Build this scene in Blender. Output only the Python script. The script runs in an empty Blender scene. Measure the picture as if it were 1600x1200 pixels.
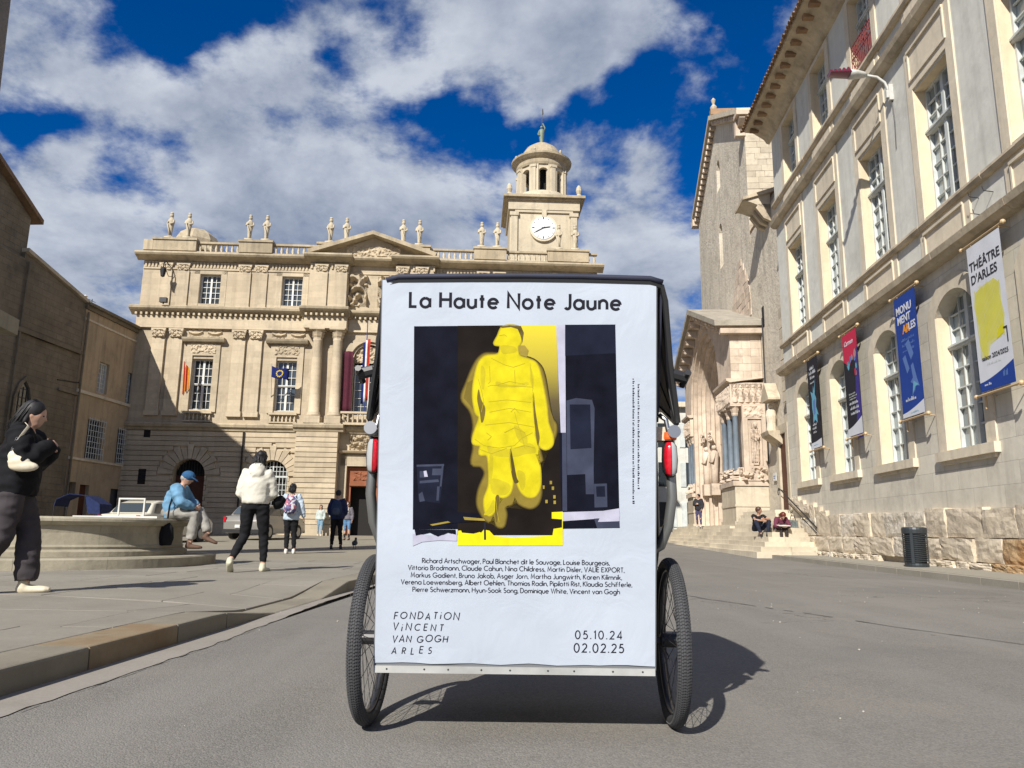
import bpy, bmesh, math, random
from mathutils import Vector, Matrix, noise
R = math.radians
SC = bpy.context.scene
COL = SC.collection
random.seed(7)

# ------------------------------------------------------------------ camera
cam_data = bpy.data.cameras.new('camera')
cam = bpy.data.objects.new('camera', cam_data)
COL.objects.link(cam)
SC.camera = cam
cam_data.sensor_fit = 'HORIZONTAL'
cam_data.sensor_width = 36.0
cam_data.lens = 36.0 * 1190 / 1600
cam_data.clip_start = 0.05
cam_data.clip_end = 3000
CAM_LOC = Vector((0, 0, .72))
CAM_ROT = Matrix.Rotation(R(90 + 10.94), 3, 'X') @ Matrix.Rotation(R(.72), 3, 'Z')
cam.matrix_world = Matrix.Translation(CAM_LOC) @ CAM_ROT.to_4x4()

# ------------------------------------------------------------------ sun and sky
SUN_EL, SUN_AZ = 37.0, 205.5          # azimuth clockwise from +Y
sun_vec = Vector((math.cos(R(SUN_EL)) * math.sin(R(SUN_AZ)), math.cos(R(SUN_EL)) * math.cos(R(SUN_AZ)), math.sin(R(SUN_EL))))
sl = bpy.data.lights.new('sun', 'SUN')
sl.energy = 5.0
sl.angle = R(.53)
sl.color = (1.0, .95, .87)
so = bpy.data.objects.new('sun', sl)
COL.objects.link(so)
so.location = (-30, -60, 60)
so.rotation_euler = (-sun_vec).to_track_quat('-Z', 'Y').to_euler()

SC.view_settings.view_transform = 'Standard'
SC.view_settings.look = 'None'
SC.view_settings.exposure = 0.42
SC.view_settings.gamma = 1.0
SC.view_settings.use_curve_mapping = False
SC.cycles.max_bounces = 6

def ray(px, py):                       # direction seen at a pixel of the 1600x1200 photograph
    return (CAM_ROT @ Vector(((px - 800) / 1190, (600 - py) / 1190, -1))).normalized()

world = bpy.data.worlds.new('World')
SC.world = world
world.use_nodes = True
wt = world.node_tree
wt.nodes.clear()
def wn(t, **k):
    n = wt.nodes.new(t)
    for a, b in k.items(): setattr(n, a, b)
    return n
def wmath(op, a, b=None, c=None, clamp=False):
    n = wn('ShaderNodeMath', operation=op, use_clamp=clamp)
    for i, v in enumerate((a, b, c)):
        if v is None: continue
        if isinstance(v, (int, float)): n.inputs[i].default_value = v
        else: wt.links.new(v, n.inputs[i])
    return n.outputs[0]
out = wn('ShaderNodeOutputWorld')
bg = wn('ShaderNodeBackground')
bg.inputs['Strength'].default_value = .05
wt.links.new(bg.outputs[0], out.inputs[0])
sky = wn('ShaderNodeTexSky', sky_type='NISHITA', sun_disc=False)
sky.sun_elevation = R(SUN_EL)
sky.sun_rotation = R(SUN_AZ)
sky.air_density = 1.0
sky.dust_density = .3
sky.ozone_density = 3.0
tc = wn('ShaderNodeTexCoord')
sep = wn('ShaderNodeSeparateXYZ')
wt.links.new(tc.outputs['Generated'], sep.inputs[0])
zc = wmath('ADD', wmath('MAXIMUM', sep.outputs[2], 0.0), .34)
comb = wn('ShaderNodeCombineXYZ')
wt.links.new(wmath('DIVIDE', sep.outputs[0], zc), comb.inputs[0])
wt.links.new(wmath('DIVIDE', sep.outputs[1], zc), comb.inputs[1])
comb.inputs[2].default_value = 3.7
def cloud_noise(scale, off, detail, rough, dist):
    m = wn('ShaderNodeMapping')
    m.inputs['Location'].default_value = off
    wt.links.new(comb.outputs[0], m.inputs[0])
    n = wn('ShaderNodeTexNoise')
    n.inputs['Scale'].default_value = scale
    n.inputs['Detail'].default_value = detail
    n.inputs['Roughness'].default_value = rough
    n.inputs['Distortion'].default_value = dist
    wt.links.new(m.outputs[0], n.inputs[0])
    return n.outputs['Fac']
n1 = cloud_noise(3.0, (.4, 0, 0), 12, .61, .1)
n1b = cloud_noise(3.0, (.37, -.06, 0), 12, .61, .1)       # same field, stepped towards the sun
n2 = cloud_noise(9, (4, 2, 0), 7, .62, .2)
# where the cloud deck opens (negative) and closes (positive): centre pixel, angular radius, weight
blobs = [(300, 45, .09, -.22), (40, 110, .07, -.16), (10, 160, .05, -.14), (180, 185, .07, -.12), (100, 170, .05, -.08), (275, 270, .08, -.20), (540, 105, .05, -.14), (610, 180, .05, -.12), (700, 195, .07, -.22), (770, 250, .06, -.20),
         (900, 160, .08, -.10), (980, 215, .10, -.16), (1130, 50, .07, -.20), (1080, 230, .06, -.16), (1000, 130, .05, -.10), (240, 370, .05, -.10), (90, 310, .04, -.06), (910, 290, .04, -.10),
         (560, 30, .10, .20), (690, 50, .12, .20), (840, 60, .12, .20), (970, 40, .08, .10), (200, 110, .10, .10), (400, 170, .16, .16), (560, 300, .16, .14), (640, 160, .03, .08), (690, 150, .03, .10), (100, 260, .12, .08), (40, 330, .10, .10), (1000, 340, .14, .18), (1150, 130, .06, .14), (60, 30, .06, .08), (740, 340, .12, .10)]
acc = None
wz = wn('ShaderNodeTexNoise')
wz.inputs['Scale'].default_value = 5.0
wz.inputs['Detail'].default_value = 5
wt.links.new(tc.outputs['Generated'], wz.inputs['Vector'])
ws = wn('ShaderNodeVectorMath', operation='MULTIPLY_ADD')
ws.inputs[1].default_value = (.34, .34, .34)
wt.links.new(wz.outputs['Color'], ws.inputs[0])
wofs = wn('ShaderNodeVectorMath', operation='ADD')
wofs.inputs[1].default_value = (-.17, -.17, -.17)
wt.links.new(tc.outputs['Generated'], ws.inputs[2])
wt.links.new(ws.outputs[0], wofs.inputs[0])
for px, py, r, w in blobs:
    d = ray(px, py)
    dn = wn('ShaderNodeVectorMath', operation='DISTANCE')
    wt.links.new(wofs.outputs[0], dn.inputs[0])
    dn.inputs[1].default_value = d
    mr = wn('ShaderNodeMapRange', interpolation_type='SMOOTHSTEP')
    mr.inputs['From Min'].default_value = r * 1.25
    mr.inputs['From Max'].default_value = 0
    mr.inputs['To Min'].default_value = 0
    mr.inputs['To Max'].default_value = w
    wt.links.new(dn.outputs['Value'], mr.inputs['Value'])
    acc = mr.outputs[0] if acc is None else wmath('ADD', acc, mr.outputs[0])
lowb = wn('ShaderNodeMapRange', interpolation_type='SMOOTHSTEP')   # cloud closes in towards the horizon
lowb.inputs['From Min'].default_value = .52
lowb.inputs['From Max'].default_value = .22
lowb.inputs['To Min'].default_value = 0
lowb.inputs['To Max'].default_value = .10
wt.links.new(sep.outputs[2], lowb.inputs['Value'])
dens = wmath('ADD', wmath('ADD', n1, wmath('MULTIPLY', acc, .85)), lowb.outputs[0])
dens = wmath('ADD', dens, wmath('MULTIPLY', wmath('SUBTRACT', n2, .5), .22))
mask = wn('ShaderNodeMapRange', interpolation_type='SMOOTHSTEP')
mask.inputs['From Min'].default_value = .45
mask.inputs['From Max'].default_value = .63
wt.links.new(dens, mask.inputs['Value'])
# cloud light: brighter where the field falls off towards the sun, greyer where it is thick
slope = wmath('MULTIPLY', wmath('SUBTRACT', n1, n1b), 3.0)
thick = wn('ShaderNodeMapRange', interpolation_type='SMOOTHSTEP')
thick.inputs['From Min'].default_value = .60
thick.inputs['From Max'].default_value = .92
wt.links.new(dens, thick.inputs['Value'])
lum = wmath('ADD', wmath('SUBTRACT', wmath('ADD', .66, slope), wmath('MULTIPLY', thick.outputs[0], .50)), wmath('MULTIPLY', wmath('SUBTRACT', n2, .5), .45), clamp=True)
ccol = wn('ShaderNodeMix', data_type='RGBA')
ccol.inputs[6].default_value = (2.0, 2.8, 4.6, 1)
ccol.inputs[7].default_value = (9.4, 10.1, 11.3, 1)
wt.links.new(lum, ccol.inputs[0])
hs = wn('ShaderNodeHueSaturation')
hs.inputs['Saturation'].default_value = 1.46
hs.inputs['Value'].default_value = 1.38
tint = wn('ShaderNodeMix', data_type='RGBA', blend_type='MULTIPLY')
tint.inputs[0].default_value = 1.0
tint.inputs[7].default_value = (1.0, .88, 1.02, 1)
wt.links.new(sky.outputs[0], tint.inputs[6])
wt.links.new(tint.outputs[2], hs.inputs['Color'])
fin = wn('ShaderNodeMix', data_type='RGBA')
wt.links.new(wmath('MULTIPLY', mask.outputs[0], .95), fin.inputs[0])
wt.links.new(hs.outputs[0], fin.inputs[6])
wt.links.new(ccol.outputs[2], fin.inputs[7])
wt.links.new(fin.outputs[2], bg.inputs['Color'])

# ------------------------------------------------------------------ helpers
def plane_y(px, py, y0, k=0.0):        # point of a ray on the upright plane Y = y0 + k X
    d = ray(px, py)
    t = y0 / (d.y - k * d.x)
    return CAM_LOC + d * t

def tag(o, label=None, cat=None, group=None, kind=None):
    if label: o['label'] = label
    if cat: o['category'] = cat
    if group: o['group'] = group
    if kind: o['kind'] = kind
    return o

def thing(name, label, cat, loc=(0, 0, 0), rz=0.0, group=None):
    o = bpy.data.objects.new(name, None)
    COL.objects.link(o)
    o.empty_display_size = .2
    o.location = loc
    o.rotation_euler = (0, 0, rz)
    return tag(o, label, cat, group)

def piece(name, mesh, parent, loc=(0, 0, 0), rot=(0, 0, 0), scale=(1, 1, 1)):
    o = bpy.data.objects.new(name, mesh)
    COL.objects.link(o)
    o.parent = parent
    o.location = loc
    o.rotation_euler = rot
    o.scale = scale
    return o

def copy_tree(o, parent=None):
    c = o.copy()
    COL.objects.link(c)
    c.parent = parent
    for ch in [x for x in o.children]:
        copy_tree(ch, c)
    return c

class MB:
    def __init__(s): s.v = []; s.f = []
    def add(s, vs, fs):
        n = len(s.v); s.v += [tuple(p) for p in vs]; s.f += [tuple(i + n for i in f) for f in fs]; return s
    def box(s, x0, x1, y0, y1, z0, z1):
        return s.add([(x0, y0, z0), (x1, y0, z0), (x1, y1, z0), (x0, y1, z0), (x0, y0, z1), (x1, y0, z1), (x1, y1, z1), (x0, y1, z1)],
                     [(0, 3, 2, 1), (4, 5, 6, 7), (0, 1, 5, 4), (1, 2, 6, 5), (2, 3, 7, 6), (3, 0, 4, 7)])
    def prism(s, pts, y0, y1):         # outline in x,z pushed along y
        n = len(pts)
        return s.add([(x, y0, z) for x, z in pts] + [(x, y1, z) for x, z in pts],
                     [tuple(range(n)), tuple(range(2 * n - 1, n - 1, -1))] + [(i, i + n, (i + 1) % n + n, (i + 1) % n) for i in range(n)])
    def prismz(s, pts, z0, z1):        # outline in x,y pushed along z
        n = len(pts)
        return s.add([(x, y, z0) for x, y in pts] + [(x, y, z1) for x, y in pts],
                     [tuple(range(n)), tuple(range(2 * n - 1, n - 1, -1))] + [(i, i + n, (i + 1) % n + n, (i + 1) % n) for i in range(n)])
    def prismx(s, pts, x0, x1):        # outline in y,z pushed along x
        n = len(pts)
        return s.add([(x0, y, z) for y, z in pts] + [(x1, y, z) for y, z in pts],
                     [tuple(range(n)), tuple(range(2 * n - 1, n - 1, -1))] + [(i, i + n, (i + 1) % n + n, (i + 1) % n) for i in range(n)])
    def lathe(s, prof, n=16, c=(0, 0), sq=1.0):
        m = len(prof); base = len(s.v)
        for r, z in prof:
            for k in range(n):
                a = 2 * math.pi * k / n
                s.v.append((c[0] + r * math.cos(a), c[1] + r * sq * math.sin(a), z))
        for i in range(m - 1):
            for k in range(n):
                a, b = base + i * n + k, base + i * n + (k + 1) % n
                s.f.append((a, b, b + n, a + n))
        s.f.append(tuple(base + k for k in range(n))[::-1])
        s.f.append(tuple(base + (m - 1) * n + k for k in range(n)))
        return s
    def tube(s, path, rad, n=8, side=None, flat=1.0, closed=False):
        P = [Vector(p) for p in path]; m = len(P)
        if not isinstance(rad, (list, tuple)): rad = [rad] * m
        base = len(s.v); ref = Vector(side) if side is not None else None
        for i, p in enumerate(P):
            if closed: t = (P[(i + 1) % m] - P[i - 1])
            else: t = P[min(i + 1, m - 1)] - P[max(i - 1, 0)]
            t.normalize()
            if ref is None:
                ref = t.orthogonal()
            a = ref - t * ref.dot(t)
            if a.length < 1e-5: a = t.orthogonal()
            a.normalize()
            b = t.cross(a)
            if side is None: ref = a
            r = rad[i]; ra, rb = (r if isinstance(r, (tuple, list)) else (r, r * flat))
            for k in range(n):
                w = 2 * math.pi * k / n
                s.v.append(tuple(p + a * (ra * math.cos(w)) + b * (rb * math.sin(w))))
        for i in range(m if closed else m - 1):
            for k in range(n):
                A, B = base + i * n + k, base + i * n + (k + 1) % n
                C, D = base + ((i + 1) % m) * n + (k + 1) % n, base + ((i + 1) % m) * n + k
                s.f.append((A, B, C, D))
        if not closed:
            s.f.append(tuple(base + k for k in range(n))[::-1])
            s.f.append(tuple(base + (m - 1) * n + k for k in range(n)))
        return s
    def ball(s, c, r, n=10, m=7):
        rx, ry, rz = r if isinstance(r, (tuple, list)) else (r, r, r)
        base = len(s.v)
        for i in range(1, m):
            th = math.pi * i / m
            for k in range(n):
                a = 2 * math.pi * k / n
                s.v.append((c[0] + rx * math.sin(th) * math.cos(a), c[1] + ry * math.sin(th) * math.sin(a), c[2] + rz * math.cos(th)))
        s.v.append((c[0], c[1], c[2] + rz)); s.v.append((c[0], c[1], c[2] - rz))
        T, B = len(s.v) - 2, len(s.v) - 1
        for i in range(m - 2):
            for k in range(n):
                a, b = base + i * n + k, base + i * n + (k + 1) % n
                s.f.append((a, a + n, b + n, b))
        for k in range(n):
            s.f.append((T, base + k, base + (k + 1) % n))
            q = base + (m - 2) * n
            s.f.append((B, q + (k + 1) % n, q + k))
        return s
    def xf(s, M, i0=0):
        for i in range(i0, len(s.v)): s.v[i] = tuple(M @ Vector(s.v[i]))
        return s
    def mesh(s, name, mat, smooth=False, recalc=True):
        me = bpy.data.meshes.new(name)
        me.from_pydata(s.v, [], s.f)
        if recalc:
            bm = bmesh.new(); bm.from_mesh(me)
            bmesh.ops.recalc_face_normals(bm, faces=bm.faces)
            bm.to_mesh(me); bm.free()
        if smooth: me.shade_smooth()
        me.materials.append(mat)
        return me
    def build(s, name, mat, parent=None, smooth=False, **k):
        o = bpy.data.objects.new(name, s.mesh(name, mat, smooth))
        COL.objects.link(o)
        o.parent = parent
        return tag(o, **k) if k else o

def smooth_by_angle(o, deg=35):
    me = o.data
    me.shade_smooth()
    bm = bmesh.new(); bm.from_mesh(me)
    for e in bm.edges:
        if len(e.link_faces) == 2 and e.calc_face_angle(0) > R(deg): e.smooth = False
    bm.to_mesh(me); bm.free()
    return o

def arc(cx, cz, r, a0, a1, n=10, rz=None):
    rz = r if rz is None else rz
    return [(cx + r * math.cos(R(a0 + (a1 - a0) * i / n)), cz + rz * math.sin(R(a0 + (a1 - a0) * i / n))) for i in range(n + 1)]

# openings: (x0, x1, z0, z1, rise); rise > 0 puts an arch of that height inside the top of the opening
def wall(mb, x0, x1, z0, z1, ops, y0, y1):
    xs = sorted({x0, x1} | {v for o in ops for v in (o[0], o[1]) if x0 < v < x1})
    for a, b in zip(xs, xs[1:]):
        cur = z0; mid = (a + b) / 2
        for o in sorted([o for o in ops if o[0] < mid < o[1]], key=lambda o: o[2]):
            if o[2] > cur + 1e-4: mb.box(a, b, y0, y1, cur, o[2])
            cur = max(cur, o[3])
        if cur < z1 - 1e-4: mb.box(a, b, y0, y1, cur, z1)
    for o in ops:
        if len(o) > 4 and o[4] > 0:
            w = (o[1] - o[0]) / 2; h = o[4]; cx = (o[0] + o[1]) / 2; zs = o[3] - h
            rad = (w * w + h * h) / (2 * h); cz = o[3] - rad
            a = math.degrees(math.asin(min(1, w / rad)))
            if cz > zs + 1e-4: a = 180 - a
            cur = arc(cx, cz, rad, 90 + a, 90, 9)
            mb.prism(cur + [(o[0], o[3])], y0, y1)
            mb.prism([(2 * cx - x, z) for x, z in cur] + [(o[1], o[3])], y0, y1)
    return mb

# ------------------------------------------------------------------ materials
def new_mat(name):
    m = bpy.data.materials.new(name)
    m.use_nodes = True
    nt = m.node_tree
    bs = nt.nodes['Principled BSDF']
    return m, nt, bs

def srgb(r, g, b):
    f = lambda c: ((c / 255) / 12.92) if c / 255 <= .04045 else (((c / 255) + .055) / 1.055) ** 2.4
    return (f(r), f(g), f(b), 1)

def plain(name, col, rough=.6, metal=0.0, spec=.5, nscale=0, namt=.15, bump=0.0, coat=0.0, emit=None):
    m, nt, bs = new_mat(name)
    c = tuple(col) if len(col) == 4 else tuple(col) + (1,)
    bs.inputs['Base Color'].default_value = c
    bs.inputs['Roughness'].default_value = rough
    bs.inputs['Metallic'].default_value = metal
    bs.inputs['Specular IOR Level'].default_value = spec
    bs.inputs['Coat Weight'].default_value = coat
    if nscale:
        g = nt.nodes.new('ShaderNodeNewGeometry')
        n = nt.nodes.new('ShaderNodeTexNoise')
        n.inputs['Scale'].default_value = nscale
        n.inputs['Detail'].default_value = 6
        nt.links.new(g.outputs['Position'], n.inputs['Vector'])
        mx = nt.nodes.new('ShaderNodeMix'); mx.data_type = 'RGBA'
        mx.inputs[6].default_value = tuple(v * (1 - namt) for v in c[:3]) + (1,)
        mx.inputs[7].default_value = tuple(min(1, v * (1 + namt)) for v in c[:3]) + (1,)
        mr = nt.nodes.new('ShaderNodeMapRange')
        mr.inputs['From Min'].default_value = .3; mr.inputs['From Max'].default_value = .7
        nt.links.new(n.outputs['Fac'], mr.inputs['Value'])
        nt.links.new(mr.outputs[0], mx.inputs[0])
        nt.links.new(mx.outputs[2], bs.inputs['Base Color'])
        if bump:
            b = nt.nodes.new('ShaderNodeBump')
            b.inputs['Strength'].default_value = bump; b.inputs['Distance'].default_value = .01
            nt.links.new(n.outputs['Fac'], b.inputs['Height'])
            nt.links.new(b.outputs[0], bs.inputs['Normal'])
    return m

# weathered stone or render: two tones, fine grain, rain streaks, soot patches, a shade of its own per piece
def stone(name, c1, c2, big=.5, grain=9.0, bump=.35, dist=.02, streak=.25, soot=.25, sootcol=(.09, .08, .065), rnd=.12, rough=.92, brick=None, brickdark=.6, spots=0.0):
    m, nt, bs = new_mat(name)
    N, L = nt.nodes.new, nt.links.new
    bs.inputs['Roughness'].default_value = rough
    bs.inputs['Specular IOR Level'].default_value = .2
    geo = N('ShaderNodeNewGeometry')
    def nz(scale, det=5, ro=.6, vec=None):
        n = N('ShaderNodeTexNoise'); n.inputs['Scale'].default_value = scale
        n.inputs['Detail'].default_value = det; n.inputs['Roughness'].default_value = ro
        L(vec or geo.outputs['Position'], n.inputs['Vector']); return n.outputs['Fac']
    def mr(v, a, b, c=0.0, d=1.0):
        n = N('ShaderNodeMapRange'); n.inputs['From Min'].default_value = a; n.inputs['From Max'].default_value = b
        n.inputs['To Min'].default_value = c; n.inputs['To Max'].default_value = d; L(v, n.inputs['Value']); return n.outputs[0]
    def mix(f, a, b, mode='MIX'):
        n = N('ShaderNodeMix'); n.data_type = 'RGBA'; n.blend_type = mode
        for i, v in ((0, f), (6, a), (7, b)):
            if isinstance(v, float): n.inputs[i].default_value = v
            elif isinstance(v, tuple): n.inputs[i].default_value = v if len(v) == 4 else v + (1,)
            else: L(v, n.inputs[i])
        return n.outputs[2]
    b1 = nz(big, 6, .62); g1 = nz(grain, 7, .65)
    col = mix(mr(b1, .35, .65), tuple(c1), tuple(c2))
    col = mix(mr(g1, .3, .7, 0.0, .55), col, tuple(v * .72 for v in c1[:3]))
    mp = N('ShaderNodeMapping'); mp.inputs['Scale'].default_value = (3.2, 3.2, .22)
    L(geo.outputs['Position'], mp.inputs[0])
    if streak: col = mix(mr(nz(1.0, 5, .6, mp.outputs[0]), .5, .78, 0.0, streak), col, sootcol)
    if soot: col = mix(mr(nz(big * 1.9 + .13, 7, .7), .52, .75, 0.0, soot), col, sootcol)
    if spots:
        vo = nz(grain * 4, 3, .7)
        col = mix(mr(vo, .62, .72, 0.0, spots), col, tuple(v * .25 for v in c1[:3]))
    if rnd:
        oi = N('ShaderNodeObjectInfo')
        hv = N('ShaderNodeHueSaturation'); L(col, hv.inputs['Color'])
        L(mr(oi.outputs['Random'], 0, 1, 1 - rnd, 1 + rnd), hv.inputs['Value'])
        col = hv.outputs[0]
    h = g1
    if brick:                          # joints of a wall too far off to build: (length, height, mortar)
        tcn = N('ShaderNodeTexCoord'); sp = N('ShaderNodeSeparateXYZ'); cb = N('ShaderNodeCombineXYZ')
        L(tcn.outputs['Object'], sp.inputs[0])
        ad = N('ShaderNodeMath'); ad.operation = 'ADD'; L(sp.outputs[0], ad.inputs[0]); L(sp.outputs[1], ad.inputs[1])
        L(ad.outputs[0], cb.inputs[0]); L(sp.outputs[2], cb.inputs[1])
        br = N('ShaderNodeTexBrick'); br.inputs['Scale'].default_value = 1.0
        br.inputs['Brick Width'].default_value = brick[0]; br.inputs['Row Height'].default_value = brick[1]
        br.inputs['Mortar Size'].default_value = brick[2]; br.inputs['Mortar Smooth'].default_value = .3
        br.inputs['Color1'].default_value = (1, 1, 1, 1); br.inputs['Color2'].default_value = (.86, .86, .86, 1); br.inputs['Mortar'].default_value = (brickdark,) * 3 + (1,)
        L(cb.outputs[0], br.inputs['Vector'])
        col = mix(1.0, col, br.outputs['Color'], 'MULTIPLY')
        hm = N('ShaderNodeMath'); hm.operation = 'MULTIPLY_ADD'; L(br.outputs['Fac'], hm.inputs[0]); hm.inputs[1].default_value = -1.2; L(g1, hm.inputs[2])
        h = hm.outputs[0]
    L(col, bs.inputs['Base Color'])
    if bump:
        hh = N('ShaderNodeMath'); hh.operation = 'MULTIPLY_ADD'; L(b1, hh.inputs[0]); hh.inputs[1].default_value = 1.5; L(h, hh.inputs[2])
        bp = N('ShaderNodeBump'); bp.inputs['Strength'].default_value = bump; bp.inputs['Distance'].default_value = dist
        L(hh.outputs[0], bp.inputs['Height']); L(bp.outputs[0], bs.inputs['Normal'])
    return m

M = {}
M['hall'] = stone('hall_limestone', (.59, .50, .36), (.51, .42, .295), big=.35, grain=5, streak=.26, soot=.26, bump=.3, rnd=.09, brick=(.95, .36, .004), brickdark=.78)
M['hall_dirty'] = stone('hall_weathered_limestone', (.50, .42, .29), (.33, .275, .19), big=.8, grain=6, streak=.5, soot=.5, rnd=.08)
M['tower'] = stone('tower_limestone', (.58, .51, .38), (.48, .415, .30), big=.4, grain=5, streak=.35, soot=.35, bump=.25, rnd=.03)
M['render'] = stone('grey_wall_render', (.70, .695, .63), (.585, .58, .52), big=.45, grain=4, streak=.24, soot=.24, bump=.3, rnd=0)
M['render_low'] = stone('beige_ashlar_wall', (.72, .675, .57), (.595, .555, .46), big=.5, grain=5, streak=.25, soot=.30, bump=.3, rnd=0, brick=(1.1, .42, .008), brickdark=.72)
M['trim'] = stone('window_trim_limestone', (.71, .63, .49), (.60, .53, .405), big=.8, grain=6, streak=.3, soot=.25, bump=.25, rnd=.05)
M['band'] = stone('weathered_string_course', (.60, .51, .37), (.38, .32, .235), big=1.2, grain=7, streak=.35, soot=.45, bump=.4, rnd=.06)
M['rough'] = stone('rough_base_stone', (.70, .61, .47), (.54, .46, .345), big=1.3, grain=6, streak=.15, soot=.35, bump=.7, dist=.04, rnd=.10, spots=.3)
M['limewash'] = stone('limewashed_stone', (.74, .68, .57), (.52, .45, .34), big=2.6, grain=7, streak=0, soot=.5, bump=.9, dist=.05, rnd=.08)
M['ochre'] = stone('ochre_stained_stone', (.42, .235, .10), (.52, .40, .24), big=2.2, grain=7, streak=.1, soot=.35, bump=1.0, dist=.05, rnd=.1, spots=.4)
M['church'] = stone('church_wall_stone', (.66, .60, .49), (.56, .50, .40), big=.6, grain=6, streak=.35, soot=.45, bump=.9, dist=.05, rnd=.0)
M['church_block'] = stone('church_block_stone', (.60, .53, .41), (.46, .40, .30), big=1.0, grain=6, streak=.25, soot=.35, bump=.5, rnd=.14)
M['portal'] = stone('portal_pale_stone', (.66, .55, .44), (.50, .405, .31), big=1.1, grain=7, streak=.25, soot=.45, bump=.5, rnd=.14)
M['slate_stone'] = stone('grey_weathered_roof_slab', (.40, .365, .30), (.27, .245, .20), big=1.2, grain=7, streak=.2, soot=.45, bump=.5, rnd=.05)
M['marble'] = stone('blue_grey_marble', (.17, .21, .25), (.115, .145, .18), big=2, grain=8, streak=.2, soot=.1, rough=.5, bump=.1, rnd=.05)
M['steps'] = stone('worn_step_stone', (.66, .59, .46), (.54, .48, .37), big=1.1, grain=6, streak=0, soot=.3, bump=.3, rnd=.12)
M['left_a'] = stone('ochre_house_render', (.50, .395, .265), (.40, .315, .21), big=.45, grain=4, streak=.55, soot=.35, bump=.25, rnd=0)
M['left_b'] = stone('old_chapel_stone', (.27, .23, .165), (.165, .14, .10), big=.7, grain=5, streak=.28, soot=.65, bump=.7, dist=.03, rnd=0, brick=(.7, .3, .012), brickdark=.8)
M['fount'] = stone('fountain_limestone', (.38, .345, .26), (.29, .26, .195), big=1.3, grain=9, streak=.3, soot=.25, bump=.4, rnd=.06, spots=.25)
M['granite'] = stone('obelisk_granite', (.27, .24, .21), (.2, .18, .16), big=1, grain=20, streak=.2, soot=.1, bump=.2, rnd=0)
M['slab'] = stone('plaza_slab_stone', (.285, .263, .22), (.225, .208, .172), big=.8, grain=30, streak=0, soot=.25, bump=.45, dist=.004, rnd=.05, spots=.25)
M['kerb'] = stone('kerb_stone', (.27, .245, .19), (.20, .18, .14), big=1.5, grain=30, streak=0, soot=.25, bump=.4, dist=.005, rnd=.06, spots=.2)
M['gutter'] = stone('gutter_concrete', (.31, .285, .25), (.26, .24, .205), big=1.2, grain=40, streak=0, soot=.2, bump=.3, dist=.004, rnd=0)
M['pave'] = stone('pavement_concrete', (.33, .305, .25), (.28, .26, .215), big=.7, grain=25, streak=0, soot=.2, bump=.3, dist=.004, rnd=0)
M['wood_door'] = stone('dark_red_door', (.12, .045, .025), (.08, .03, .018), big=2, grain=12, streak=.3, soot=.1, rough=.6, bump=.2, rnd=0)
M['red_stone'] = stone('red_door_surround', (.30, .115, .06), (.22, .085, .045), big=2, grain=9, streak=.2, soot=.2, bump=.3, rnd=0)
M['tile'] = stone('roof_tile_clay', (.34, .22, .13), (.24, .16, .10), big=2, grain=9, streak=0, soot=.5, bump=.4, rnd=.25)
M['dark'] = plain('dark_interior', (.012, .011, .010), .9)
M['white_paint'] = plain('white_window_paint', (.62, .62, .58), .5, nscale=3, namt=.12)
M['grey_paint'] = plain('pale_grey_window_paint', (.52, .55, .53), .55, nscale=3, namt=.15)
M['iron'] = plain('dark_iron', (.03, .03, .032), .5, metal=.4)
M['red_iron'] = plain('red_painted_iron', (.22, .035, .03), .5)
def glass_mat(name, col, rough=.06, amt=.5):
    m, nt, bs = new_mat(name)
    oi = nt.nodes.new('ShaderNodeObjectInfo')
    mx = nt.nodes.new('ShaderNodeMix'); mx.data_type = 'RGBA'
    mx.inputs[6].default_value = tuple(c * (1 - amt) for c in col) + (1,)
    mx.inputs[7].default_value = tuple(c * (1 + amt) for c in col) + (1,)
    nt.links.new(oi.outputs['Random'], mx.inputs[0])
    nt.links.new(mx.outputs[2], bs.inputs['Base Color'])
    bs.inputs['Roughness'].default_value = rough
    bs.inputs['Specular IOR Level'].default_value = .8
    geo = nt.nodes.new('ShaderNodeNewGeometry')
    n = nt.nodes.new('ShaderNodeTexNoise'); n.inputs['Scale'].default_value = 2.2
    nt.links.new(geo.outputs['Position'], n.inputs['Vector'])
    b = nt.nodes.new('ShaderNodeBump'); b.inputs['Strength'].default_value = .12; b.inputs['Distance'].default_value = .02
    nt.links.new(n.outputs['Fac'], b.inputs['Height']); nt.links.new(b.outputs[0], bs.inputs['Normal'])
    return m
M['glass'] = glass_mat('old_window_glass', (.035, .045, .055))
M['glass_pale'] = glass_mat('curtained_window_glass', (.26, .30, .31), .10, .45)
M['black_rubber'] = plain('tyre_rubber', (.028, .028, .03), .75, nscale=60, namt=.3, bump=.2)
M['chrome'] = plain('brushed_steel', (.55, .55, .54), .3, metal=1.0)
M['alu'] = plain('white_aluminium_strip', (.66, .66, .62), .45, nscale=9, namt=.08)

def heightfield(mb, x0, x1, z0, z1, y, fn, nx, nz, plane='xz', depth=.1):
    # raised carving on an upright face; plane 'yz' carves a face that looks along +x
    base = len(mb.v)
    for j in range(nz + 1):
        for i in range(nx + 1):
            u, v = i / nx, j / nz
            a = x0 + (x1 - x0) * u; z = z0 + (z1 - z0) * v
            h = 0 if i in (0, nx) or j in (0, nz) else fn(a, z, u, v) * depth
            mb.v.append((a, y - h, z) if plane == 'xz' else (y + h, a, z))
    for j in range(nz):
        for i in range(nx):
            a = base + j * (nx + 1) + i
            mb.f.append((a, a + 1, a + nx + 2, a + nx + 1))
    return mb

def foliage_fn(s=6.0, seed=0.0):
    return lambda a, z, u, v: max(0, min(1, .35 + 1.6 * noise.noise(Vector((a * s, z * s, seed))) + .8 * noise.noise(Vector((a * s * 2.3, z * s * 2.3, seed + 5)))))

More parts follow.
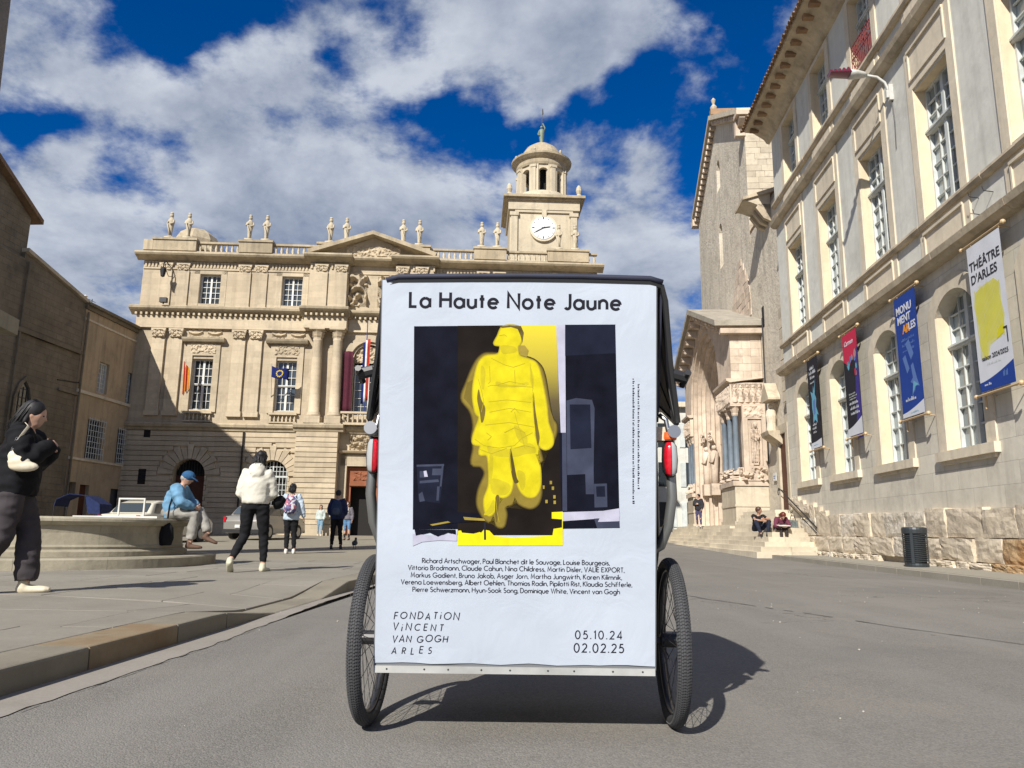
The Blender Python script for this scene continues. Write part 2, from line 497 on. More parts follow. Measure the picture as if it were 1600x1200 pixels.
def figures_fn(n, seed=0):
    def f(a, z, u, v):
        k = int(min(n - 1, u * n)); rr = random.Random(seed * 97 + k)
        t = u * n - k - .5 + rr.uniform(-.06, .06)
        head = 1 - ((t / .15) ** 2 + ((v - .83) / .085) ** 2)
        w = .30 + .12 * math.sin(v * 9 + k)
        body = (1 - (t / w) ** 2) * (1 if .04 < v < .74 else 0)
        leg = .25 * abs(math.sin(t * 22)) if v < .35 else .2 * math.sin(v * 26 + t * 8 + k)
        return max(0, max(head, 0) ** .5 * .9, max(body, 0) ** .5 * (.75 - leg))
    return f
# ================================================================== GROUND
def rise(y):                            # the square climbs gently beyond 24 m
    t = max(0.0, min(1.0, (y - 24) / 20)); return .25 * t
def kerb_x(y): return -2.17 + .045 * (min(y, 12) - 3)
def kerb_h(y):                          # kerb height along its line, dropped between 6.8 and 8.1 m
    if y < 5.7: return .12
    if y < 6.8: return .12 - .115 * (y - 5.7) / 1.1
    if y < 8.1: return .005
    if y < 9.2: return .005 + .115 * (y - 8.1) / 1.1
    return .12
def plaza_z(x, y):
    e = .12 - kerb_h(y); d = kerb_x(y) - x
    return rise(y) + .12 - e * max(0.0, 1 - d / 1.5)

def asphalt_material():
    m, nt, bs = new_mat('worn_asphalt')
    N, L = nt.nodes.new, nt.links.new
    geo = N('ShaderNodeNewGeometry')
    def nz(s, d=5, r=.6):
        n = N('ShaderNodeTexNoise'); n.inputs['Scale'].default_value = s; n.inputs['Detail'].default_value = d; n.inputs['Roughness'].default_value = r
        L(geo.outputs['Position'], n.inputs['Vector']); return n.outputs['Fac']
    def mr(v, a, b, c, d):
        n = N('ShaderNodeMapRange'); n.inputs['From Min'].default_value = a; n.inputs['From Max'].default_value = b
        n.inputs['To Min'].default_value = c; n.inputs['To Max'].default_value = d; L(v, n.inputs['Value']); return n.outputs[0]
    def mix(f, a, b):
        n = N('ShaderNodeMix'); n.data_type = 'RGBA'
        for i, v in ((0, f), (6, a), (7, b)):
            if isinstance(v, tuple): n.inputs[i].default_value = v + (1,)
            else: L(v, n.inputs[i])
        return n.outputs[2]
    base = mix(mr(nz(.35, 6), .35, .65, 0, 1), (.162, .152, .134), (.205, .193, .171))
    vo = N('ShaderNodeTexVoronoi'); vo.inputs['Scale'].default_value = 150
    L(geo.outputs['Position'], vo.inputs['Vector'])
    sepc = N('ShaderNodeSeparateColor'); L(vo.outputs['Color'], sepc.inputs[0])
    agg = mix(mr(sepc.outputs[0], .0, 1, 0, 1), (.09, .088, .083), (.31, .295, .265))
    base2 = N('ShaderNodeMix'); base2.data_type = 'RGBA'; base2.inputs[0].default_value = .34
    L(base, base2.inputs[6]); L(agg, base2.inputs[7])
    c = mix(mr(nz(2.4, 8, .7), .54, .72, 0, .35), base2.outputs[2], (.115, .105, .09))
    c = mix(mr(nz(.9, 3), .55, .75, 0, .3), c, (.27, .245, .205))
    mp = N('ShaderNodeMapping'); mp.inputs['Scale'].default_value = (1.6, .10, 1); L(geo.outputs['Position'], mp.inputs[0])
    tr_ = N('ShaderNodeTexNoise'); tr_.inputs['Scale'].default_value = 1.0; tr_.inputs['Detail'].default_value = 4; L(mp.outputs[0], tr_.inputs['Vector'])
    c = mix(mr(tr_.outputs['Fac'], .50, .66, 0, .42), c, (.245, .233, .21))      # polished wheel tracks
    c = mix(mr(nz(.22, 4, .5), .56, .585, 0, .34), c, (.135, .131, .122))           # old resurfacing patches
    vc = N('ShaderNodeTexVoronoi'); vc.feature = 'DISTANCE_TO_EDGE'; vc.inputs['Scale'].default_value = .38
    wv = N('ShaderNodeVectorMath'); wv.operation = 'MULTIPLY_ADD'; wn_ = N('ShaderNodeTexNoise'); wn_.inputs['Scale'].default_value = 2.5; wn_.inputs['Detail'].default_value = 5; L(geo.outputs['Position'], wn_.inputs['Vector'])
    L(wn_.outputs['Color'], wv.inputs[0]); wv.inputs[1].default_value = (.7, .7, .7); L(geo.outputs['Position'], wv.inputs[2]); L(wv.outputs[0], vc.inputs['Vector'])
    ck = N('ShaderNodeMath'); ck.operation = 'MULTIPLY'; L(mr(vc.outputs['Distance'], .0, .006, .8, 0), ck.inputs[0]); L(mr(nz(.5, 3), .52, .6, 0, 1), ck.inputs[1])
    c = mix(ck.outputs[0], c, (.07, .063, .053))
    bl = nz(6.5, 2, .5)
    c = mix(mr(bl, .76, .79, 0, .75), c, (.09, .08, .07))      # old gum and tar spots
    L(c, bs.inputs['Base Color'])
    bs.inputs['Roughness'].default_value = .9
    bs.inputs['Specular IOR Level'].default_value = .25
    a = N('ShaderNodeMath'); a.operation = 'MULTIPLY_ADD'; L(vo.outputs['Distance'], a.inputs[0]); a.inputs[1].default_value = -1.0; L(mr(nz(30), 0, 1, 0, 1), a.inputs[2])
    b = N('ShaderNodeBump'); b.inputs['Strength'].default_value = .55; b.inputs['Distance'].default_value = .004
    L(a.outputs[0], b.inputs['Height']); L(b.outputs[0], bs.inputs['Normal'])
    return m
M['asphalt'] = asphalt_material()

def sheet(name, xs, ys, zf, mat, kind='structure'):
    mb = MB(); nx = 0
    for y in ys:
        row = xs(y) if callable(xs) else xs
        nx = len(row)
        for x in row: mb.v.append((x, y, zf(x, y)))
    for j in range(len(ys) - 1):
        for i in range(nx - 1):
            a = j * nx + i; mb.f.append((a, a + 1, a + nx + 1, a + nx))
    me = mb.mesh(name, mat, smooth=True, recalc=False)
    o = bpy.data.objects.new(name, me); COL.objects.link(o); o['kind'] = kind
    return o
sheet('ground', [-900, -100, -30, 0, 30, 100, 900], [-900, -100, -20, 0, 10, 24, 29, 34, 39, 44, 60, 150, 1200], lambda x, y: rise(y) - .03, M['asphalt'])
ys = [-6, 0, 2, 5, 8, 11, 14, 18, 24, 28, 32, 36, 40, 44, 52, 70]
sheet('road', lambda y: [kerb_x(y) + .2, 0, 3, 6.55 + .07 * y], ys, lambda x, y: rise(y) + (.002 if y < 60 else 0), M['asphalt'])
# long crack and a few seams in the asphalt
random.seed(3)
mb = MB()
p = Vector((2.05, 9.4)); path = []
for i in range(46):
    path.append(p.copy()); p += Vector((.035 + random.uniform(-.02, .03), -.125 + random.uniform(-.02, .02)))
for a, b in zip(path, path[1:]):
    if random.random() < .14: continue
    w = random.uniform(.005, .013); n = Vector((b.y - a.y, a.x - b.x)).normalized() * w
    k = len(mb.v); mb.v += [(a.x - n.x, a.y - n.y, .006), (a.x + n.x, a.y + n.y, .006), (b.x + n.x, b.y + n.y, .006), (b.x - n.x, b.y - n.y, .006)]; mb.f.append((k, k + 1, k + 2, k + 3))
M['crack'] = plain('crack_dirt', (.075, .068, .055), .95)
road_crack = mb.build('road_crack', M['crack'], None); road_crack['kind'] = 'structure'

random.seed(41)
mb = MB()
for k in range(150):                    # grit and crumbs lying on the road
    x, y = random.uniform(-2.0, 7.0), random.uniform(1.6, 11); r = random.uniform(.003, .009)
    if abs(x) < .8 and 2.4 < y < 5: continue
    mb.ball((x, y, .002 + r * .5), (r, r * random.uniform(.6, 1), r * .6), 5, 4)
mb.build('road_grit', plain('pale_grit', (.36, .34, .30), .9, nscale=4, namt=.5))['kind'] = 'stuff'
# paved plaza: base sheet, then slabs near the camera, then jointed paving beyond
def far_paving():
    m = stone('far_plaza_paving', (.29, .262, .205), (.24, .218, .17), big=.35, grain=25, streak=0, soot=.2, bump=.25, dist=.004, rnd=0)
    return m
M['far_paving'] = far_paving()
M['joint'] = plain('slab_joint_grit', (.13, .115, .09), .95, nscale=30)
ysp = [-4, 0, 2, 4, 5.7, 6.3, 6.8, 7.5, 8.1, 8.6, 9.2, 11, 15]
PX = lambda y: [-40, -12, kerb_x(y) - 1.8, kerb_x(y) - 1.2, kerb_x(y) - .6, kerb_x(y) - .02]
sheet('plaza_base', PX, ysp, lambda x, y: plaza_z(x, y) - .025, M['joint'])
sheet('plaza', lambda y: [-60, -12, kerb_x(y) - 1.0, kerb_x(y) - .02], [15, 18, 24, 28, 32, 36, 40, 44, 52], lambda x, y: plaza_z(x, y), M['far_paving'])
paving = thing('plaza_paving', 'pale stone slab paving of the raised plaza left of the road', 'paving')
random.seed(11)
y = -3.0; row = 0
while y < 15:
    d = random.choice([.75, .95, 1.15]); d = min(d, 15 - y)
    if d < .2: break
    x = -2.5 - random.uniform(0, .6)
    first = True
    while x > -13:
        w = random.uniform(.9, 1.7)
        xa = x
        g = .004
        dz = random.uniform(-.002, .002)
        x1 = (kerb_x(y + d / 2) - .305) if first else xa - g
        x0 = xa - w + g
        if first: x0 = xa + g; w = 0
        mb = MB()
        P = [(x0, y + g), (x1, y + g), (x1, y + d - g), (x0, y + d - g)]
        ny = 1 if first is False and xa < -5.2 else 5
        for j in range(ny + 1):         # rows across the slab so that it follows the dropped edge
            b = y + g + (d - 2 * g) * j / ny; r = x1 if not first else kerb_x(b) - .302
            e = .004 if j in (0, ny) else 0
            mb.v += [(x0, b, plaza_z(x0, b) - .03), (x0, b, plaza_z(x0, b) - e + dz - .003), (x0 + .004, b + (.004 if j == 0 else (-.004 if j == ny else 0)), plaza_z(x0, b) + dz), (r - .004, b + (.004 if j == 0 else (-.004 if j == ny else 0)), plaza_z(r, b) + dz), (r, b, plaza_z(r, b) - e + dz - .003), (r, b, plaza_z(r, b) - .03)]
        for j in range(ny):
            for i in range(5): q = j * 6 + i; mb.f.append((q, q + 1, q + 7, q + 6))
        mb.f += [tuple(range(6)), tuple(range(ny * 6, ny * 6 + 6))]
        if y + d > 1.2: mb.build('paving_slab', M['slab'], paving)
        if first: first = False; x = xa
        else: x = xa - w
    y += d
kerb = thing('kerb', 'stone kerb between the raised plaza and the road, dropped in the middle', 'kerb')
M['kerb_stain'] = stone('rust_stained_kerb_stone', (.30, .25, .17), (.23, .155, .085), big=3, grain=30, streak=0, soot=.3, bump=.4, dist=.005, rnd=.04)
y = -2.0; k = 0
seams = [-2, -.95, .1, 1.1, 2.1, 3.05, 4.05, 5.0, 5.75, 6.8, 7.5, 8.1, 9.2, 10.2, 11.2, 12.2, 13.2, 14.2, 15.2, 16.2, 17.2, 18.2, 19.2, 20.2, 21.2, 22.2, 23.2, 24.2]
for a, b in zip(seams, seams[1:]):
    g = .006; n = 3; mb = MB(); rows = []
    for i in range(n + 1):
        yy = a + g + (b - a - 2 * g) * i / n; h = kerb_h(yy) + rise(yy); x = kerb_x(yy)
        if h < .02: h = .012
        r = [(x + .003, yy, -.05), (x, yy, max(.004, h - .015)), (x - .006, yy, h - .004), (x - .016, yy, h), (x - .29, yy, h + .001), (x - .295, yy, -.05)]
        rows.append(len(mb.v)); mb.v += r
    for i in range(n):
        for j in range(5): mb.f.append((rows[i] + j, rows[i] + j + 1, rows[i + 1] + j + 1, rows[i + 1] + j))
    mb.f.append(tuple(rows[0] + j for j in range(6))); mb.f.append(tuple(rows[-1] + j for j in range(6)))
    mb.build('kerb_stone', M['kerb_stain'] if abs(a - 4.05) < .1 else M['kerb'], kerb)
# gutter strip along the kerb with a ragged asphalt edge
random.seed(5)
mb = MB(); yy = -3.0; base = []
while yy < 24:
    w = .25 if yy < 5 else max(.11, .25 - .05 * (yy - 5))
    mb.v += [(kerb_x(yy) + .004, yy, .006 + rise(yy)), (kerb_x(yy) + w * random.uniform(.93, 1.05), yy, .006 + rise(yy))]; base.append(len(mb.v) - 2)
    yy += .13
mb.f = [(a, a + 1, b + 1, b) for a, b in zip(base, base[1:])]
o = mb.build('gutter', M['gutter']); o['kind'] = 'structure'
mb = MB(); yy = -2.0
while yy < 6:
    w = .25 if yy < 5 else max(.11, .25 - .05 * (yy - 5))
    if random.random() < .7:
        a = kerb_x(yy) + w + random.uniform(0, .012); b = kerb_x(yy + .12) + w + random.uniform(0, .012); t = random.uniform(.002, .007)
        k = len(mb.v); mb.v += [(a, yy, .009), (a + t, yy, .009), (b + t, yy + .12, .009), (b, yy + .12, .009)]; mb.f.append((k, k + 1, k + 2, k + 3))
    yy += .12
o = mb.build('gutter_crack', M['crack']); o['kind'] = 'structure'
# pavement along the palace
pave = MB()
for (y0, y1) in [(-6, 24.4)]:
    pave.prismz([(6.55 + .07 * y0, y0), (8.3 + .07 * y0, y0), (8.3 + .07 * y1, y1), (6.75 + .07 * y1, y1)], -.05, .1)
o = pave.build('pavement', M['pave']); o['kind'] = 'structure'
mb = MB()
y = -5.0
pk = thing('pavement_kerb', 'low concrete kerb edging the pavement under the palace wall', 'kerb')
while y < 23.4:
    mbk = MB(); mbk.prismz([(6.37 + .07 * y, y + .006), (6.545 + .07 * y, y + .006), (6.545 + .07 * (y + 1), y + .994), (6.37 + .07 * (y + 1), y + .994)], -.05, .108)
    mbk.build('kerb_stone', M['pave'], pk); y += 1.0
# manhole covers
for (x, y, r, lab) in [(3.2, 16.5, .33, 'round iron manhole cover in the road before the church steps'), ]:
    t = thing('manhole_cover', lab, 'manhole cover', (x, y, 0))
    MB().lathe([(r, .004), (r, .010), (r - .03, .012), (0.01, .012)], 28).build('cover', M['iron'], t)
    MB().lathe([(r + .09, .003), (r + .09, .007), (r + .005, .008), (r + .005, .003)], 28).build('rim', M['gutter'], t)

# ================================================================== TOWN HALL
hall = thing('town_hall', 'ornate limestone town hall with statues along its balustrade, facing the square', 'building', (0, 44, 0), math.atan(.047))
HC = -8.4
W2 = [-17.95, -13.15, -3.65, 1.15]
HM = M['hall']
ops_g = [(c - .88, c + .88, 1.9 if i else .45, 4.5, .88) for i, c in enumerate([-18.15, -13.55, -3.25, 1.35])] + [(-9.35, -7.45, .35, 4.25, 0)]
ops_2 = [(c - .59, c + .59, 7.35, 10.32) for c in W2] + [(-9.3, -7.5, 7.2, 11.4, .9)]
ops_3 = [(c - .6, c + .6, 13.65, 15.45) for c in W2]
X0, X1 = -21.9, 5.1
wall(MB(), X0, X1, .1, 6.2, ops_g, 0, .6).build('ground_floor_wall', HM, hall)
wall(MB(), X0, X1, 6.2, 12.9, ops_2, .0, .6).build('first_floor_wall', HM, hall)
wall(MB(), X0, X1, 12.9, 16.3, ops_3, .0, .6).build('second_floor_wall', HM, hall)
MB().box(X0, X0 + .6, .61, 13, .1, 16.3).box(X1 - .6, X1, .61, 13, .1, 16.3).box(X0, X1, 12.4, 13, .1, 16.3).box(X0 + .61, X1 - .61, .61, 12.39, 16.0, 16.3).build('side_wall', HM, hall)
MB().box(X0 + .7, X1 - .7, .95, 12, .2, 15.9).build('interior', M['dark'], hall)
def mirror(xs): return xs + [2 * HC - x for x in xs]
# projecting bays either side of the door
for s in (-1, 1):
    a, b = sorted((HC + s * 1.45, HC + s * 3.75))
    MB().box(a, b, -.72, -.01, .1, 6.19).build('door_bay', HM, hall)
# rusticated courses
course_n = 18; z0 = .95; ch = (6.08 - z0) / course_n
for i in range(course_n):
    za, zb = z0 + i * ch + .018, z0 + (i + 1) * ch - .018
    zm = (za + zb) / 2
    segs = [(X0 - .03, HC - 3.78), (HC + 3.78, X1 + .03)]
    for (c) in [-18.15, -13.55, -3.25, 1.35]:
        hw = 1.0
        if zm > 3.6: hw = math.sqrt(max(0, 1.75 ** 2 - (zm - 3.62) ** 2)) if zm < 5.37 else 0
        elif zm < (1.9 if c != -18.15 else .4) : hw = 0
        if hw <= 0: continue
        ns = []
        for a, b in segs:
            if a < c < b: ns += [(a, c - hw - .02), (c + hw + .02, b)]
            else: ns.append((a, b))
        segs = ns
    for a, b in segs:
        MB().box(a, b, -.11, .0, za, zb).build('stone_course', HM, hall)
    for s in (-1, 1):
        a, b = sorted((HC + s * 1.43, HC + s * 3.77))
        MB().box(a, b, -.82, -.72, za, zb).build('stone_course', HM, hall)
MB().box(X0 - .08, HC - 3.76, -.16, 0, .1, .94).box(HC + 3.76, X1 + .08, -.16, 0, .1, .94).build('plinth', HM, hall)
for s in (-1, 1):
    a, b = sorted((HC + s * 1.4, HC + s * 3.8)); MB().box(a, b, -.88, -.72, .1, .94).build('plinth', HM, hall)
# arch voussoirs
for c in [-18.15, -13.55, -3.25, 1.35]:
    n = 13
    for k in range(n):
        a0, a1 = 180 * k / n + .8, 180 * (k + 1) / n - .8
        ro = 1.72 if k % 2 == 0 else 1.52
        am = R((a0 + a1) / 2)
        pts = arc(c, 3.62, .9, a0, a1, 2) + arc(c, 3.62, ro, a1, a0, 2)
        MB().prism(pts, -.13, 0).build('arch_stone', HM, hall)
    for z in range(11):
        if 3.6 - (z + 1) * .28 < 1.9: break
        for s in (-1, 1):
            a, b = sorted((c + s * .9, c + s * (1.16 if z % 2 else 1.0)))
            MB().box(a, b, -.13, 0, 3.6 - (z + 1) * .28 + .015, 3.6 - z * .28 - .015).build('arch_stone', HM, hall)

def glazing(parent, x0, x1, z0, z1, y, cols, rows, paint, glass, fr=.06, bar=.022, transom=None, rise=0, panes=True, mull=None, shared={}):
    """a window: frame and bars as the part, every pane a sub-part"""
    mb = MB(); W, H = x1 - x0, z1 - z0
    mb.box(x0, x0 + fr, y - .05, y + .03, z0, z1).box(x1 - fr, x1, y - .05, y + .03, z0, z1)
    mb.box(x0 + fr, x1 - fr, y - .05, y + .03, z0, z0 + fr).box(x0 + fr, x1 - fr, y - .05, y + .03, z1 - fr, z1)
    cx = (x0 + x1) / 2
    mb.box(cx - (mull or fr) / 2, cx + (mull or fr) / 2, y - .06, y + .029, z0 + fr, z1 - fr)
    if transom:
        mb.box(x0 - .0, x1 + .0, y - .10, y + .028, transom - .05, transom + .05)
        mb.box(x0 - .0, x1 + .0, y - .13, y - .1, transom + .0, transom + .045)
    zs = [z0 + fr, z1 - fr]
    segs = [(z0 + fr, z1 - fr, rows)]
    if transom:
        ru = max(1, round(rows * (z1 - transom) / H)); segs = [(z0 + fr, transom - .05, rows - ru), (transom + .05, z1 - fr, ru)]
    pw = (W - 2 * fr) / cols
    for a, b, r in segs:
        ph = (b - a) / r
        for j in range(1, r): mb.box(x0 + fr, x1 - fr, y - .03, y + .012, a + j * ph - bar / 2, a + j * ph + bar / 2)
        for i in range(1, cols):
            xx = x0 + fr + i * pw
            if abs(xx - cx) > .03: mb.box(xx - bar / 2, xx + bar / 2, y - .031, y + .013, a, b)
    win = mb.build('window', paint, parent)
    if not panes:
        MB().box(x0 + .01, x1 - .01, y + .031, y + .04, z0 + .01, z1 - .01).build('glass', glass, win)
        return win
    key = (round(pw, 3), glass.name)
    for a, b, r in segs:
        ph = (b - a) / r; key = (round(pw, 3), round(ph, 3), glass.name)
        if key not in shared: shared[key] = MB().box(-pw / 2, pw / 2, 0, .008, -ph / 2, ph / 2).mesh('pane', glass)
        for i in range(cols):
            for j in range(r):
                piece('pane', shared[key], win, (x0 + fr + (i + .5) * pw, y + .032, a + (j + .5) * ph), rot=(random.uniform(-.012, .012), 0, random.uniform(-.012, .012)))
    return win

GL = M['glass']
random.seed(21)
for c in W2:
    glazing(hall, c - .59, c + .59, 7.35, 10.32, .32, 4, 6, M['white_paint'], GL, fr=.07, bar=.03, transom=8.85, panes=False, mull=.12)
    glazing(hall, c - .6, c + .6, 13.65, 15.45, .3, 4, 5, M['white_paint'], GL, fr=.07, bar=.03, panes=False, mull=.1)
    # stepped surround, hood and relief panel
    MB().box(c - .95, c - .6, -.09, 0, 7.2, 10.5).box(c + .6, c + .95, -.09, 0, 7.2, 10.5).box(c - .95, c + .95, -.09, 0, 10.501, 11.25).build('window_surround', HM, hall)
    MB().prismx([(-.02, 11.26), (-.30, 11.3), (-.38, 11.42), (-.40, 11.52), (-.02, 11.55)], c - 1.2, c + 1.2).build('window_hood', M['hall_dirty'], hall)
    heightfield(MB(), c - .72, c + .72, 10.62, 11.16, -.092, foliage_fn(7, c), 44, 16, depth=.07).build('relief_panel', HM, hall)
    for s in (-.55, .55):
        heightfield(MB(), c + s - .42, c + s + .42, 11.62, 12.1, -.0, lambda a, z, u, v: max(0, 1 - abs(v - .35 - 1.1 * (u - .5) ** 2) * 5) + .3 * max(0, noise.noise(Vector((a * 9, z * 9, 1)))), 26, 14, depth=.14).build('garland', HM, hall)
    # balustrade under the window
    MB().box(c - .8, c + .8, -.24, -.0, 7.1, 7.22).box(c - .8, c + .8, -.2, -.0, 6.62, 6.7).build('balcony_rail', HM, hall)
    bal = MB().lathe([(.05, 6.7), (.05, 6.74), (.03, 6.76), (.065, 6.86), (.05, 6.94), (.03, 7.02), (.05, 7.06), (.05, 7.1)], 8)
    me = bal.mesh('baluster', HM, True)
    for k in range(7): piece('baluster', me, hall, (c - .68 + k * .227, -.12, 0))
    MB().box(c - .95, c - .62, -.02, 0, 13.5, 15.7).box(c + .62, c + .95, -.02, 0, 13.5, 15.7).box(c - .95, c + .95, -.02, 0, 15.46, 15.72).build('window_surround', HM, hall)
# pilasters, columns and capitals
cap = MB().box(-.42, .42, -.3, 0, .46, .55)
cap.prism([(-.28, 0), (.28, 0), (.38, .46), (-.38, .46)], -.2, 0)
for r, (zz, n, w) in enumerate([(.05, 3, .22), (.22, 3, .26)]):
    for k in range(n):
        x = (k - (n - 1) / 2) * w; cap.prism([(x - .1, zz), (x + .1, zz), (x + .12, zz + .14), (x + .04, zz + .2), (x - .04, zz + .2), (x - .12, zz + .14)], -.27 - .03 * r, -.18)
for s in (-1, 1): cap.ball((s * .34, -.27, .40), (.09, .06, .09), 8, 6)
heightfield(cap, -.36, .36, .02, .46, -.2, foliage_fn(9, 2), 16, 12, depth=.16)
capm = cap.mesh('capital', HM)
PX1 = mirror([-20.55, -19.55, -15.95, -14.98]); PXR = mirror([-11.35, -10.2])
for x in PX1:
    MB().box(x - .36, x + .36, -.16, 0, 7.25, 11.5).box(x - .42, x + .42, -.2, 0, 6.95, 7.25).build('pilaster', HM, hall)
    piece('capital', capm, hall, (x, .02, 11.5))
for x in PX1 + PXR:
    y = -.5 if x in PXR else 0
    MB().box(x - .36, x + .36, y - .1, y, 13.5, 15.62).build('pilaster', HM, hall)
    piece('capital', capm, hall, (x, y + .1, 15.6), scale=(.95, .8, .85))
    MB().box(x - .4, x + .4, y - .12, y - .002, 13.36, 13.5).build('pilaster_base', HM, hall)
colm = MB().lathe([(.40, 7.0), (.40, 7.12), (.36, 7.16), (.38, 7.22), (.315, 7.28), (.31, 8.6), (.295, 10), (.265, 11.45), (.29, 11.5)], 20).mesh('column', HM, True)
capc = MB().lathe([(.27, 11.5), (.28, 11.6), (.36, 11.72), (.30, 11.74), (.40, 11.92), (.34, 11.94), (.46, 12.05)], 8).box(-.44, .44, -.44, .44, 12.05, 12.14).mesh('capital', HM)
for x in PXR:
    MB().box(x - .45, x + .45, -.85, -.02, 6.55, 7.0).build('column_base', HM, hall)
    piece('column', colm, hall, (x, -.42, 0)); piece('capital', capc, hall, (x, -.42, 0))
for s in (-1, 1):
    a, b = sorted((HC + s * 1.3, HC + s * 3.75))
    MB().box(a, b, -.8, -.01, 12.14, 12.86).build('entablature', HM, hall)
    MB().box(a + .1, b - .1, -.49, -.01, 13.35, 16.2).build('door_bay_upper', HM, hall)
    a2, b2 = sorted((HC + s * 3.7, HC + s * 1.5))
    MB().box(a, b, -.85, -.7, 6.5, 6.6).build('column_step', HM, hall)
MB().box(X0 - .02, HC - 3.76, -.18, -.0, 12.1, 12.86).box(HC + 3.76, X1 + .02, -.18, -.0, 12.1, 12.86).box(HC - 1.28, HC + 1.28, -.18, 0, 12.1, 12.86).build('entablature', HM, hall)
def cornice(name, z, prof, mat, ends=True, ress=.62):
    def run(x0, x1, oy):
        MB().prismx([(-.0 + oy, z)] + [(-d + oy, z + h) for d, h in prof] + [(.0 + oy, z + prof[-1][1])], x0, x1).build(name, mat, hall)
    run(X0 - .35, HC - 3.95, 0); run(HC + 3.95, X1 + .35, 0); run(HC - 1.15, HC + 1.15, 0)
    for s in (-1, 1):
        a, b = sorted((HC + s * 1.152, HC + s * 3.948)); run(a, b, -ress)
        MB().box(a + .002, b - .002, -ress + .001, -.002, z + .001, z + prof[-1][1] - .001).build(name, mat, hall)
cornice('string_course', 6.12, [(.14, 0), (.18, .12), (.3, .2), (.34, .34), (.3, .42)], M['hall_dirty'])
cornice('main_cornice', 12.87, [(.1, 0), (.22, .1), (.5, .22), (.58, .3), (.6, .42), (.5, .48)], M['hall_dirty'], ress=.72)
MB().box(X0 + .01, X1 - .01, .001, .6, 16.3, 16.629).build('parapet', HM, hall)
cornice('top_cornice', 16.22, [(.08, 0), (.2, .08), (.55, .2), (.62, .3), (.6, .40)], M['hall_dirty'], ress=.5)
dm = MB().box(-.06, .06, -.36, -.1, 0, .14).mesh('dentil', HM)
for zz, oyr in ((12.83, -.72), ):
    x = X0
    while x < X1:
        d = abs(x - HC); oy = oyr if 1.25 < d < 3.85 else 0
        piece('dentil', dm, hall, (x, oy, zz)); x += .30
tg = MB()
x = X0 + .1
while x < X1:
    if min(abs(x - p) for p in PX1 + PXR) > .5 and min(abs(x - p) for p in (HC,)) > 1.2:
        oy = -.5 if 1.3 < abs(x - HC) < 3.75 else 0
        tg.box(x, x + .1, oy - .07, oy, 15.82, 16.15)
    x += .2
tg.build('fluted_frieze', HM, hall)['kind'] = 'stuff'
MB().box(X0 + .02, X1 - .02, -.06, 0, 15.7, 15.8).build('frieze_band', HM, hall)
# pediment
MB().prism([(HC - 3.35, 16.63), (HC + 3.35, 16.63), (HC, 17.9)], -.35, .3).build('tympanum', HM, hall)
for s in (-1, 1):
    x0_, x1_ = HC + s * 3.7, HC
    dx = x1_ - x0_; n = Vector((-1.25, abs(dx))).normalized() * .2
    MB().prism([(x0_, 16.63), (x1_, 17.9), (x1_, 18.13), (x0_ - s * -.1, 16.86)], -1.0, .1).build('pediment_cornice', M['hall_dirty'], hall)
heightfield(MB(), HC - 1.6, HC + 1.6, 16.72, 17.35, -.352, foliage_fn(5, 3), 50, 14, depth=.1).build('relief_panel', HM, hall)
for s in (-1, 1):
    heightfield(MB(), HC + s * .85 - .55, HC + s * .85 + .55, 13.7, 15.6, -.0, lambda a, z, u, v: max(0, min(1, 2.2 * noise.noise(Vector((a * 3.2, z * 3.2, 2.2))) + .5 - 1.4 * abs(u - .5))), 44, 60, depth=.42).build('trophy_carving', HM, hall)
# balustrade on the roof
PED = [(-21.35, -18.85), (-16.35, -14.4), (-11.75, -9.6)]
PED = PED + [(2 * HC - b, 2 * HC - a) for a, b in PED]
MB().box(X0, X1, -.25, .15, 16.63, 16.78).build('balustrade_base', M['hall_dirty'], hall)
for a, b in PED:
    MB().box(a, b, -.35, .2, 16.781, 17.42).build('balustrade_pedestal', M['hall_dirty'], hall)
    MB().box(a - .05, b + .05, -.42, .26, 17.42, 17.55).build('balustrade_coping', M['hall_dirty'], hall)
balm = MB().lathe([(.07, 16.78), (.07, 16.84), (.045, 16.86), (.095, 16.98), (.07, 17.1), (.045, 17.2), (.07, 17.25), (.07, 17.3)], 8).mesh('baluster', M['tower'], True)
gaps = [(a[1], b[0]) for a, b in zip(sorted(PED), sorted(PED)[1:])]
for a, b in gaps + [(X1 - 1.1, X1)]:
    if a < HC < b: continue
    MB().box(a + .001, b - .001, -.18, .1, 17.3, 17.42).build('balustrade_rail', M['hall_dirty'], hall)
    n = int((b - a) / .3)
    for k in range(n): piece('baluster', balm, hall, (a + (k + .5) * (b - a) / n, -.04, 0))
MB().box(X0, -21.36, -.35, .2, 16.78, 17.42).build('balustrade_pedestal', M['hall_dirty'], hall)
# central balcony, niche, door
MB().box(HC - 1.4, HC + 1.4, -.62, 0, 6.55, 6.68).box(HC - 1.4, HC + 1.4, -.6, -.42, 7.2, 7.32).build('balcony_rail', HM, hall)
me = MB().lathe([(.055, 6.68), (.055, 6.74), (.035, 6.76), (.08, 6.88), (.05, 7.02), (.035, 7.1), (.055, 7.14), (.055, 7.2)], 8).mesh('baluster', HM, True)
for k in range(10): piece('baluster', me, hall, (HC - 1.25 + k * .277, -.5, 0))
MB().box(HC - 1.45, HC - 1.0, -.12, 0, 6.7, 10.6).box(HC + 1.0, HC + 1.45, -.12, 0, 6.7, 10.6).build('niche_pier', HM, hall)
mb = MB(); mb.prism(arc(HC, 10.5, 1.45, 0, 180, 16) + arc(HC, 10.5, 1.05, 180, 0, 16), -.14, 0); mb.build('niche_arch', HM, hall)
heightfield(MB(), HC - .85, HC + .85, 10.3, 11.3, .2, foliage_fn(4, 9), 30, 20, depth=.15).build('niche_carving', HM, hall)
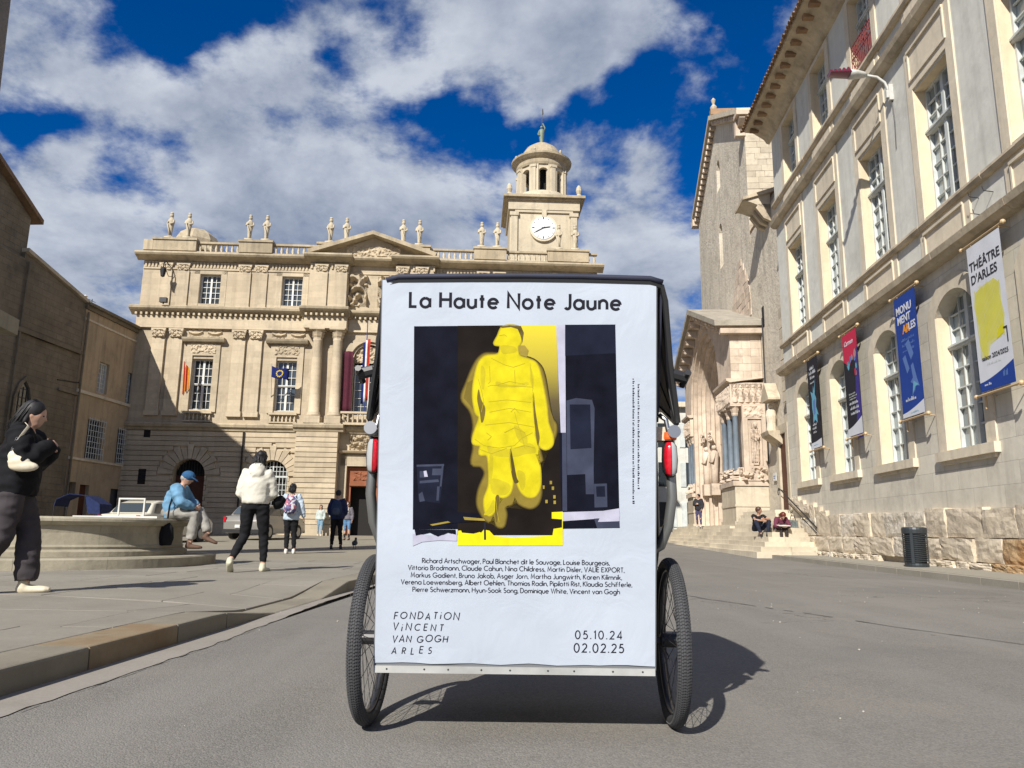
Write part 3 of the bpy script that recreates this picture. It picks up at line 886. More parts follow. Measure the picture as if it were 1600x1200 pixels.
glazing(hall, HC - .85, HC + .85, 7.2, 10.2, .33, 4, 6, M['white_paint'], GL, panes=False)
MB().box(HC - 1.32, HC - .96, -.1, .0, .35, 4.9).box(HC + .96, HC + 1.32, -.1, .0, .35, 4.9).box(HC - 1.32, HC + 1.32, -.1, 0, 4.25, 4.9).build('door_surround', HM, hall)
MB().prismx([(0, 4.95), (-.35, 5.0), (-.42, 5.1), (0, 5.15)], HC - 1.4, HC + 1.4).build('door_hood', HM, hall)
heightfield(MB(), HC - .9, HC + .9, 5.2, 6.05, -.01, foliage_fn(5, 14), 36, 18, depth=.28).build('door_carving', HM, hall)
MB().box(HC - .94, HC - .72, .2, .4, .35, 4.2).box(HC + .72, HC + .94, .2, .4, .35, 4.2).box(HC - .72, HC + .72, .2, .4, 3.1, 4.2).box(HC - .8, HC + .8, .1, .2, 3.15, 3.3).build('door_frame', M['red_stone'], hall)
heightfield(MB(), HC - .6, HC + .6, 3.45, 3.95, .19, foliage_fn(7, 4), 24, 12, depth=.06).build('door_panel', M['red_stone'], hall)
# arched openings: barred windows, dark door in the shaded one
for i, c in enumerate([-18.15, -13.55, -3.25, 1.35]):
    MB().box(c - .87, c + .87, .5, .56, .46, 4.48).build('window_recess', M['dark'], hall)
    if i == 0:
        MB().box(c - .86, c - .01, .42, .48, .46, 3.6).box(c + .01, c + .86, .42, .48, .46, 3.6).build('door_leaf', M['wood_door'], hall)
        mb = MB()
        for k in range(-5, 6): mb.box(c + k * .16 - .015, c + k * .16 + .015, .3, .33, 3.62, 3.62 + math.sqrt(max(.01, .8 - (k * .16) ** 2)))
        mb.build('fanlight_bars', M['iron'], hall)
        continue
    mb = MB()
    for k in range(-4, 5):
        x = c + k * .19; top = 3.62 + math.sqrt(max(.01, .86 ** 2 - (k * .19) ** 2)) - .02
        w = .035 if k == 0 else .014
        mb.box(x - w, x + w, .22, .25, 1.92, top)
    for z in [1.95, 2.25, 2.55, 2.85, 3.15, 3.6, 3.9, 4.15]:
        hw = .86 if z < 3.62 else math.sqrt(max(.01, .86 ** 2 - (z - 3.62) ** 2))
        w = .05 if z == 3.6 else .014
        mb.box(c - hw, c + hw, .21, .24, z - w, z + w)
    mb.build('window_grille', M['grey_paint'], hall)
for (x, z, w, h) in [(-20.4, 9.1, .36, .85), (-20.65, 5.68, .36, .5), (-20.7, 3.05, .42, .85)]:
    MB().box(x - w / 2, x + w / 2, -.115, -.10 if z < 6 else .0, z, z + h).build('slit_window', M['dark'], hall)
MB().tube([(-15.25, -.2, .9), (-15.25, -.2, 6.1)], .05, 8).build('downpipe', M['iron'], hall)
# lantern on the cornice
lan = thing('wall_lantern', 'black iron lantern bracket hanging at the left end of the town hall cornice', 'lamp', (-20.35, 42.25, 15.0))
MB().tube([(0, .75, .9), (0, .3, 1.0), (0, .0, .8), (0, 0, .6)], .03, 6).tube([(0, .75, .2), (0, .35, .5), (0, .05, .95)], .02, 6).build('bracket', M['iron'], lan)
MB().lathe([(.02, .6), (.16, .45), (.2, .4), (.12, 0), (.03, -.05)], 6).build('lantern', M['iron'], lan)
fl = thing('floodlight', 'small dark floodlight on the town hall main cornice', 'lamp', (-20.2, 42.35, 13.35))
MB().box(-.2, .2, -.12, .12, .1, .38).build('housing', M['iron'], fl); MB().box(-.03, .03, -.03, .03, 0, .1).build('bracket', M['iron'], fl)

# statues: term figures on the balustrade
def herm(seed):
    rr = random.Random(seed)
    mb = MB()
    mb.box(-.24, .24, -.24, .24, 0, .12)
    mb.lathe([(.14, .12), (.11, .3), (.135, .62), (.175, .9), (.205, 1.08), (.185, 1.22), (.1, 1.32), (.075, 1.38)], 12, sq=.85)
    mb.tube([(-.17, 0, 1.18), (-.21, -.08, .98), (-.05, -.19, .98 + rr.uniform(-.05, .1))], [.065, .05, .045], 8)
    mb.tube([(.17, 0, 1.18), (.21, -.08, .98), (.08, -.20, .90)], [.065, .05, .045], 8)
    mb.ball((0, 0, 1.47), (.11, .12, .14), 12, 8)
    mb.lathe([(.09, 1.57), (.105, 1.60), (.08, 1.68)], 8)
    mb.tube([(.1, -.17, .15), (.02, -.2, .55), (-.12, -.2, .95)], [.05, .045, .03], 6)
    return mb
hm = {}
sx = [-20.5, -19.45, -15.85, -14.85, -11.05, -10.1, -6.7, -5.72, -1.95, -1.0, 2.75, 3.75]
for i, x in enumerate(sx):
    s = 44 + .047 * x
    key = i % 3
    words = ['at the far left corner of the balustrade', 'in front of the small roof cupola', 'third from the left, above the bay between the windows', 'fourth from the left', 'fifth from the left beside the pediment', 'closest to the left slope of the pediment',
             'closest to the right slope of the pediment', 'second to the right of the pediment', 'third to the right of the pediment, over the black hood', 'just left of the clock tower', 'right in front of the clock tower', 'at the far right end of the balustrade by the tower']
    o = herm(key).mesh('statue', M['tower'], True) if key not in hm else hm[key]
    hm[key] = o
    st = bpy.data.objects.new('statue', o); COL.objects.link(st)
    st.location = (x, s - .08, 17.55); st.rotation_euler = (0, 0, random.uniform(-.4, .4))
    tag(st, 'stone figure ' + words[i], 'statue', 'stone figures along the town hall balustrade')
# cupola behind the left end
cu = thing('roof_cupola', 'small faceted stone cupola behind the left end of the town hall balustrade', 'cupola', (-20.6, 46.9, 16.5), .2)
MB().lathe([(1.35, 0), (1.35, 1.55)], 8).build('drum', M['hall_dirty'], cu)
MB().lathe([(1.6, 1.5), (1.6, 1.62), (1.4, 1.9), (1.45, 2.3), (1.2, 2.75), (.75, 3.1), (.3, 3.25)], 8).build('roof', M['hall_dirty'], cu)


# ------------------------------------------------------------------ clock tower
tw = thing('clock_tower', 'square stone clock tower with a round colonnaded belfry behind the town hall', 'tower', (1.9, 50.3, 0), math.atan(.047))
TM = M['tower']
MB().box(-2.28, 2.28, -2.25, 2.25, 10, 21.9).build('shaft', TM, tw)
MB().box(-2.4, 2.4, -2.4, 2.4, 21.9, 22.55).build('entablature', TM, tw)
mb = MB(); prev = None
for hw, z in [(2.42, 22.5), (2.55, 22.55), (2.72, 22.7), (2.74, 22.85)]:
    pass
mb.box(-2.58, 2.58, -2.58, 2.58, 22.55, 22.68).box(-2.74, 2.74, -2.74, 2.74, 22.68, 22.86)
mb.build('cornice', M['hall_dirty'], tw)
for s in (-1, 1):
    MB().box(s * 2.0 - .22, s * 2.0 + .22, -2.4, -2.25, 17, 21.45).box(s * 2.0 - .3, s * 2.0 + .3, -2.46, -2.25, 21.451, 21.7).build('pilaster', TM, tw)
MB().box(-1.95, 1.95, -2.36, -2.25, 21.72, 21.88).build('string_course', TM, tw)
MB().box(-.16, .16, -2.45, -2.37, 21.35, 21.89).build('keystone', TM, tw)
clk = MB(); clk.prism(arc(-.05, 20.6, .93, 0, 351, 39) , -2.42, -2.25); ring = clk.build('clock_ring', M['trim'], tw)
M['clock_face'] = plain('enamel_clock_face', (.72, .74, .74), .3)
cf = MB().prism(arc(-.05, 20.6, .79, 0, 351, 39), -2.45, -2.42).build('clock_face', M['clock_face'], tw)
mb = MB()
for k in range(12):
    a = R(k * 30); c_, s_ = math.cos(a), math.sin(a)
    pts = [(.60, -.035), (.76, -.035), (.76, .035), (.60, .035)] if k % 3 == 0 else [(.64, -.018), (.76, -.018), (.76, .018), (.64, .018)]
    mb.prism([(-.05 + r * c_ - t * s_, 20.6 + r * s_ + t * c_) for r, t in pts], -2.456, -2.451)
mb.build('hour_marks', M['iron'], cf)
def hand(ang, l, w, y):
    a = R(90 - ang); c_, s_ = math.cos(a), math.sin(a)
    return MB().prism([(-.05 + r * c_ - t * s_, 20.6 + r * s_ + t * c_) for r, t in [(-.12, -w), (l * .8, -w * .9), (l, 0), (l * .8, w * .9), (-.12, w)]], y - .01, y)
hand(80, .5, .045, -2.462).build('hour_hand', M['iron'], cf); hand(240, .68, .03, -2.476).build('minute_hand', M['iron'], cf)
for s in (-1, 1):
    f = MB().lathe([(.22, 22.86), (.22, 23.0), (.12, 23.1), (.2, 23.35), (.16, 23.6), (.07, 23.75)], 8, c=(s * 2.35, -2.3)).build('urn', TM, tw)
# belfry drum: base dome, piers with arches, entablature, dome, finial
MB().lathe([(2.15, 22.86), (2.12, 23.1), (1.95, 23.45), (1.85, 23.6)], 40).build('drum_base', TM, tw)
ZB = 23.5; Z2 = ZB - .25; nb = 8
for k in range(nb):
    ac = R(45 * k + 22.5 + 90)
    mb = MB(); rr_ = 1.72
    # wall segment between two openings, with springers of the arches
    hw = .33
    Mt = Matrix.Rotation(ac, 4, 'Z')
    i0 = 0
    mb.box(rr_ - .35, rr_, -hw, hw, ZB, Z2 + 2.35)
    mb.box(rr_ - .02, rr_ + .10, -.16, .16, ZB, Z2 + 2.3).box(rr_ - .02, rr_ + .14, -.21, .21, ZB, ZB + .14).box(rr_ - .02, rr_ + .14, -.21, .21, Z2 + 2.12, Z2 + 2.3)
    mb.xf(Mt)
    mb.build('pier', TM, tw)
    # arch ring over the opening
    a2 = R(45 * k + 90)
    mb = MB()
    pts = arc(0, Z2 + 1.75, .36, 180, 0, 8)
    mb.prism(pts + [(.42, Z2 + 1.75), (.42, Z2 + 2.349), (-.42, Z2 + 2.349), (-.42, Z2 + 1.75)], -.15, .15)
    Mt = Matrix.Rotation(a2 - R(90), 4, 'Z') @ Matrix.Translation((0, 1.49, 0))
    mb.xf(Mt); mb.build('arch', TM, tw)
MB().lathe([(1.75, Z2 + 2.35), (1.8, Z2 + 2.5), (1.8, Z2 + 2.75), (1.95, Z2 + 2.85), (2.12, Z2 + 3.0), (2.14, Z2 + 3.12), (1.9, Z2 + 3.2)], 40).build('belfry_cornice', M['hall_dirty'], tw)
MB().lathe([(1.5, Z2 + 3.18), (1.42, Z2 + 3.7), (1.1, Z2 + 4.2), (.6, Z2 + 4.55), (.2, Z2 + 4.65)], 28).build('dome', M['hall_dirty'], tw)
for k in range(6):
    a = R(60 * k + 10); MB().lathe([(.08, Z2 + 3.15), (.05, Z2 + 3.3), (.1, Z2 + 3.42), (.03, Z2 + 3.55)], 6, c=(1.85 * math.cos(a), 1.85 * math.sin(a))).build('urn', TM, tw)
MB().lathe([(.9, 22.9), (.9, 25.9)], 12).build('bell_core', M['dark'], tw)
M['verdigris'] = plain('verdigris_bronze', (.16, .20, .15), .6, metal=.2, nscale=8)
fs = thing('tower_statue', 'greenish bronze figure holding a pennant on top of the clock tower dome', 'statue', (1.9, 50.3, Z2 + 4.62))
mb = MB().lathe([(.16, 0), (.12, .15), (.17, .5), (.2, .9), (.21, 1.15), (.08, 1.28)], 10, sq=.8).ball((0, 0, 1.4), .11, 10, 7)
mb.tube([(-.18, 0, 1.12), (-.26, 0, .85), (-.12, -.14, .7)], .05, 6).tube([(.18, 0, 1.12), (.24, 0, 1.35), (.08, 0, 1.7)], .05, 6)
mb.build('body', M['verdigris'], fs, smooth=True)
MB().tube([(.02, 0, .6), (.04, 0, 2.9)], .018, 6).build('staff', M['iron'], fs)
MB().prism([(.05, 2.35), (.14, 2.45), (.1, 2.85), (.05, 2.8)], -.01, .01).build('pennant', M['iron'], fs)
# ================================================================== PALACE (right)
PA = R(-94.0)                            # local x runs towards the camera, local y into the wall
pal = thing('palace_building', 'long grey rendered palace with stone trimmed windows lining the right side of the square', 'building', (8.2, 0, 0), PA)
UW = [5.35, 8.7, 12.05, 15.45, 18.85, 22.25, 25.6]
WL = [-u for u in UW]
E0, E1 = -27.8, -2.5
G = [(x - .78, x + .78, 2.5, 5.85, .42) for x in WL]
A1 = [(x - .79, x + .79, 7.8, 10.95) for x in WL]
A2 = [(x - .72, x + .72, 13.4, 15.8) for x in WL]
wall(MB(), E0, E1, .0, 6.5, G, 0, .55).build('ground_floor_wall', M['render_low'], pal)
wall(MB(), E0, E1, 6.5, 12.3, A1, 0, .55).build('first_floor_wall', M['render'], pal)
wall(MB(), E0, E1, 12.3, 16.3, A2, 0, .55).build('second_floor_wall', M['render'], pal)
MB().box(E0, E0 + .5, .551, 11, 0, 16.3).box(E1 - .5, E1, .551, 11, 0, 16.3).box(E0 + .501, E1 - .501, 10.5, 11, 0, 16.3).build('side_wall', M['render'], pal)
MB().box(E0 + .6, E1 - .6, .9, 10.3, .2, 16.2).build('interior', M['dark'], pal)
M['reveal'] = stone('sunlit_tone_reveal_stone', (.78, .66, .47), (.68, .56, .39), big=.9, grain=5, streak=.2, soot=.12, bump=.2, rnd=.03)  # sunlight on the reveals put into the colour: brighter, warmer version of the trim
T = M['trim']
random.seed(33)
for i, x in enumerate(WL):
    # ground floor: arched surround, glazing, sill
    cur = arc(x, 5.43 - ((.78 ** 2 - .42 ** 2) / (2 * .42)), (.78 ** 2 + .42 ** 2) / (2 * .42), 180 - 56.7, 56.7 - 0, 10)
    w, h = .78, .42; rad = (w * w + h * h) / (2 * h); cz = 5.85 - rad; a = math.degrees(math.asin(w / rad))
    inner = [(x - .78, 2.5)] + arc(x, cz, rad, 90 + a, 90 - a, 12) + [(x + .78, 2.5)]
    outer = [(x + 1.12, 2.5), (x + 1.12, 5.55)] + arc(x, cz + .02, rad + .33, 90 - a + 4, 90 + a - 4, 12) + [(x - 1.12, 5.55), (x - 1.12, 2.5)]
    MB().prism(inner + outer, -.035, 0).build('window_surround', T, pal)
    MB().box(x - 1.17, x + 1.17, -.12, .0, 2.3, 2.5).box(x - .78, x + .78, 0, .27, 2.42, 2.499).box(x - 1.05, x + 1.05, -.05, 0, 2.22, 2.3).build('window_sill', T, pal)
    win = glazing(pal, x - .78, x + .78, 2.5, 5.85, .30, 4, 8, M['grey_paint'], M['glass_pale'], fr=.07, bar=.03, transom=4.75, mull=.12)
    for s in (-1, 1): MB().box(x + s * .7785 - .0065, x + s * .7785 + .0065, .0, .26, 2.5, 5.45).build('window_reveal', M['reveal'], pal)
    MB().prism([(x - .795, 7.8), (x - .782, 7.8), (x - .782, 10.937), (x + .782, 10.937), (x + .782, 7.8), (x + .795, 7.8), (x + .795, 10.955), (x - .795, 10.955)], .0, .26).build('window_reveal', M['reveal'], pal)
    MB().prism([(x - .725, 13.4), (x - .712, 13.4), (x - .712, 15.787), (x + .712, 15.787), (x + .712, 13.4), (x + .725, 13.4), (x + .725, 15.805), (x - .725, 15.805)], .0, .26).build('window_reveal', M['reveal'], pal)
    # first floor
    MB().box(x - 1.07, x - .79, -.04, 0, 7.65, 11.0).box(x + .79, x + 1.07, -.04, 0, 7.65, 11.0).box(x - 1.07, x + 1.07, -.04, 0, 11.001, 12.28).box(x - 1.07, x + 1.07, -.04, 0, 6.76, 7.55).build('window_surround', T, pal)
    for (za, zb) in ((11.2, 12.0), (6.88, 7.45)):
        mb = MB()
        mb.box(x - .86, x + .86, -.075, -.04, za, za + .05).box(x - .86, x + .86, -.09, -.04, zb - .06, zb).box(x - .86, x - .81, -.075, -.04, za + .05, zb - .06).box(x + .81, x + .86, -.075, -.04, za + .05, zb - .06)
        mb.build('panel_moulding', T, pal)
    glazing(pal, x - .79, x + .79, 7.8, 10.95, .28, 4, 8, M['grey_paint'], M['glass_pale'], fr=.07, bar=.03, transom=9.85, mull=.12)
    MB().box(x - .85, x + .85, -.02, .25, 7.70, 7.799).build('window_sill', T, pal)
    # second floor
    MB().box(x - 1.0, x - .72, -.04, 0, 13.35, 15.95).box(x + .72, x + 1.0, -.04, 0, 13.35, 15.95).box(x - .72, x + .72, -.04, 0, 15.8, 15.95).box(x - 1.0, x + 1.0, -.04, 0, 12.62, 13.12).build('window_surround', T, pal)
    MB().box(x - .8, x + .8, -.07, -.04, 12.72, 13.02).build('panel_moulding', T, pal)
    glazing(pal, x - .72, x + .72, 13.4, 15.8, .28, 4, 6, M['grey_paint'], M['glass_pale'], fr=.07, bar=.03, transom=15.0, mull=.1)
    # faint pilaster strip between windows is render; quoin strip of stone
def prof(name, z, pr, mat, x0=E0 - .02, x1=E1, step=3.4):
    x = x0; k = 0
    while x < x1 - .01:
        b = min(x + step * random.uniform(.30, .5), x1)
        d = random.uniform(-.006, .006)
        MB().prismx([(0, z)] + [(-q + d, z + h) for q, h in pr] + [(0, z + pr[-1][1])], x + .004, b - .004).build(name, mat, pal)
        x = b
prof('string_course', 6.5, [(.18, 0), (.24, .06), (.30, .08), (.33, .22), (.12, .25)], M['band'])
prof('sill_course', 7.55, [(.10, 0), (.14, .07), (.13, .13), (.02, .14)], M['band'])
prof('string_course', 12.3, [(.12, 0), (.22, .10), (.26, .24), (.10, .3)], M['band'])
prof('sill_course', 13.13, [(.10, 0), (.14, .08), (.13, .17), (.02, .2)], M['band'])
# eaves: coved cornice, blocks, roof tiles
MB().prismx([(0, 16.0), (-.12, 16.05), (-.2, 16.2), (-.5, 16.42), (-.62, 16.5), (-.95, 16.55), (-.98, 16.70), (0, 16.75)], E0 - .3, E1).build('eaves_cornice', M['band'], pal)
bm_ = MB().box(-.10, .10, -.80, -.3, .03, .16).mesh('eaves_block', M['tile'])
x = E0
while x < E1: piece('eaves_block', bm_, pal, (x, 0, 16.37)); x += .62
tm = MB()
for k in range(7):
    a0, a1 = math.pi * k / 6, 0
pts_o = [(.10 * math.cos(math.pi * k / 6), .085 * math.sin(math.pi * k / 6)) for k in range(7)]
pts_i = [(.08 * math.cos(math.pi * k / 6), .065 * math.sin(math.pi * k / 6)) for k in range(6, -1, -1)]
tm.prism(pts_o + pts_i, -.5, .5)
tmesh = tm.mesh('roof_tile', M['tile'])
x = E0 - .3; k = 0
while x < E1:
    piece('roof_tile', tmesh, pal, (x, -.60 + random.uniform(-.015, .015), 16.72), rot=(R(16), 0, 0)); x += .215; k += 1
MB().prismx([(-.95, 16.71), (5.3, 18.6), (11, 16.9), (11, 16.7), (0, 16.76)], E0 - .3, E1).build('roof', M['tile'], pal)
# rough stones of the base
def rough_block(seed, mat, amt=.055):
    bm = bmesh.new()
    bmesh.ops.create_cube(bm, size=1)
    bmesh.ops.subdivide_edges(bm, edges=bm.edges[:], cuts=6, use_grid_fill=True)
    for v in bm.verts:
        c = v.co
        if c.y < -.45:
            e = max(abs(c.x), abs(c.z)) * 2
            c.y += .5 * max(0, e - .88)
        n = noise.noise_vector(Vector((c.x * 2.2, c.y * 2, c.z * 2.2 + seed * 7.3)))
        n3 = noise.noise(Vector((c.x * 6, c.y * 2, c.z * 6 + seed * 3.1)))
        c.y += n.y * amt * 1.8 + (n3 * .07 if c.y < -.3 else 0)
        c.x += n.x * amt * .5; c.z += n.z * amt * .6
    me = bpy.data.meshes.new('stone'); bm.to_mesh(me); bm.free()
    me.materials.append(mat)
    return me
RB = {m: [rough_block(s, M[m]) for s in range(5)] for m in ('rough', 'limewash', 'ochre')}
random.seed(77)
for row, (za, zb) in enumerate([(.06, .24), (.24, .70), (.70, 1.30)]):
    x = E0 + .02
    while x < E1:
        w = random.uniform(.8, 1.6) if row else random.uniform(.3, .8)
        if row == 0 and random.random() < .12: x += w * .5; continue
        u = -(x + w / 2)
        key = 'rough'
        if (16.7 < u < 19.8 and row == 2 and random.random() < .8) or (17.8 < u < 18.8 and row == 1): key = 'limewash'
        if u < 14.3 and row < 2 or (u < 12.9): key = 'ochre'
        if u > 21 and random.random() < .25: key = 'limewash'
        hz = (zb - za) * random.uniform(.95, 1.03)
        if row == 2: hz = (zb - za) * random.uniform(.9, 1.06)
        dy = [.34, .26, .2][row] + random.uniform(-.02, .05)
        piece('stone', RB[key][random.randrange(5)], pal, (x + w / 2, -dy / 2 + .05, za + hz / 2), rot=(0, R(random.uniform(-1.2, 1.2)), 0), scale=((w - .012) * random.choice((1, -1)), dy, hz - .012))
        x += w
MB().box(E0, E1, -.1, -.001, .0, 1.2).build('base_mortar', M['rough'], pal)
# red balcony grille on the second floor, third bay
mb = MB(); xc = -18.85
for z in (13.5, 13.95, 14.35): mb.box(xc - .72, xc + .72, -.02, .0, z - .015, z + .015)
for k in range(13): mb.box(xc - .7 + k * .1165 - .009, xc - .7 + k * .1165 + .009, -.018, -.002, 13.45, 14.35)
for k in range(6):
    cxk = xc - .6 + k * .24
    mb.tube([(cxk + .09 * math.cos(t * .785), -.012, 14.15 + .09 * math.sin(t * .785)) for t in range(8)], .009, 5, closed=True)
mb.build('balcony_railing', M['red_iron'], pal)

# ------------------------------------------------------------------ writing helpers
def text_mesh(s, size, mat, bold=0.0, align='CENTER', shear=0.0, space=1.0, ext=0.0015):
    cu = bpy.data.curves.new('txt', 'FONT'); cu.body = s; cu.size = size; cu.offset = bold; cu.extrude = ext
    cu.align_x = align; cu.shear = shear; cu.space_character = space
    cu.resolution_u = 3
    o = bpy.data.objects.new('txt', cu); COL.objects.link(o)
    bpy.context.view_layer.update()
    me = bpy.data.meshes.new_from_object(o.evaluated_get(bpy.context.evaluated_depsgraph_get()))
    bpy.data.objects.remove(o); me.materials.clear(); me.materials.append(mat)
    return me

# ------------------------------------------------------------------ banners
M['pole_gold'] = plain('gilded_banner_rod', (.50, .36, .20), .5)
def cloth(name, col, **k): return plain(name, col, .75, spec=.2, nscale=2.0, namt=.07, **k)
M['b_white'] = cloth('white_banner_cloth', (.60, .62, .66)); M['b_yellow'] = cloth('yellow_banner_print', (.60, .56, .02)); M['b_blue'] = cloth('blue_banner_cloth', (.015, .05, .26))
M['b_black'] = cloth('black_banner_cloth', (.018, .018, .025)); M['b_red'] = cloth('crimson_banner_print', (.50, .025, .07)); M['b_violet'] = cloth('violet_banner_print', (.045, .035, .20))
M['b_sky'] = cloth('light_blue_banner_print', (.13, .35, .48)); M['b_orange'] = cloth('orange_banner_print', (.70, .28, .03)); M['ink'] = plain('banner_black_ink', (.02, .02, .025), .7)
M['b_blue2'] = cloth('pale_blue_banner_print', (.10, .18, .42)); M['b_yelpale'] = cloth('pale_yellow_banner_print', (.60, .58, .20)); M['b_pinkish'] = cloth('rosy_banner_print', (.42, .22, .22))
def banner(u0, u1, z0, z1, label, cloth_mat, deco):
    # x 0..w left to right as read, z 0..h, hung .42 m off the wall with rods and brackets
    w, h = u1 - u0, z1 - z0
    b = thing('banner', label, 'banner', Vector((8.2, 0, 0)) + Vector((-.0698, -.9976, 0)) * (-u1) + Vector((-.9976, .0698, 0)) * .24 + Vector((0, 0, z0)), PA, 'banners hung on the palace wall')
    mb = MB(); n = 16; base = 0
    fx = lambda x, z: .025 * math.sin(3 * x / w + 2.2 * z) * (1 - abs(z / h - .5)) 
    for j in range(n + 1):
        for i in range(5):
            x = w * i / 4; z = h * j / n; mb.v.append((x, 0 , z))
    for j in range(n):
        for i in range(4):
            a = j * 5 + i; mb.f.append((a, a + 1, a + 6, a + 5))
    mb.add([(0, .004, 0), (w, .004, 0), (w, .004, h), (0, .004, h)], [(0, 1, 2, 3)])
    c = mb.build('cloth', cloth_mat, b)
    for z in (h + .05, -.05):
        mb = MB().tube([(-.16, 0, z), (w + .10, 0, z)], .022, 8).ball((w + .14, 0, z), .05, 8, 6).ball((-.18, 0, z), .045, 8, 6)
        mb.tube([(w * .93, 0, z), (w * .93, .24, z - .02)], .014, 6).tube([(w * .07, 0, z), (w * .07, .24, z - .02)], .014, 6)
        mb.build('rod', M['pole_gold'], b)
    mb = MB().tube([(-.05, .1, -.3), (-.05, .1, h)], .022, 6); mb.build('side_pole', M['pole_gold'], b)
    deco(b, c, w, h)
    return b
def flat(c, pts, mat, lvl=1, name='print'):
    # printed shape: x, z outline a hair in front of the cloth
    mb = MB(); y = -.0015 * lvl
    mb.v = [(x, y, z) for x, z in pts]; mb.f = [tuple(range(len(pts)))]
    return mb.build(name, mat, c)
def put_text(c, s, x, z, size, mat, lvl=3, rot=0, **k):
    return piece('lettering', text_mesh(s, size, mat, **k), c, (x, -.0015 * lvl, z), rot=(R(90), R(-rot), 0))
def dash_lines(c, x0, x1, z, rows, dz, mat, thick=.03, seed=1):
    rr = random.Random(seed); mb = MB()
    for r in range(rows):
        x = x0 + rr.uniform(0, .1)
        while x < x1 - rr.uniform(0, .15):
            l = rr.uniform(.015, .03); hgt = thick * rr.choice((.7, .7, 1.0, 1.25))
            k = len(mb.v); zz = z - r * dz
            mb.v += [(x, -.004, zz), (x + l, -.004, zz), (x + l, -.004, zz + hgt), (x, -.004, zz + hgt)]; mb.f.append((k, k + 1, k + 2, k + 3))
            x += l + rr.choice((.008, .008, .03))
    mb.build('small_print', mat, c)['kind'] = 'stuff'
def deco1(b, c, w, h):
    put_text(c, 'THÉÂTRE', w * .50, h - .50, .25, M['ink'], bold=.004, space=1.0)
    put_text(c, "D'ARLES", w * .45, h - .76, .25, M['ink'], bold=.004, space=1.0)
    rr = random.Random(4)
    lft = [(.10, 2.15), (.06, 1.8), (.12, 1.4), (.10, 1.1), (.16, .92), (.30, .90), (.38, 1.04), (.5, 1.12), (.72, 1.15)]
    pts = [(w * .12, h - .95), (w * .06, h - 1.2), (w * .16, h - 1.7), (w * .12, h - 2.0), (w * .26, h - 2.3), (w * .33, h - 2.28), (w * .42, h - 2.05), (w * .7, h - 1.98), (w * .84, h - 1.9), (w * .9, h - 1.6), (w * .82, h - 1.2), (w * .84, h - .98), (w * .7, h - .86), (w * .4, h - .88)]
    flat(c, [(x, z) for x, z in pts], M['b_yelpale'], 1)
    mb = MB()
    for k in range(22):                 # wavy combed strands
        x0 = w * (.12 + .72 * k / 21); zt = h - .9 - .05 * math.sin(k); zb = h - 1.95 - (.3 if k < 7 else 0) - rr.uniform(0, .05)
        pv = None
        for j in range(15):
            z = zt + (zb - zt) * j / 14; x = x0 + .018 * math.sin(j * .7 + k * .3)
            if pv: 
                q = len(mb.v); mb.v += [(pv[0] - .009, -.003, pv[1]), (pv[0] + .009, -.003, pv[1]), (x + .009, -.003, z), (x - .009, -.003, z)]; mb.f.append((q, q + 1, q + 2, q + 3))
            pv = (x, z)
    mb.build('print', M['b_yellow'], c)
    flat(c, [(w * .62, h - 2.0), (w * .85, h - 1.92), (w * .83, h - 1.75), (w * .68, h - 1.83)], M['b_yellow'], 3)
    flat(c, [(w * .82, h - 1.83), (w * .93, h - 1.83), (w * .93, h - 2.13), (w * .90, h - 2.13), (w * .90, h - 1.87), (w * .82, h - 1.87)], M['ink'], 3)
    put_text(c, 'saison 2024/2025', w * .52, .58, .125, M['ink'], bold=.001)
    dash_lines(c, w * .25, w * .75, .47, 1, .06, M['grey_paint'], .035, 3)
    flat(c, [(0, .002), (w, .002), (w, .42)] + [(w * (1 - t / 8), .18 + .24 * (1 - t / 8) ** 1.6) for t in range(1, 9)], M['b_blue'], 1)
    dash_lines(c, w * .08, w * .42, .1, 1, .06, M['b_white'], .04, 5); dash_lines(c, w * .62, w * .9, .17, 1, .06, M['b_blue2'], .09, 6)
def deco2(b, c, w, h):
    put_text(c, 'MONU', w * .44, h - .42, .26, M['b_white'], bold=.006); put_text(c, 'MENT', w * .42, h - .66, .26, M['b_white'], bold=.006)
    put_text(c, 'AR', w * .48, h - .92, .27, M['b_orange'], bold=.012); put_text(c, 'LES', w * .76, h - .90, .25, M['b_white'], bold=.006)
    dash_lines(c, w * .2, w * .85, h - 1.1, 3, .13, M['b_blue2'], .05, 8)
    for pts in ([(.38, 1.7), (.55, 1.78), (.72, 1.4), (.58, 1.28)], [(.2, 1.4), (.34, 1.45), (.48, 1.1), (.36, 1.0)], [(.55, 1.15), (.66, 1.2), (.78, .8), (.86, .62), (.7, .66), (.62, .5), (.58, .72), (.48, .78), (.6, .86)]):
        flat(c, [(w * x, z) for x, z in pts], M['b_blue2'], 1)
    flat(c, [(w * .62, .78), (w * .82, .66), (w * .66, .64), (w * .52, .45), (w * .58, .68)], M['b_sky'], 2)
    dash_lines(c, w * .15, w * .72, .36, 1, .1, M['b_white'], .07, 9)
    flat(c, [(0, .002), (w, .002), (w, .30)] + [(w * (1 - t / 8), .1 + .2 * (1 - t / 8) ** 1.5) for t in range(1, 9)], M['b_white'], 2)
    dash_lines(c, w * .3, w * .85, .06, 1, .06, M['b_sky'], .03, 15)
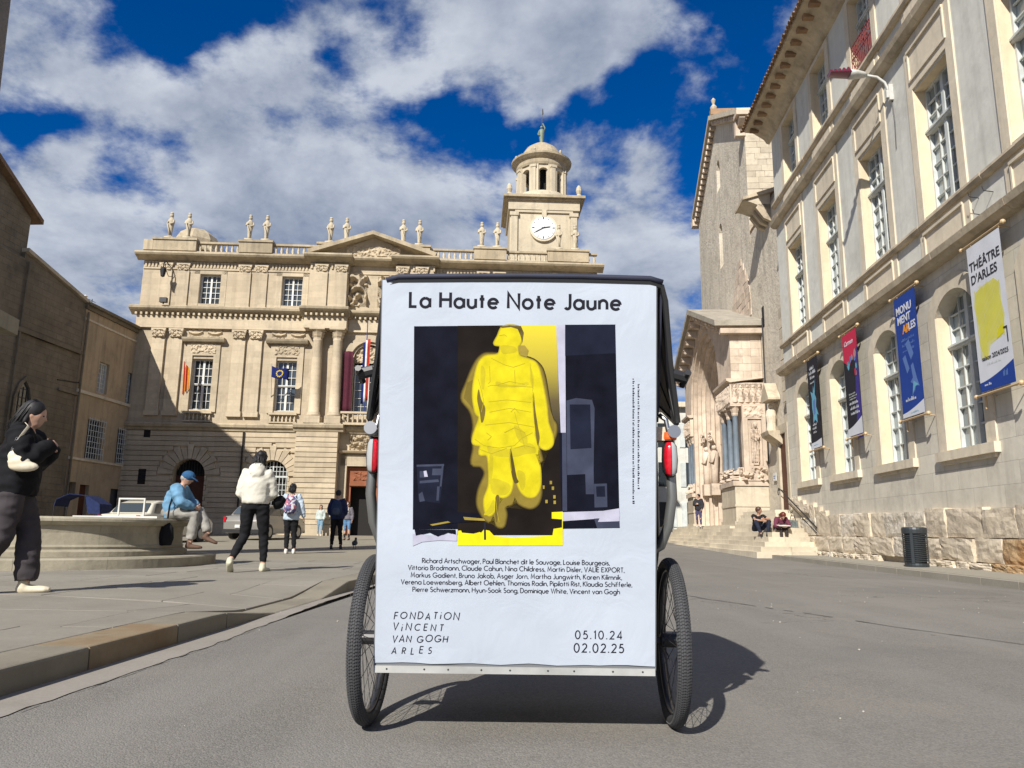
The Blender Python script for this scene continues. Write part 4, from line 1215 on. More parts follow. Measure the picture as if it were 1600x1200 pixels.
def deco3(b, c, w, h):
    flat(c, [(0, h - .75), (w * .4, h - .95), (w * .72, h - .7), (w, h - .5), (w, h), (0, h)], M['b_red'], 1)
    put_text(c, 'Carmen', w * .42, h - .34, .2, M['b_white'], bold=.002, shear=.3)
    flat(c, [(w, h - .42), (w, h - 3), (w * .62, h - 3), (w * .70, h - 1.8), (w * .8, h - .9)], M['b_violet'], 1)
    rr = random.Random(2)
    for k in range(9):
        cx, cz = w * rr.uniform(.2, .85), h - rr.uniform(.55, 1.25); r = rr.uniform(.05, .11)
        flat(c, [(cx + r * math.cos(t) * rr.uniform(.6, 1.1), cz + 1.4 * r * math.sin(t)) for t in [i * .785 for i in range(8)]], [M['b_pinkish'], M['b_red'], M['b_blue2'], M['b_sky']][k % 4], 2 + k % 3)
    dash_lines(c, w * .2, w * .8, h - 1.75, 3, .07, M['grey_paint'], .03, 3)
    dash_lines(c, w * .2, w * .9, .85, 3, .14, M['b_white'], .07, 4)
    flat(c, [(0, .002), (w, .002), (w, .46)] + [(w * (1 - t / 8), .2 + .26 * (1 - t / 8) ** 1.5) for t in range(1, 9)], M['b_white'], 2)
def deco4(b, c, w, h):
    for k, l in enumerate([.55, .7, .62, .5]):
        dash_lines(c, w * .15, w * (.2 + l), h - .35 - k * .15, 1, .1, M['b_white'], .09 if k < 3 else .05, 20 + k)
    pts = [(.5, 1.9), (.42, 1.65), (.2, 1.75), (.3, 1.5), (.28, 1.2), (.35, .95), (.3, .7), (.5, .8), (.72, .66), (.7, .95), (.85, .9), (.66, 1.2), (.72, 1.45), (.6, 1.6), (.72, 2.1), (.55, 1.7)]
    flat(c, [(w * x, z + .1) for x, z in pts], M['b_sky'], 1)
    flat(c, [(w * x, z + .1) for x, z in [(.4, 1.4), (.6, 1.45), (.58, 1.0), (.42, .95)]], M['b_blue2'], 2)
    dash_lines(c, w * .2, w * .7, .72, 3, .12, M['b_white'], .06, 30)
    flat(c, [(0, .002), (w, .002), (w, .26), (w * .5, .2), (0, .18)], M['b_white'], 2)
    dash_lines(c, w * .2, w * .8, .08, 1, .06, M['b_sky'], .03, 31)
banner(13.15, 14.30, 3.42, 6.3, "white theatre banner with wavy yellow print, closest to the camera on the palace wall", M['b_white'], deco1)
banner(16.60, 17.70, 3.42, 6.3, 'deep blue banner with white and orange lettering beside the second arched window', M['b_blue'], deco2)
banner(20.15, 21.20, 3.42, 6.3, 'banner with crimson top fading to dark violet below, between the arched windows', M['b_black'], deco3)
banner(23.45, 24.45, 3.42, 6.3, 'black banner with a light blue shape, farthest along the palace wall', M['b_black'], deco4)

# ------------------------------------------------------------------ lamp on the palace wall
M['lamp_red'] = plain('dark_magenta_lamp_fins', (.12, .006, .03), .35, coat=.4)
M['lamp_grey'] = plain('pale_grey_lamp_housing', (.50, .50, .47), .4, nscale=5)
lampt = thing('street_lamp', 'grey street lamp with dark magenta finned head reaching out from the palace wall', 'street lamp', Vector((8.2, 0, 11.7)) + Vector((.0698, .9976, 0)) * 17.33, PA)
mb = MB().tube([(0, -.03, -.15), (0, -.1, 0), (0, -.16, .18), (.0, -.34, .34), (0, -.62, .40)], .035, 8)
mb.build('arm', M['lamp_grey'], lampt, smooth=True)
MB().box(-.07, .07, -.1, 0, -.32, .1).box(-.05, .05, -.16, -.1, -.25, -.05).build('wall_bracket', M['lamp_grey'], lampt)
mb = MB()
mb.tube([(0, -.58, .40), (0, -.66, .41), (0, -.85, .43), (0, -1.0, .44)], [(.05, .05), (.10, .07), (.15, .10), (.16, .11)], 14, side=(1, 0, 0))
mb.build('housing', M['lamp_grey'], lampt, smooth=True)
hd = MB().tube([(0, -1.0, .43), (0, -1.5, .44)], [(.17, .05), (.14, .03)], 14, side=(1, 0, 0)).build('lamp_head', M['lamp_red'], lampt)
for k in range(5):
    MB().prismx([(-1.0 - k * .105, .44), (-1.08 - k * .105, .44), (-1.09 - k * .105, .55 - k * .012), (-1.05 - k * .105, .55 - k * .012)], -.155 + k * .006, .155 - k * .006).build('fin', M['lamp_red'], hd)
MB().tube([(0, -.02, -.3), (.03, -.015, -.9), (-.02, -.015, -1.6)], .012, 5).build('cable', M['iron'], lampt)
for k in range(3):
    h_ = thing('wall_hook', ['thin iron hook on the wall above the blue banner', 'thin iron hook between the first and second palace windows', 'thin iron hook beside the theatre banner rod'][k], 'hook', Vector((8.2, 0, [7.3, 7.2, 6.9][k])) + Vector((.0698, .9976, 0)) * [14.1, 13.6, 14.0][k], PA)
    MB().tube([(0, 0, 0), (0, -.18, .03), (0, -.2, .12)], .009, 5).build('rod', M['iron'], h_)

# ------------------------------------------------------------------ litter bin
M['bin_metal'] = plain('dark_grey_bin_metal', (.035, .042, .048), .45, metal=.3, coat=.2)
bn = thing('litter_bin', 'dark grey slatted metal litter bin on the pavement against the palace base', 'litter bin', (8.42, 16.15, .1), PA)
bn.scale = (.95, .95, .95)
MB().lathe([(.24, 0), (.245, .04), (.24, .08)], 24).build('base', M['bin_metal'], bn)
MB().lathe([(.205, .08), (.205, .78)], 24).build('liner', M['ink'], bn)
sm = MB().lathe([(.212, 0), (.240, .004), (.240, .022), (.212, .030)], 28).mesh('slat', M['bin_metal'])
for k in range(15):
    piece('slat', sm, bn, (0, 0, .105 + k * .04), rot=(R(5), 0, 0))
for a in range(4): MB().box(.236, .25, -.03, .03, .08, .72).xf(Matrix.Rotation(a * math.pi / 2 + .9, 4, 'Z')).build('upright', M['bin_metal'], bn)
for z in (.1, .3, .5, .7):
    pass
MB().lathe([(.235, .70), (.255, .72), (.26, .80), (.25, .84), (.2, .85), (.2, .80), (.23, .72)], 24).build('rim', M['bin_metal'], bn)
# ================================================================== CHURCH
ch = thing('church', 'old stone church with gabled front and carved portal at the far end of the palace', 'church', (8.6, 0, 0), PA)
CH, CB, PO = M['church'], M['church_block'], M['portal']
GX = -39.6
def gable(x0, x1, slits, name):
    pass
top = lambda x: 23.7 - .52 * abs(x - GX)
# two halves meeting on the line of the slit windows, so that the slits are real openings
def half(s):
    xe = -33.4 if s > 0 else -45.9
    pts = [(GX, .2), (xe, .2), (xe, top(xe)), (GX, 23.7)]
    slits = [(19.5, 21.25), (15.0, 17.5)]
    for z0, z1 in slits[::1]:
        w = .42 * s
        pts += [(GX, z1), (GX + w * .6, z1 - .1), (GX + w, z1 - .4), (GX + w, z0), (GX, z0)]
    return pts
for s in (1, -1): MB().prism(half(s), 0, 1.1).build('front_wall', CH, ch)
MB().box(GX - .6, GX + .6, .9, 1.2, 14, 22).build('slit_window_dark', M['dark'], ch)
for z0, z1 in ((19.5, 21.25), (15.0, 17.5)):
    MB().prismx([(0.0, z0), (.7, z0), (.7, z0 + .45)], GX - .42, GX + .42).build('sloping_sill', CB, ch)
MB().box(-33.399, -27.82, 0, 1.1, .2, 14.5).box(-33.399, -27.82, 1.11, 10, .2, 13.5).build('side_bay_wall', CH, ch)
MB().box(-45.9, -45.3, 1.11, 22, .2, 20.0).box(-34.0, -33.4, 1.11, 22, .2, 20.2).build('nave_wall', CH, ch)
MB().prism([(-46.0, 20.25), (-33.3, 20.25), (GX, 23.6)], 1.12, 22).build('roof', M['tile'], ch)
MB().prismx([(0, 14.5), (10, 16.5), (10, 16.3), (0, 14.3)], -33.39, -27.9).build('side_bay_roof', M['tile'], ch)
# coping and corbels along the rake
for s in (1, -1):
    xe = GX + s * 6.55
    MB().prism([(GX, 23.72), (xe, top(xe) + .02), (xe, top(xe) + .30), (GX, 24.0)], -.42, .5).build('gable_coping', CB, ch)
    for k in range(17):
        x = GX + s * (.3 + k * .365)
        MB().box(x - .09, x + .09, -.30, 0, top(x) - .24 - .04, top(x) - .06).build('corbel', PO, ch)
mb = MB().prism([(-46.4, 20.0), (-45.85, 20.0), (-45.85, 20.45), (-46.5, 20.45)], -.4, .3); mb.build('kneeler', PO, ch)
MB().box(GX - .18, GX + .18, -.3, 6, 24.0, 24.35).build('ridge', M['tile'], ch)
MB().lathe([(.16, 24.3), (.2, 24.5), (.06, 24.7), (.14, 24.95), (.03, 25.1)], 8, c=(GX, -.1)).build('finial', CB, ch)
# ashlar of the nave's side wall, seen above the palace end, and its corbelled cornice
random.seed(50)
z = 13.9; r = 0
while z < 19.6:
    y = .0 - .02
    k = r % 2
    while y < 4.2:
        w = random.choice((.42, .55, .7)); y2 = min(y + w, 4.2)
        MB().box(-33.4, -33.36 + random.uniform(-.012, .02), y + .006, y2 - .006, z + .006, z + .294).build('stone', CB, ch)
        y = y2
    z += .30; r += 1
MB().box(-33.4, -33.30, 0, 4.2, 19.62, 19.74).box(-33.39, -32.75, -.5, 5.0, 20.1, 20.3).box(-33.6, -33.3, -.45, 0, 19.3, 20.1).build('side_cornice', PO, ch)
for k in range(8): MB().prism([(-33.35, 19.72), (-33.1, 19.76), (-32.85, 19.98), (-32.85, 20.1), (-33.35, 20.1)], -.35 + k * .5, -.08 + k * .5).build('corbel', PO, ch)
# small canopy roof jutting over the side bay, on carved brackets
MB().prismx([(-1.15, 14.42), (-1.15, 14.54), (.2, 14.98), (.2, 14.8)], -31.2, -29.7).build('canopy_roof', M['band'], ch)
MB().prismx([(0, 14.0), (-.25, 14.1), (-.8, 14.35), (-1.1, 14.44), (0, 14.78)], -31.1, -29.8).build('canopy_soffit', CB, ch)
for k in range(3): MB().prismx([(0, 13.5), (-.3, 13.65), (-.6, 14.1), (-.5, 14.25), (0, 14.25)], -31.0 + k * .5, -30.8 + k * .5).build('bracket', M['band'], ch)
# paler patch where an older arch was walled up, and rough masonry beside it
random.seed(9)
for r in range(9):
    z = 10.6 + r * .36; hw = 1.9 - .085 * max(0, r - 2) ** 1.6
    x = -35.6 - hw
    while x < -35.6 + hw:
        w = random.uniform(.4, .8); w = min(w, -35.6 + hw - x)
        if w > .12: MB().box(x + .008, x + w - .008, -.035 + random.uniform(-.012, .01), 0, z + .008, z + .352).build('stone', PO, ch)
        x += w
MB().tube([(-31.9, -.06, 3.6), (-31.85, -.06, 7.0), (-31.8, -.06, 9.9)], .03, 8).build('downpipe', M['iron'], ch)
MB().box(-31.95, -31.65, -.02, -.001, 9.5, 10.4).build('pipe_niche', M['dark'], ch)
# blocks of the lower front by the side door
z = .3
while z < 9.5:
    x = -29.35
    for w in ((.62, .9) if int(z / .42) % 2 else (.9, .62)):
        MB().box(x + .01, x + w - .01, -.06 + random.uniform(-.02, .0), -.0, z + .01, z + .41).build('stone', CB, ch); x += w
    z += .42
# side door with its stone frame
MB().box(-30.45, -30.15, -.12, 0, 1.0, 4.6).box(-29.15, -28.85, -.12, 0, 1.0, 4.6).box(-30.45, -28.85, -.12, 0, 4.601, 4.95).build('side_door_frame', CB, ch)
MB().box(-30.149, -29.151, -.03, -.005, 1.0, 4.6).build('side_door', M['wood_door'], ch)
sg = thing('notice_board', 'small white notice board beside the church side door', 'sign', Vector((8.6, 0, 2.85)) + Vector((.0698, .9976, 0)) * 31.1 + Vector((-.9976, .0698, 0)) * .05, PA)
MB().box(-.22, .22, -.02, .0, 0, .32).build('board', M['white_paint'], sg); MB().box(-.15, .15, -.024, -.021, .18, .21).build('lettering', M['b_blue2'], sg); MB().box(-.15, .1, -.024, -.021, .1, .13).build('lettering', M['b_blue2'], sg)
# aedicule with a damaged statue beside the portal
ae = thing('wall_shrine', 'weathered stone canopy niche with a worn figure beside the church portal', 'shrine', Vector((8.6, 0, 0)) + Vector((.0698, .9976, 0)) * 30.4 + Vector((-.9976, .0698, 0)) * .02, PA)
ae.scale = (.72, .8, 1)
MB().prism([(-.75, 6.1), (.75, 6.1), (0, 6.75)], -.6, 0).box(-.75, .75, -.6, 0, 6.0, 6.1).build('canopy', M['band'], ae)
MB().prismx([(0, 4.2), (-.3, 4.4), (-.65, 4.6), (-.7, 4.75), (0, 4.75)], -.8, .8).build('console', M['band'], ae)
MB().lathe([(.26, 4.75), (.22, 5.1), (.27, 5.4), (.22, 5.62), (.09, 5.7)], 10, c=(0, -.32)).ball((0, -.32, 5.8), .12, 8, 6).build('figure', M['church_block'], ae)

# ---- portal
MB().prismz([(-46.0, -.02), (-46.0, -1.75), (-32.0, -1.75), (-32.0, -.02)], .3, 1.04).build('portal_podium', M['steps'], ch)
YF = -1.5
random.seed(13)
def pier(x0, x1, side):
    MB().box(x0, x1, YF + .1, -.01, 1.04, 2.7).build('portal_plinth', CB, ch)
    MB().box(x0 - .06, x1 + .06, YF + .02, -.01, 2.72, 2.92).build('portal_plinth_cap', PO, ch)
    MB().box(x0 - .05, x1 + .05, YF + .04, -.01, 1.04, 1.25).build('portal_plinth_foot', CB, ch)
    MB().box(x0 - .03, x1 + .03, YF + .07, -.01, 1.85, 1.95).build('portal_plinth_band', CB, ch)
    MB().box(x0 + .05, x1 - .05, YF + .62, -.01, 2.93, 6.2).build('portal_pier', PO, ch)
    MB().box(x0, x1, YF + .05, -.01, 6.2, 7.15).build('portal_frieze_block', PO, ch)
    MB().prismx([(YF + .05, 7.15), (YF - .1, 7.22), (YF - .12, 7.32), (0, 7.34)], x0 - .1, x1 + .1).build('portal_cornice', PO, ch)
    n = max(4, int((x1 - x0) / .3))
    heightfield(MB(), x0 + .03, x1 - .03, 6.25, 7.1, YF + .05, figures_fn(n, int(-x0)), n * 8, 22, depth=.12).build('frieze_figures', PO, ch)
    heightfield(MB(), x0 + .03, x1 - .03, 2.93, 3.5, YF + .35, foliage_fn(4.5, x0), int((x1 - x0) * 14), 14, depth=.38).build('lion_carving', PO, ch)
    MB().box(x0 + .05, x1 - .05, YF + .352, YF + .61, 2.93, 3.3).build('lion_base', PO, ch)
pier(-35.1, -32.3, 1)
pier(-44.9, -42.9, -1)
cshaft = MB().lathe([(.15, 3.35), (.15, 3.42), (.125, 3.48), (.115, 5.7), (.13, 5.75)], 16).mesh('portal_column', M['marble'], True)
ccap = MB().lathe([(.13, 5.72), (.15, 5.8), (.14, 5.84), (.21, 6.02), (.17, 6.03), (.25, 6.14)], 8).box(-.24, .24, -.24, .24, 6.13, 6.2).mesh('capital', PO)
cbase = MB().lathe([(.2, 3.2), (.2, 3.28), (.15, 3.36)], 12).mesh('column_base', PO)
for x in (-32.55, -33.65, -34.8, -43.15, -43.85, -44.6):
    for nm, me in (('portal_column', cshaft), ('capital', ccap), ('column_base', cbase)): piece(nm, me, ch, (x, YF + .28, 0))
# carved side face that looks down the square
heightfield(MB(), YF + .12, -.06, 6.25, 7.1, -32.3, figures_fn(5, 4), 40, 22, plane='yz', depth=.12).build('frieze_figures', PO, ch)
MB().box(-32.35, -32.2, -1.0, -.78, 2.93, 6.19).box(-32.35, -32.2, -.2, -.02, 2.93, 6.19).box(-32.35, -32.2, -.78, -.2, 5.55, 6.19).box(-32.35, -32.2, -.78, -.2, 2.93, 3.55).build('niche_frame', PO, ch)
def saint(a, z, u, v):
    t = u - .5
    head = 1 - ((t / .13) ** 2 + ((v - .86) / .07) ** 2)
    halo = .35 if (t / .24) ** 2 + ((v - .86) / .12) ** 2 < 1 else 0
    body = (1 - (t / .30) ** 2) if .08 < v < .78 else 0
    fold = .22 * math.sin(t * 40 + v * 3) + .2 * noise.noise(Vector((a * 9, z * 9, 3)))
    arm = .35 if abs(v - .55 - abs(t) * .3) < .05 and abs(t) < .3 else 0
    foot = .5 if v < .08 and abs(t) < .2 else 0
    return max(0, min(1.2, max(max(head, 0) ** .5, halo, max(body, 0) ** .5 * .7 + fold * (body > 0) + arm, foot)))
heightfield(MB(), -.77, -.21, 3.56, 5.54, -32.26, saint, 24, 60, plane='yz', depth=.22).build('saint_carving', PO, ch)
heightfield(MB(), -.95, -.04, 5.62, 6.15, -32.195, foliage_fn(6, 8), 24, 14, plane='yz', depth=.05).build('scroll_carving', PO, ch)
heightfield(MB(), YF + .3, -.03, 2.93, 3.5, -32.34, foliage_fn(4.5, 22), 30, 16, plane='yz', depth=.34).build('lion_carving', PO, ch)
# ashlar of the upper side wall
MB().box(-35.1, -32.42, YF + .16, -.01, 7.34, 9.3).build('portal_side_core', PO, ch)
z = 7.35
for r in range(6):
    y = YF + .14; k = r % 2
    while y < -.02:
        w = [.52, .36][k % 2]; w = min(w, -.015 - y); k += 1
        MB().box(-32.425, -32.36 + random.uniform(-.008, .004), y + .004, y + w - .004, z + .004, z + .325).build('stone', PO, ch); y += w
    z += .33
# front wall of the portal with its great arch, stepped back ring by ring
AC, AS, AR = -39.0, 7.34, 3.9
zg = lambda x: 12.05 - .36 * abs(x - AC)
MB().prism([(-32.42, 7.345), (-32.42, zg(-32.42))] + [(AC, 12.05), (-45.0, zg(-45.0)), (-45.0, 7.345)] + arc(AC, AS + .005, AR, 180, 0, 28), YF + .15, YF + .55).build('portal_gable_wall', PO, ch)
for k in range(6):
    ro, ri = AR - k * .26, AR - (k + 1) * .26
    y0 = YF + .22 + k * .19
    MB().prism(arc(AC, AS, ro + .02, 0, 180, 32) + arc(AC, AS, ri, 180, 0, 32), y0, y0 + .2 if k < 5 else -.02).build('arch_moulding', PO, ch)
    for s in (-1, 1):
        a, b = sorted((AC + s * ro, AC + s * ri)); 
        if s > 0: a, b = AC + ri, AC + ro
        MB().box(a, b, y0, -.01, 1.05, AS).build('jamb', PO, ch)
MB().box(AC - 2.4, AC + 2.4, -.12, -.01, 5.5, 7.35).prism(arc(AC, 7.35, 2.4, 0, 180, 20), -.1, -.01).build('tympanum', PO, ch)
heightfield(MB(), AC - 2.0, AC + 2.0, 7.4, 9.2, -.11, figures_fn(3, 3), 40, 30, depth=.2).build('tympanum_carving', PO, ch)
MB().box(AC - 2.3, AC + 2.3, -.08, -.02, 1.05, 5.5).build('door', M['wood_door'], ch)
MB().box(AC - .12, AC + .12, -.3, -.08, 1.05, 5.5).build('door_post', PO, ch)
# saints on the splayed jamb of the far side, seen down the square
for k in range(2):
    x = AC - AR + .9 + k * .85
    MB().box(x - .3, x + .3, -1.0 + k * .25, -.3, 2.75, 3.35).build('saint_base', PO, ch)
    mb = MB().lathe([(.22, 3.35), (.19, 3.9), (.24, 4.7), (.25, 5.0), (.1, 5.15)], 10, c=(x, -.75 + k * .25)).ball((x, -.75 + k * .25, 5.3), .14, 10, 7)
    mb.tube([(x + .2, -.75 + k * .25, 4.95), (x + .3, -.9 + k * .25, 4.5), (x, -1.0 + k * .25, 4.5)], .06, 6)
    mb.build('saint', PO, ch, smooth=True)
    heightfield(MB(), x - .4, x + .4, 5.6, 6.2, -.9 + k * .25, foliage_fn(6, k), 14, 10, depth=.15).build('canopy_carving', PO, ch)
heightfield(MB(), YF + .3, -.1, 6.2, 7.3, AC - AR + .02, figures_fn(5, 9), 34, 20, plane='yz', depth=.14).build('frieze_figures', PO, ch)
heightfield(MB(), YF + .25, -.1, 2.75, 3.5, AC - AR + .03, foliage_fn(5, 31), 30, 16, plane='yz', depth=.3).build('lion_carving', PO, ch)
# roof of the porch with carved corbels under the rake
for s in (1, -1):
    xe = AC + s * 7.0
    MB().prism([(AC, 12.15), (xe, zg(xe) + .1), (xe, zg(xe) + .34), (AC, 12.42)], YF - .55, -.0).build('portal_roof', M['slate_stone'], ch)
    MB().prism([(AC, 12.03), (xe - s * .2, zg(xe - s * .2) - .02), (xe - s * .2, zg(xe - s * .2) + .1), (AC, 12.15)], YF - .38, -.01).build('portal_roof_moulding', PO, ch)
    for k in range(8):
        x = AC + s * (.5 + k * .83); z = zg(x)
        mb = MB().prismx([(YF + .14, z - .42), (YF - .1, z - .36), (YF - .36, z - .1), (YF - .36, z - .02), (YF + .14, z - .02)], x - .13, x + .13).ball((x, YF - .2, z - .22), (.13, .13, .13), 8, 6)
        mb.build('corbel', PO, ch)
MB().box(-32.35, -32.03, YF - .3, -.01, 9.3, 9.52).build('portal_eaves', PO, ch)

# ---- flight of steps wrapping the podium
st = thing('church_steps', 'broad flight of worn stone steps wrapping round the church portal', 'steps')
def offp(i):                            # outline of step i: palace wall, corner, far end
    a, b = .24 * i, .34 * i
    return [(9.95, 24.25 + b), (7.55 + a * 1.0, 23.85 + b), (8.25 + a, 40), (8.55 + a, 46.5)]
random.seed(17)
NS = 7; SH = (1.10 - .04) / NS
for i in range(NS):
    P = offp(i); Q = offp(i + 1.35)
    z0, z1 = .0 + (SH * i), .04 + SH * (i + 1)
    # each step a row of long blocks
    for k in range(3):
        a, b = Vector(P[k]), Vector(P[k + 1]); c, d = Vector(Q[k]), Vector(Q[k + 1])
        L_ = (b - a).length; t = 0.0
        while t < .999:
            w = random.uniform(.9, 1.6) / L_; t2 = min(1, t + w)
            if 1 - t2 < .4 / L_: t2 = 1
            g = .004 / L_
            p0, p1, q0, q1 = a.lerp(b, t + g), a.lerp(b, t2 - g), c.lerp(d, t + g), c.lerp(d, t2 - g)
            MB().prismz([tuple(p0), tuple(p1), tuple(q1), tuple(q0)], z0 - .1, z1 + random.uniform(-.006, .004)).build('step_stone', M['steps'], st)
            t = t2
P = offp(NS)
MB().prismz([P[0], P[1], P[2], P[3], (14, 46), (12.2, 24.9 + .34 * NS)], .2, 1.085).build('landing', M['steps'], st)
# extra steps up to the side door along the palace wall
for i in range(4):
    y0 = 27.1 + i * .34
    MB().box(9.35 + .1 * i, 10.3, y0, 32, 1.09, 1.09 + .13 * (i + 1)).build('step_stone', M['steps'], st)
# handrail on the palace wall
rl = thing('handrail', 'thin wrought iron handrail climbing the palace wall beside the church steps', 'handrail', (8.2, 0, 0), PA)
mb = MB().tube([(-28.9, -.12, 2.35), (-28.7, -.2, 2.42), (-28.3, -.2, 2.3), (-24.6, -.2, .95)], .022, 6).tube([(-28.4, -.2, 2.12), (-24.6, -.2, .78)], .014, 6)
for t in range(9):
    a = t * .785; mb.tube([(-28.75 + .1 * math.cos(a), -.2, 2.27 + .1 * math.sin(a)), (-28.75 + .1 * math.cos(a + .785), -.2, 2.27 + .1 * math.sin(a + .785))], .012, 5)
for u in (24.9, 26.7, 28.4): mb.tube([(-u, -.2, .98 + (u - 24.6) * .36), (-u, 0, .9 + (u - 24.6) * .36)], .012, 5)
mb.build('rail', M['iron'], rl)
# rubble stones between steps and palace base
for k in range(7):
    u = 24.2 + k * .55
    piece('stone', RB['rough'][k % 5], pal, (-u, -.02, 1.32 + .09 * k), scale=(.53, .2, .30 + .1 * (k % 3)))

# far building closing the lane between church and tower
fb = thing('far_house', 'pale house with a flat cornice glimpsed between the pedicab and the church', 'building', (10.3, 60, 0), R(3))
MB().box(-9, 6, 0, 8, 0, 10.6).build('wall', M['render'], fb)
MB().box(-9.3, 6.3, -.5, 8.2, 10.6, 11.0).build('cornice', M['trim'], fb)
for k in range(6):
    for j in range(3):
        MB().box(-7.5 + k * 2.2, -6.6 + k * 2.2, -.03, 0.02, 1.2 + j * 3.1, 3.1 + j * 3.1).build('window', M['glass'], fb)
        MB().box(-7.95 + k * 2.2, -7.52 + k * 2.2, -.07, 0, 1.2 + j * 3.1, 3.1 + j * 3.1).box(-6.58 + k * 2.2, -6.15 + k * 2.2, -.07, 0, 1.2 + j * 3.1, 3.1 + j * 3.1).build('shutter', M['grey_paint'], fb)

# ================================================================== LEFT SIDE
LA = math.atan2(1, .05)
FX = lambda u: Vector((-24, 0, 0)) + Vector((.04994, .99875, 0)) * u
lh = thing('ochre_house', 'ochre rendered three storey house with barred windows in the shade left of the town hall', 'building', (-24, 0, 0), LA)
LO = [(39.8, 40.72, 7.7, 9.35), (42.6, 43.55, 7.55, 9.35), (39.4, 40.8, 4.15, 6.2), (42.22, 43.55, 4.15, 6.05), (37.66+.6, 38.4+.6, 2.05, 2.88), (39.35, 40.15, .2, 2.8), (42.15, 43.2, .2, 2.75)]
wall(MB(), 38.1, 44.6, .0, 11.75, LO, 0, .5).build('wall', M['left_a'], lh)
MB().box(38.1, 38.6, .51, 12, 0, 11.7).box(44.1, 44.6, .51, 12, 0, 11.7).box(38.61, 44.09, .8, 11.5, 0, 11.4).build('side_wall', M['left_a'], lh)
MB().box(38.0, 44.7, -.12, .5, 11.751, 11.95).box(38.0, 44.7, -.28, .6, 11.951, 12.1).build('roof_coping', M['left_b'], lh)
for y_, a_, b_ in ((.09, 7.4, 7.56), (.07, 4.0, 4.12), (.06, 11.2, 11.3)): MB().box(38.1, 44.6, -y_, 0, a_, b_).build('string_course', M['trim'], lh)
for o in LO[:2]: glazing(lh, *o, .2, 4, 6, M['white_paint'], M['glass_pale'], fr=.06, bar=.025, panes=False)
for o in LO[2:5]: MB().box(o[0], o[1], .3, .34, o[2], o[3]).build('window', M['glass'], lh)
for o in LO[2:4]:
    mb = MB(); n = 8
    for k in range(n): x = o[0] - .05 + (o[1] - o[0] + .1) * k / (n - 1); mb.box(x - .014, x + .014, -.12, -.095, o[2] - .05, o[3] + .08)
    for k in range(8): z = o[2] + (o[3] - o[2]) * k / 7; mb.box(o[0] - .08, o[1] + .08, -.11, -.085, z - .014, z + .014)
    mb.build('window_grille', M['grey_paint'], lh)
M['door_grey'] = plain('grey_blue_door', (.07, .075, .085), .6, nscale=4)
for o, m in ((LO[5], M['wood_door']), (LO[6], M['door_grey'])): MB().box(o[0], o[1], .2, .26, o[2], o[3]).build('door', m, lh)
MB().tube([(38.2, -.1, .2), (38.2, -.1, 11.6)], .06, 8).build('downpipe', M['left_b'], lh)
MB().tube([(38.4, -.02, 7.9), (36.5, -.02, 7.7)], .03, 5).build('cable', M['iron'], lh)

cp = thing('old_chapel', 'dark weathered stone chapel with a stepped gabled roofline at the left edge', 'chapel', (-24, 0, 0), LA)
LB = M['left_b']
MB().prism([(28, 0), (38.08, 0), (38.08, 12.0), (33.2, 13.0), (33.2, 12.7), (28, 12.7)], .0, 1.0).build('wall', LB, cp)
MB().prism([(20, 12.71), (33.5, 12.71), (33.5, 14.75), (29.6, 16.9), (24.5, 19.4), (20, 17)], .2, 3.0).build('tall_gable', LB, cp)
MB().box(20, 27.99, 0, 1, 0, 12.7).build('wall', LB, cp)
MB().prism([(33.9, 14.62), (33.9, 14.84), (24.5, 19.8), (24.5, 19.55)], -.15, 3.2).build('roof_edge', M['tile'], cp)
MB().prism([(38.3, 12.0), (38.3, 12.16), (33.2, 13.2), (33.2, 13.02)], -.15, 1.2).build('roof_edge', M['band'], cp)
MB().box(28, 38.0, -.14, 0, 9.3, 9.5).build('string_course', LB, cp)
MB().box(20, 38.0, -.18, 0, .0, 2.0).build('base_course', LB, cp)
mb = MB()
mb.prism([(33.75, 4.9), (34.75, 4.9)] + [(34.75, 6.3), (34.55, 6.9), (34.25, 7.2), (33.95, 6.9), (33.75, 6.3)], -.002, .05)
mb.build('pointed_window', M['glass'], cp)
mb = MB()
for z in (5.2, 5.6, 6.0, 6.4, 6.8): mb.box(33.75, 34.75, -.03, -.01, z, z + .03)
for x in (34.00, 34.25, 34.50): mb.box(x - .012, x + .012, -.032, -.012, 4.9, 6.9)
mb.build('window_lead', M['iron'], cp)
mb = MB(); mb.prism([(33.60, 4.9), (33.75, 4.9), (33.75, 6.3), (33.95, 6.9), (34.25, 7.2), (34.55, 6.9), (34.75, 6.3), (34.75, 4.9), (34.90, 4.9), (34.90, 6.35), (34.67, 7.02), (34.25, 7.42), (33.83, 7.02), (33.60, 6.35)], -.1, 0); mb.build('window_surround', LB, cp)
MB().tube([(33.35, -.1, .2), (33.4, -.1, 12.6)], .05, 8).build('downpipe', M['left_b'], cp)
for k, (u, z) in enumerate([(36.6, 7.2), (34.2, 9.3)]): MB().box(u, u + 1.6, -.1, 0, z, z + .12).build('ledge', LB, cp)
# chimney pots / ridge clutter on the house
ct = thing('roof_aerials', 'cluster of pale vents and aerials on the roof between chapel and ochre house', 'roof vents', FX(38.4) + Vector((-.5, 0, 12.05)), LA)
for k in range(4): MB().lathe([(.07, 0), (.07, .3 + .08 * k), (.11, .33 + .08 * k), (.05, .4 + .08 * k)], 8, c=(-.6 + .3 * k, 0)).build('vent', M['trim'], ct)
MB().tube([(.9, 0, -.1), (.9, 0, .6)], .02, 5).tube([(.6, 0, .5), (1.2, 0, .5)], .015, 5).build('aerial', M['iron'], ct)
# buildings outside the frame on the left that go on round the square
ob = thing('side_house', 'plain stone house continuing the row at the far left beyond the chapel', 'building', (-24, 0, 0), LA)
MB().box(-6, 19.9, 0, 10, 0, 11).build('wall', M['left_a'], ob)

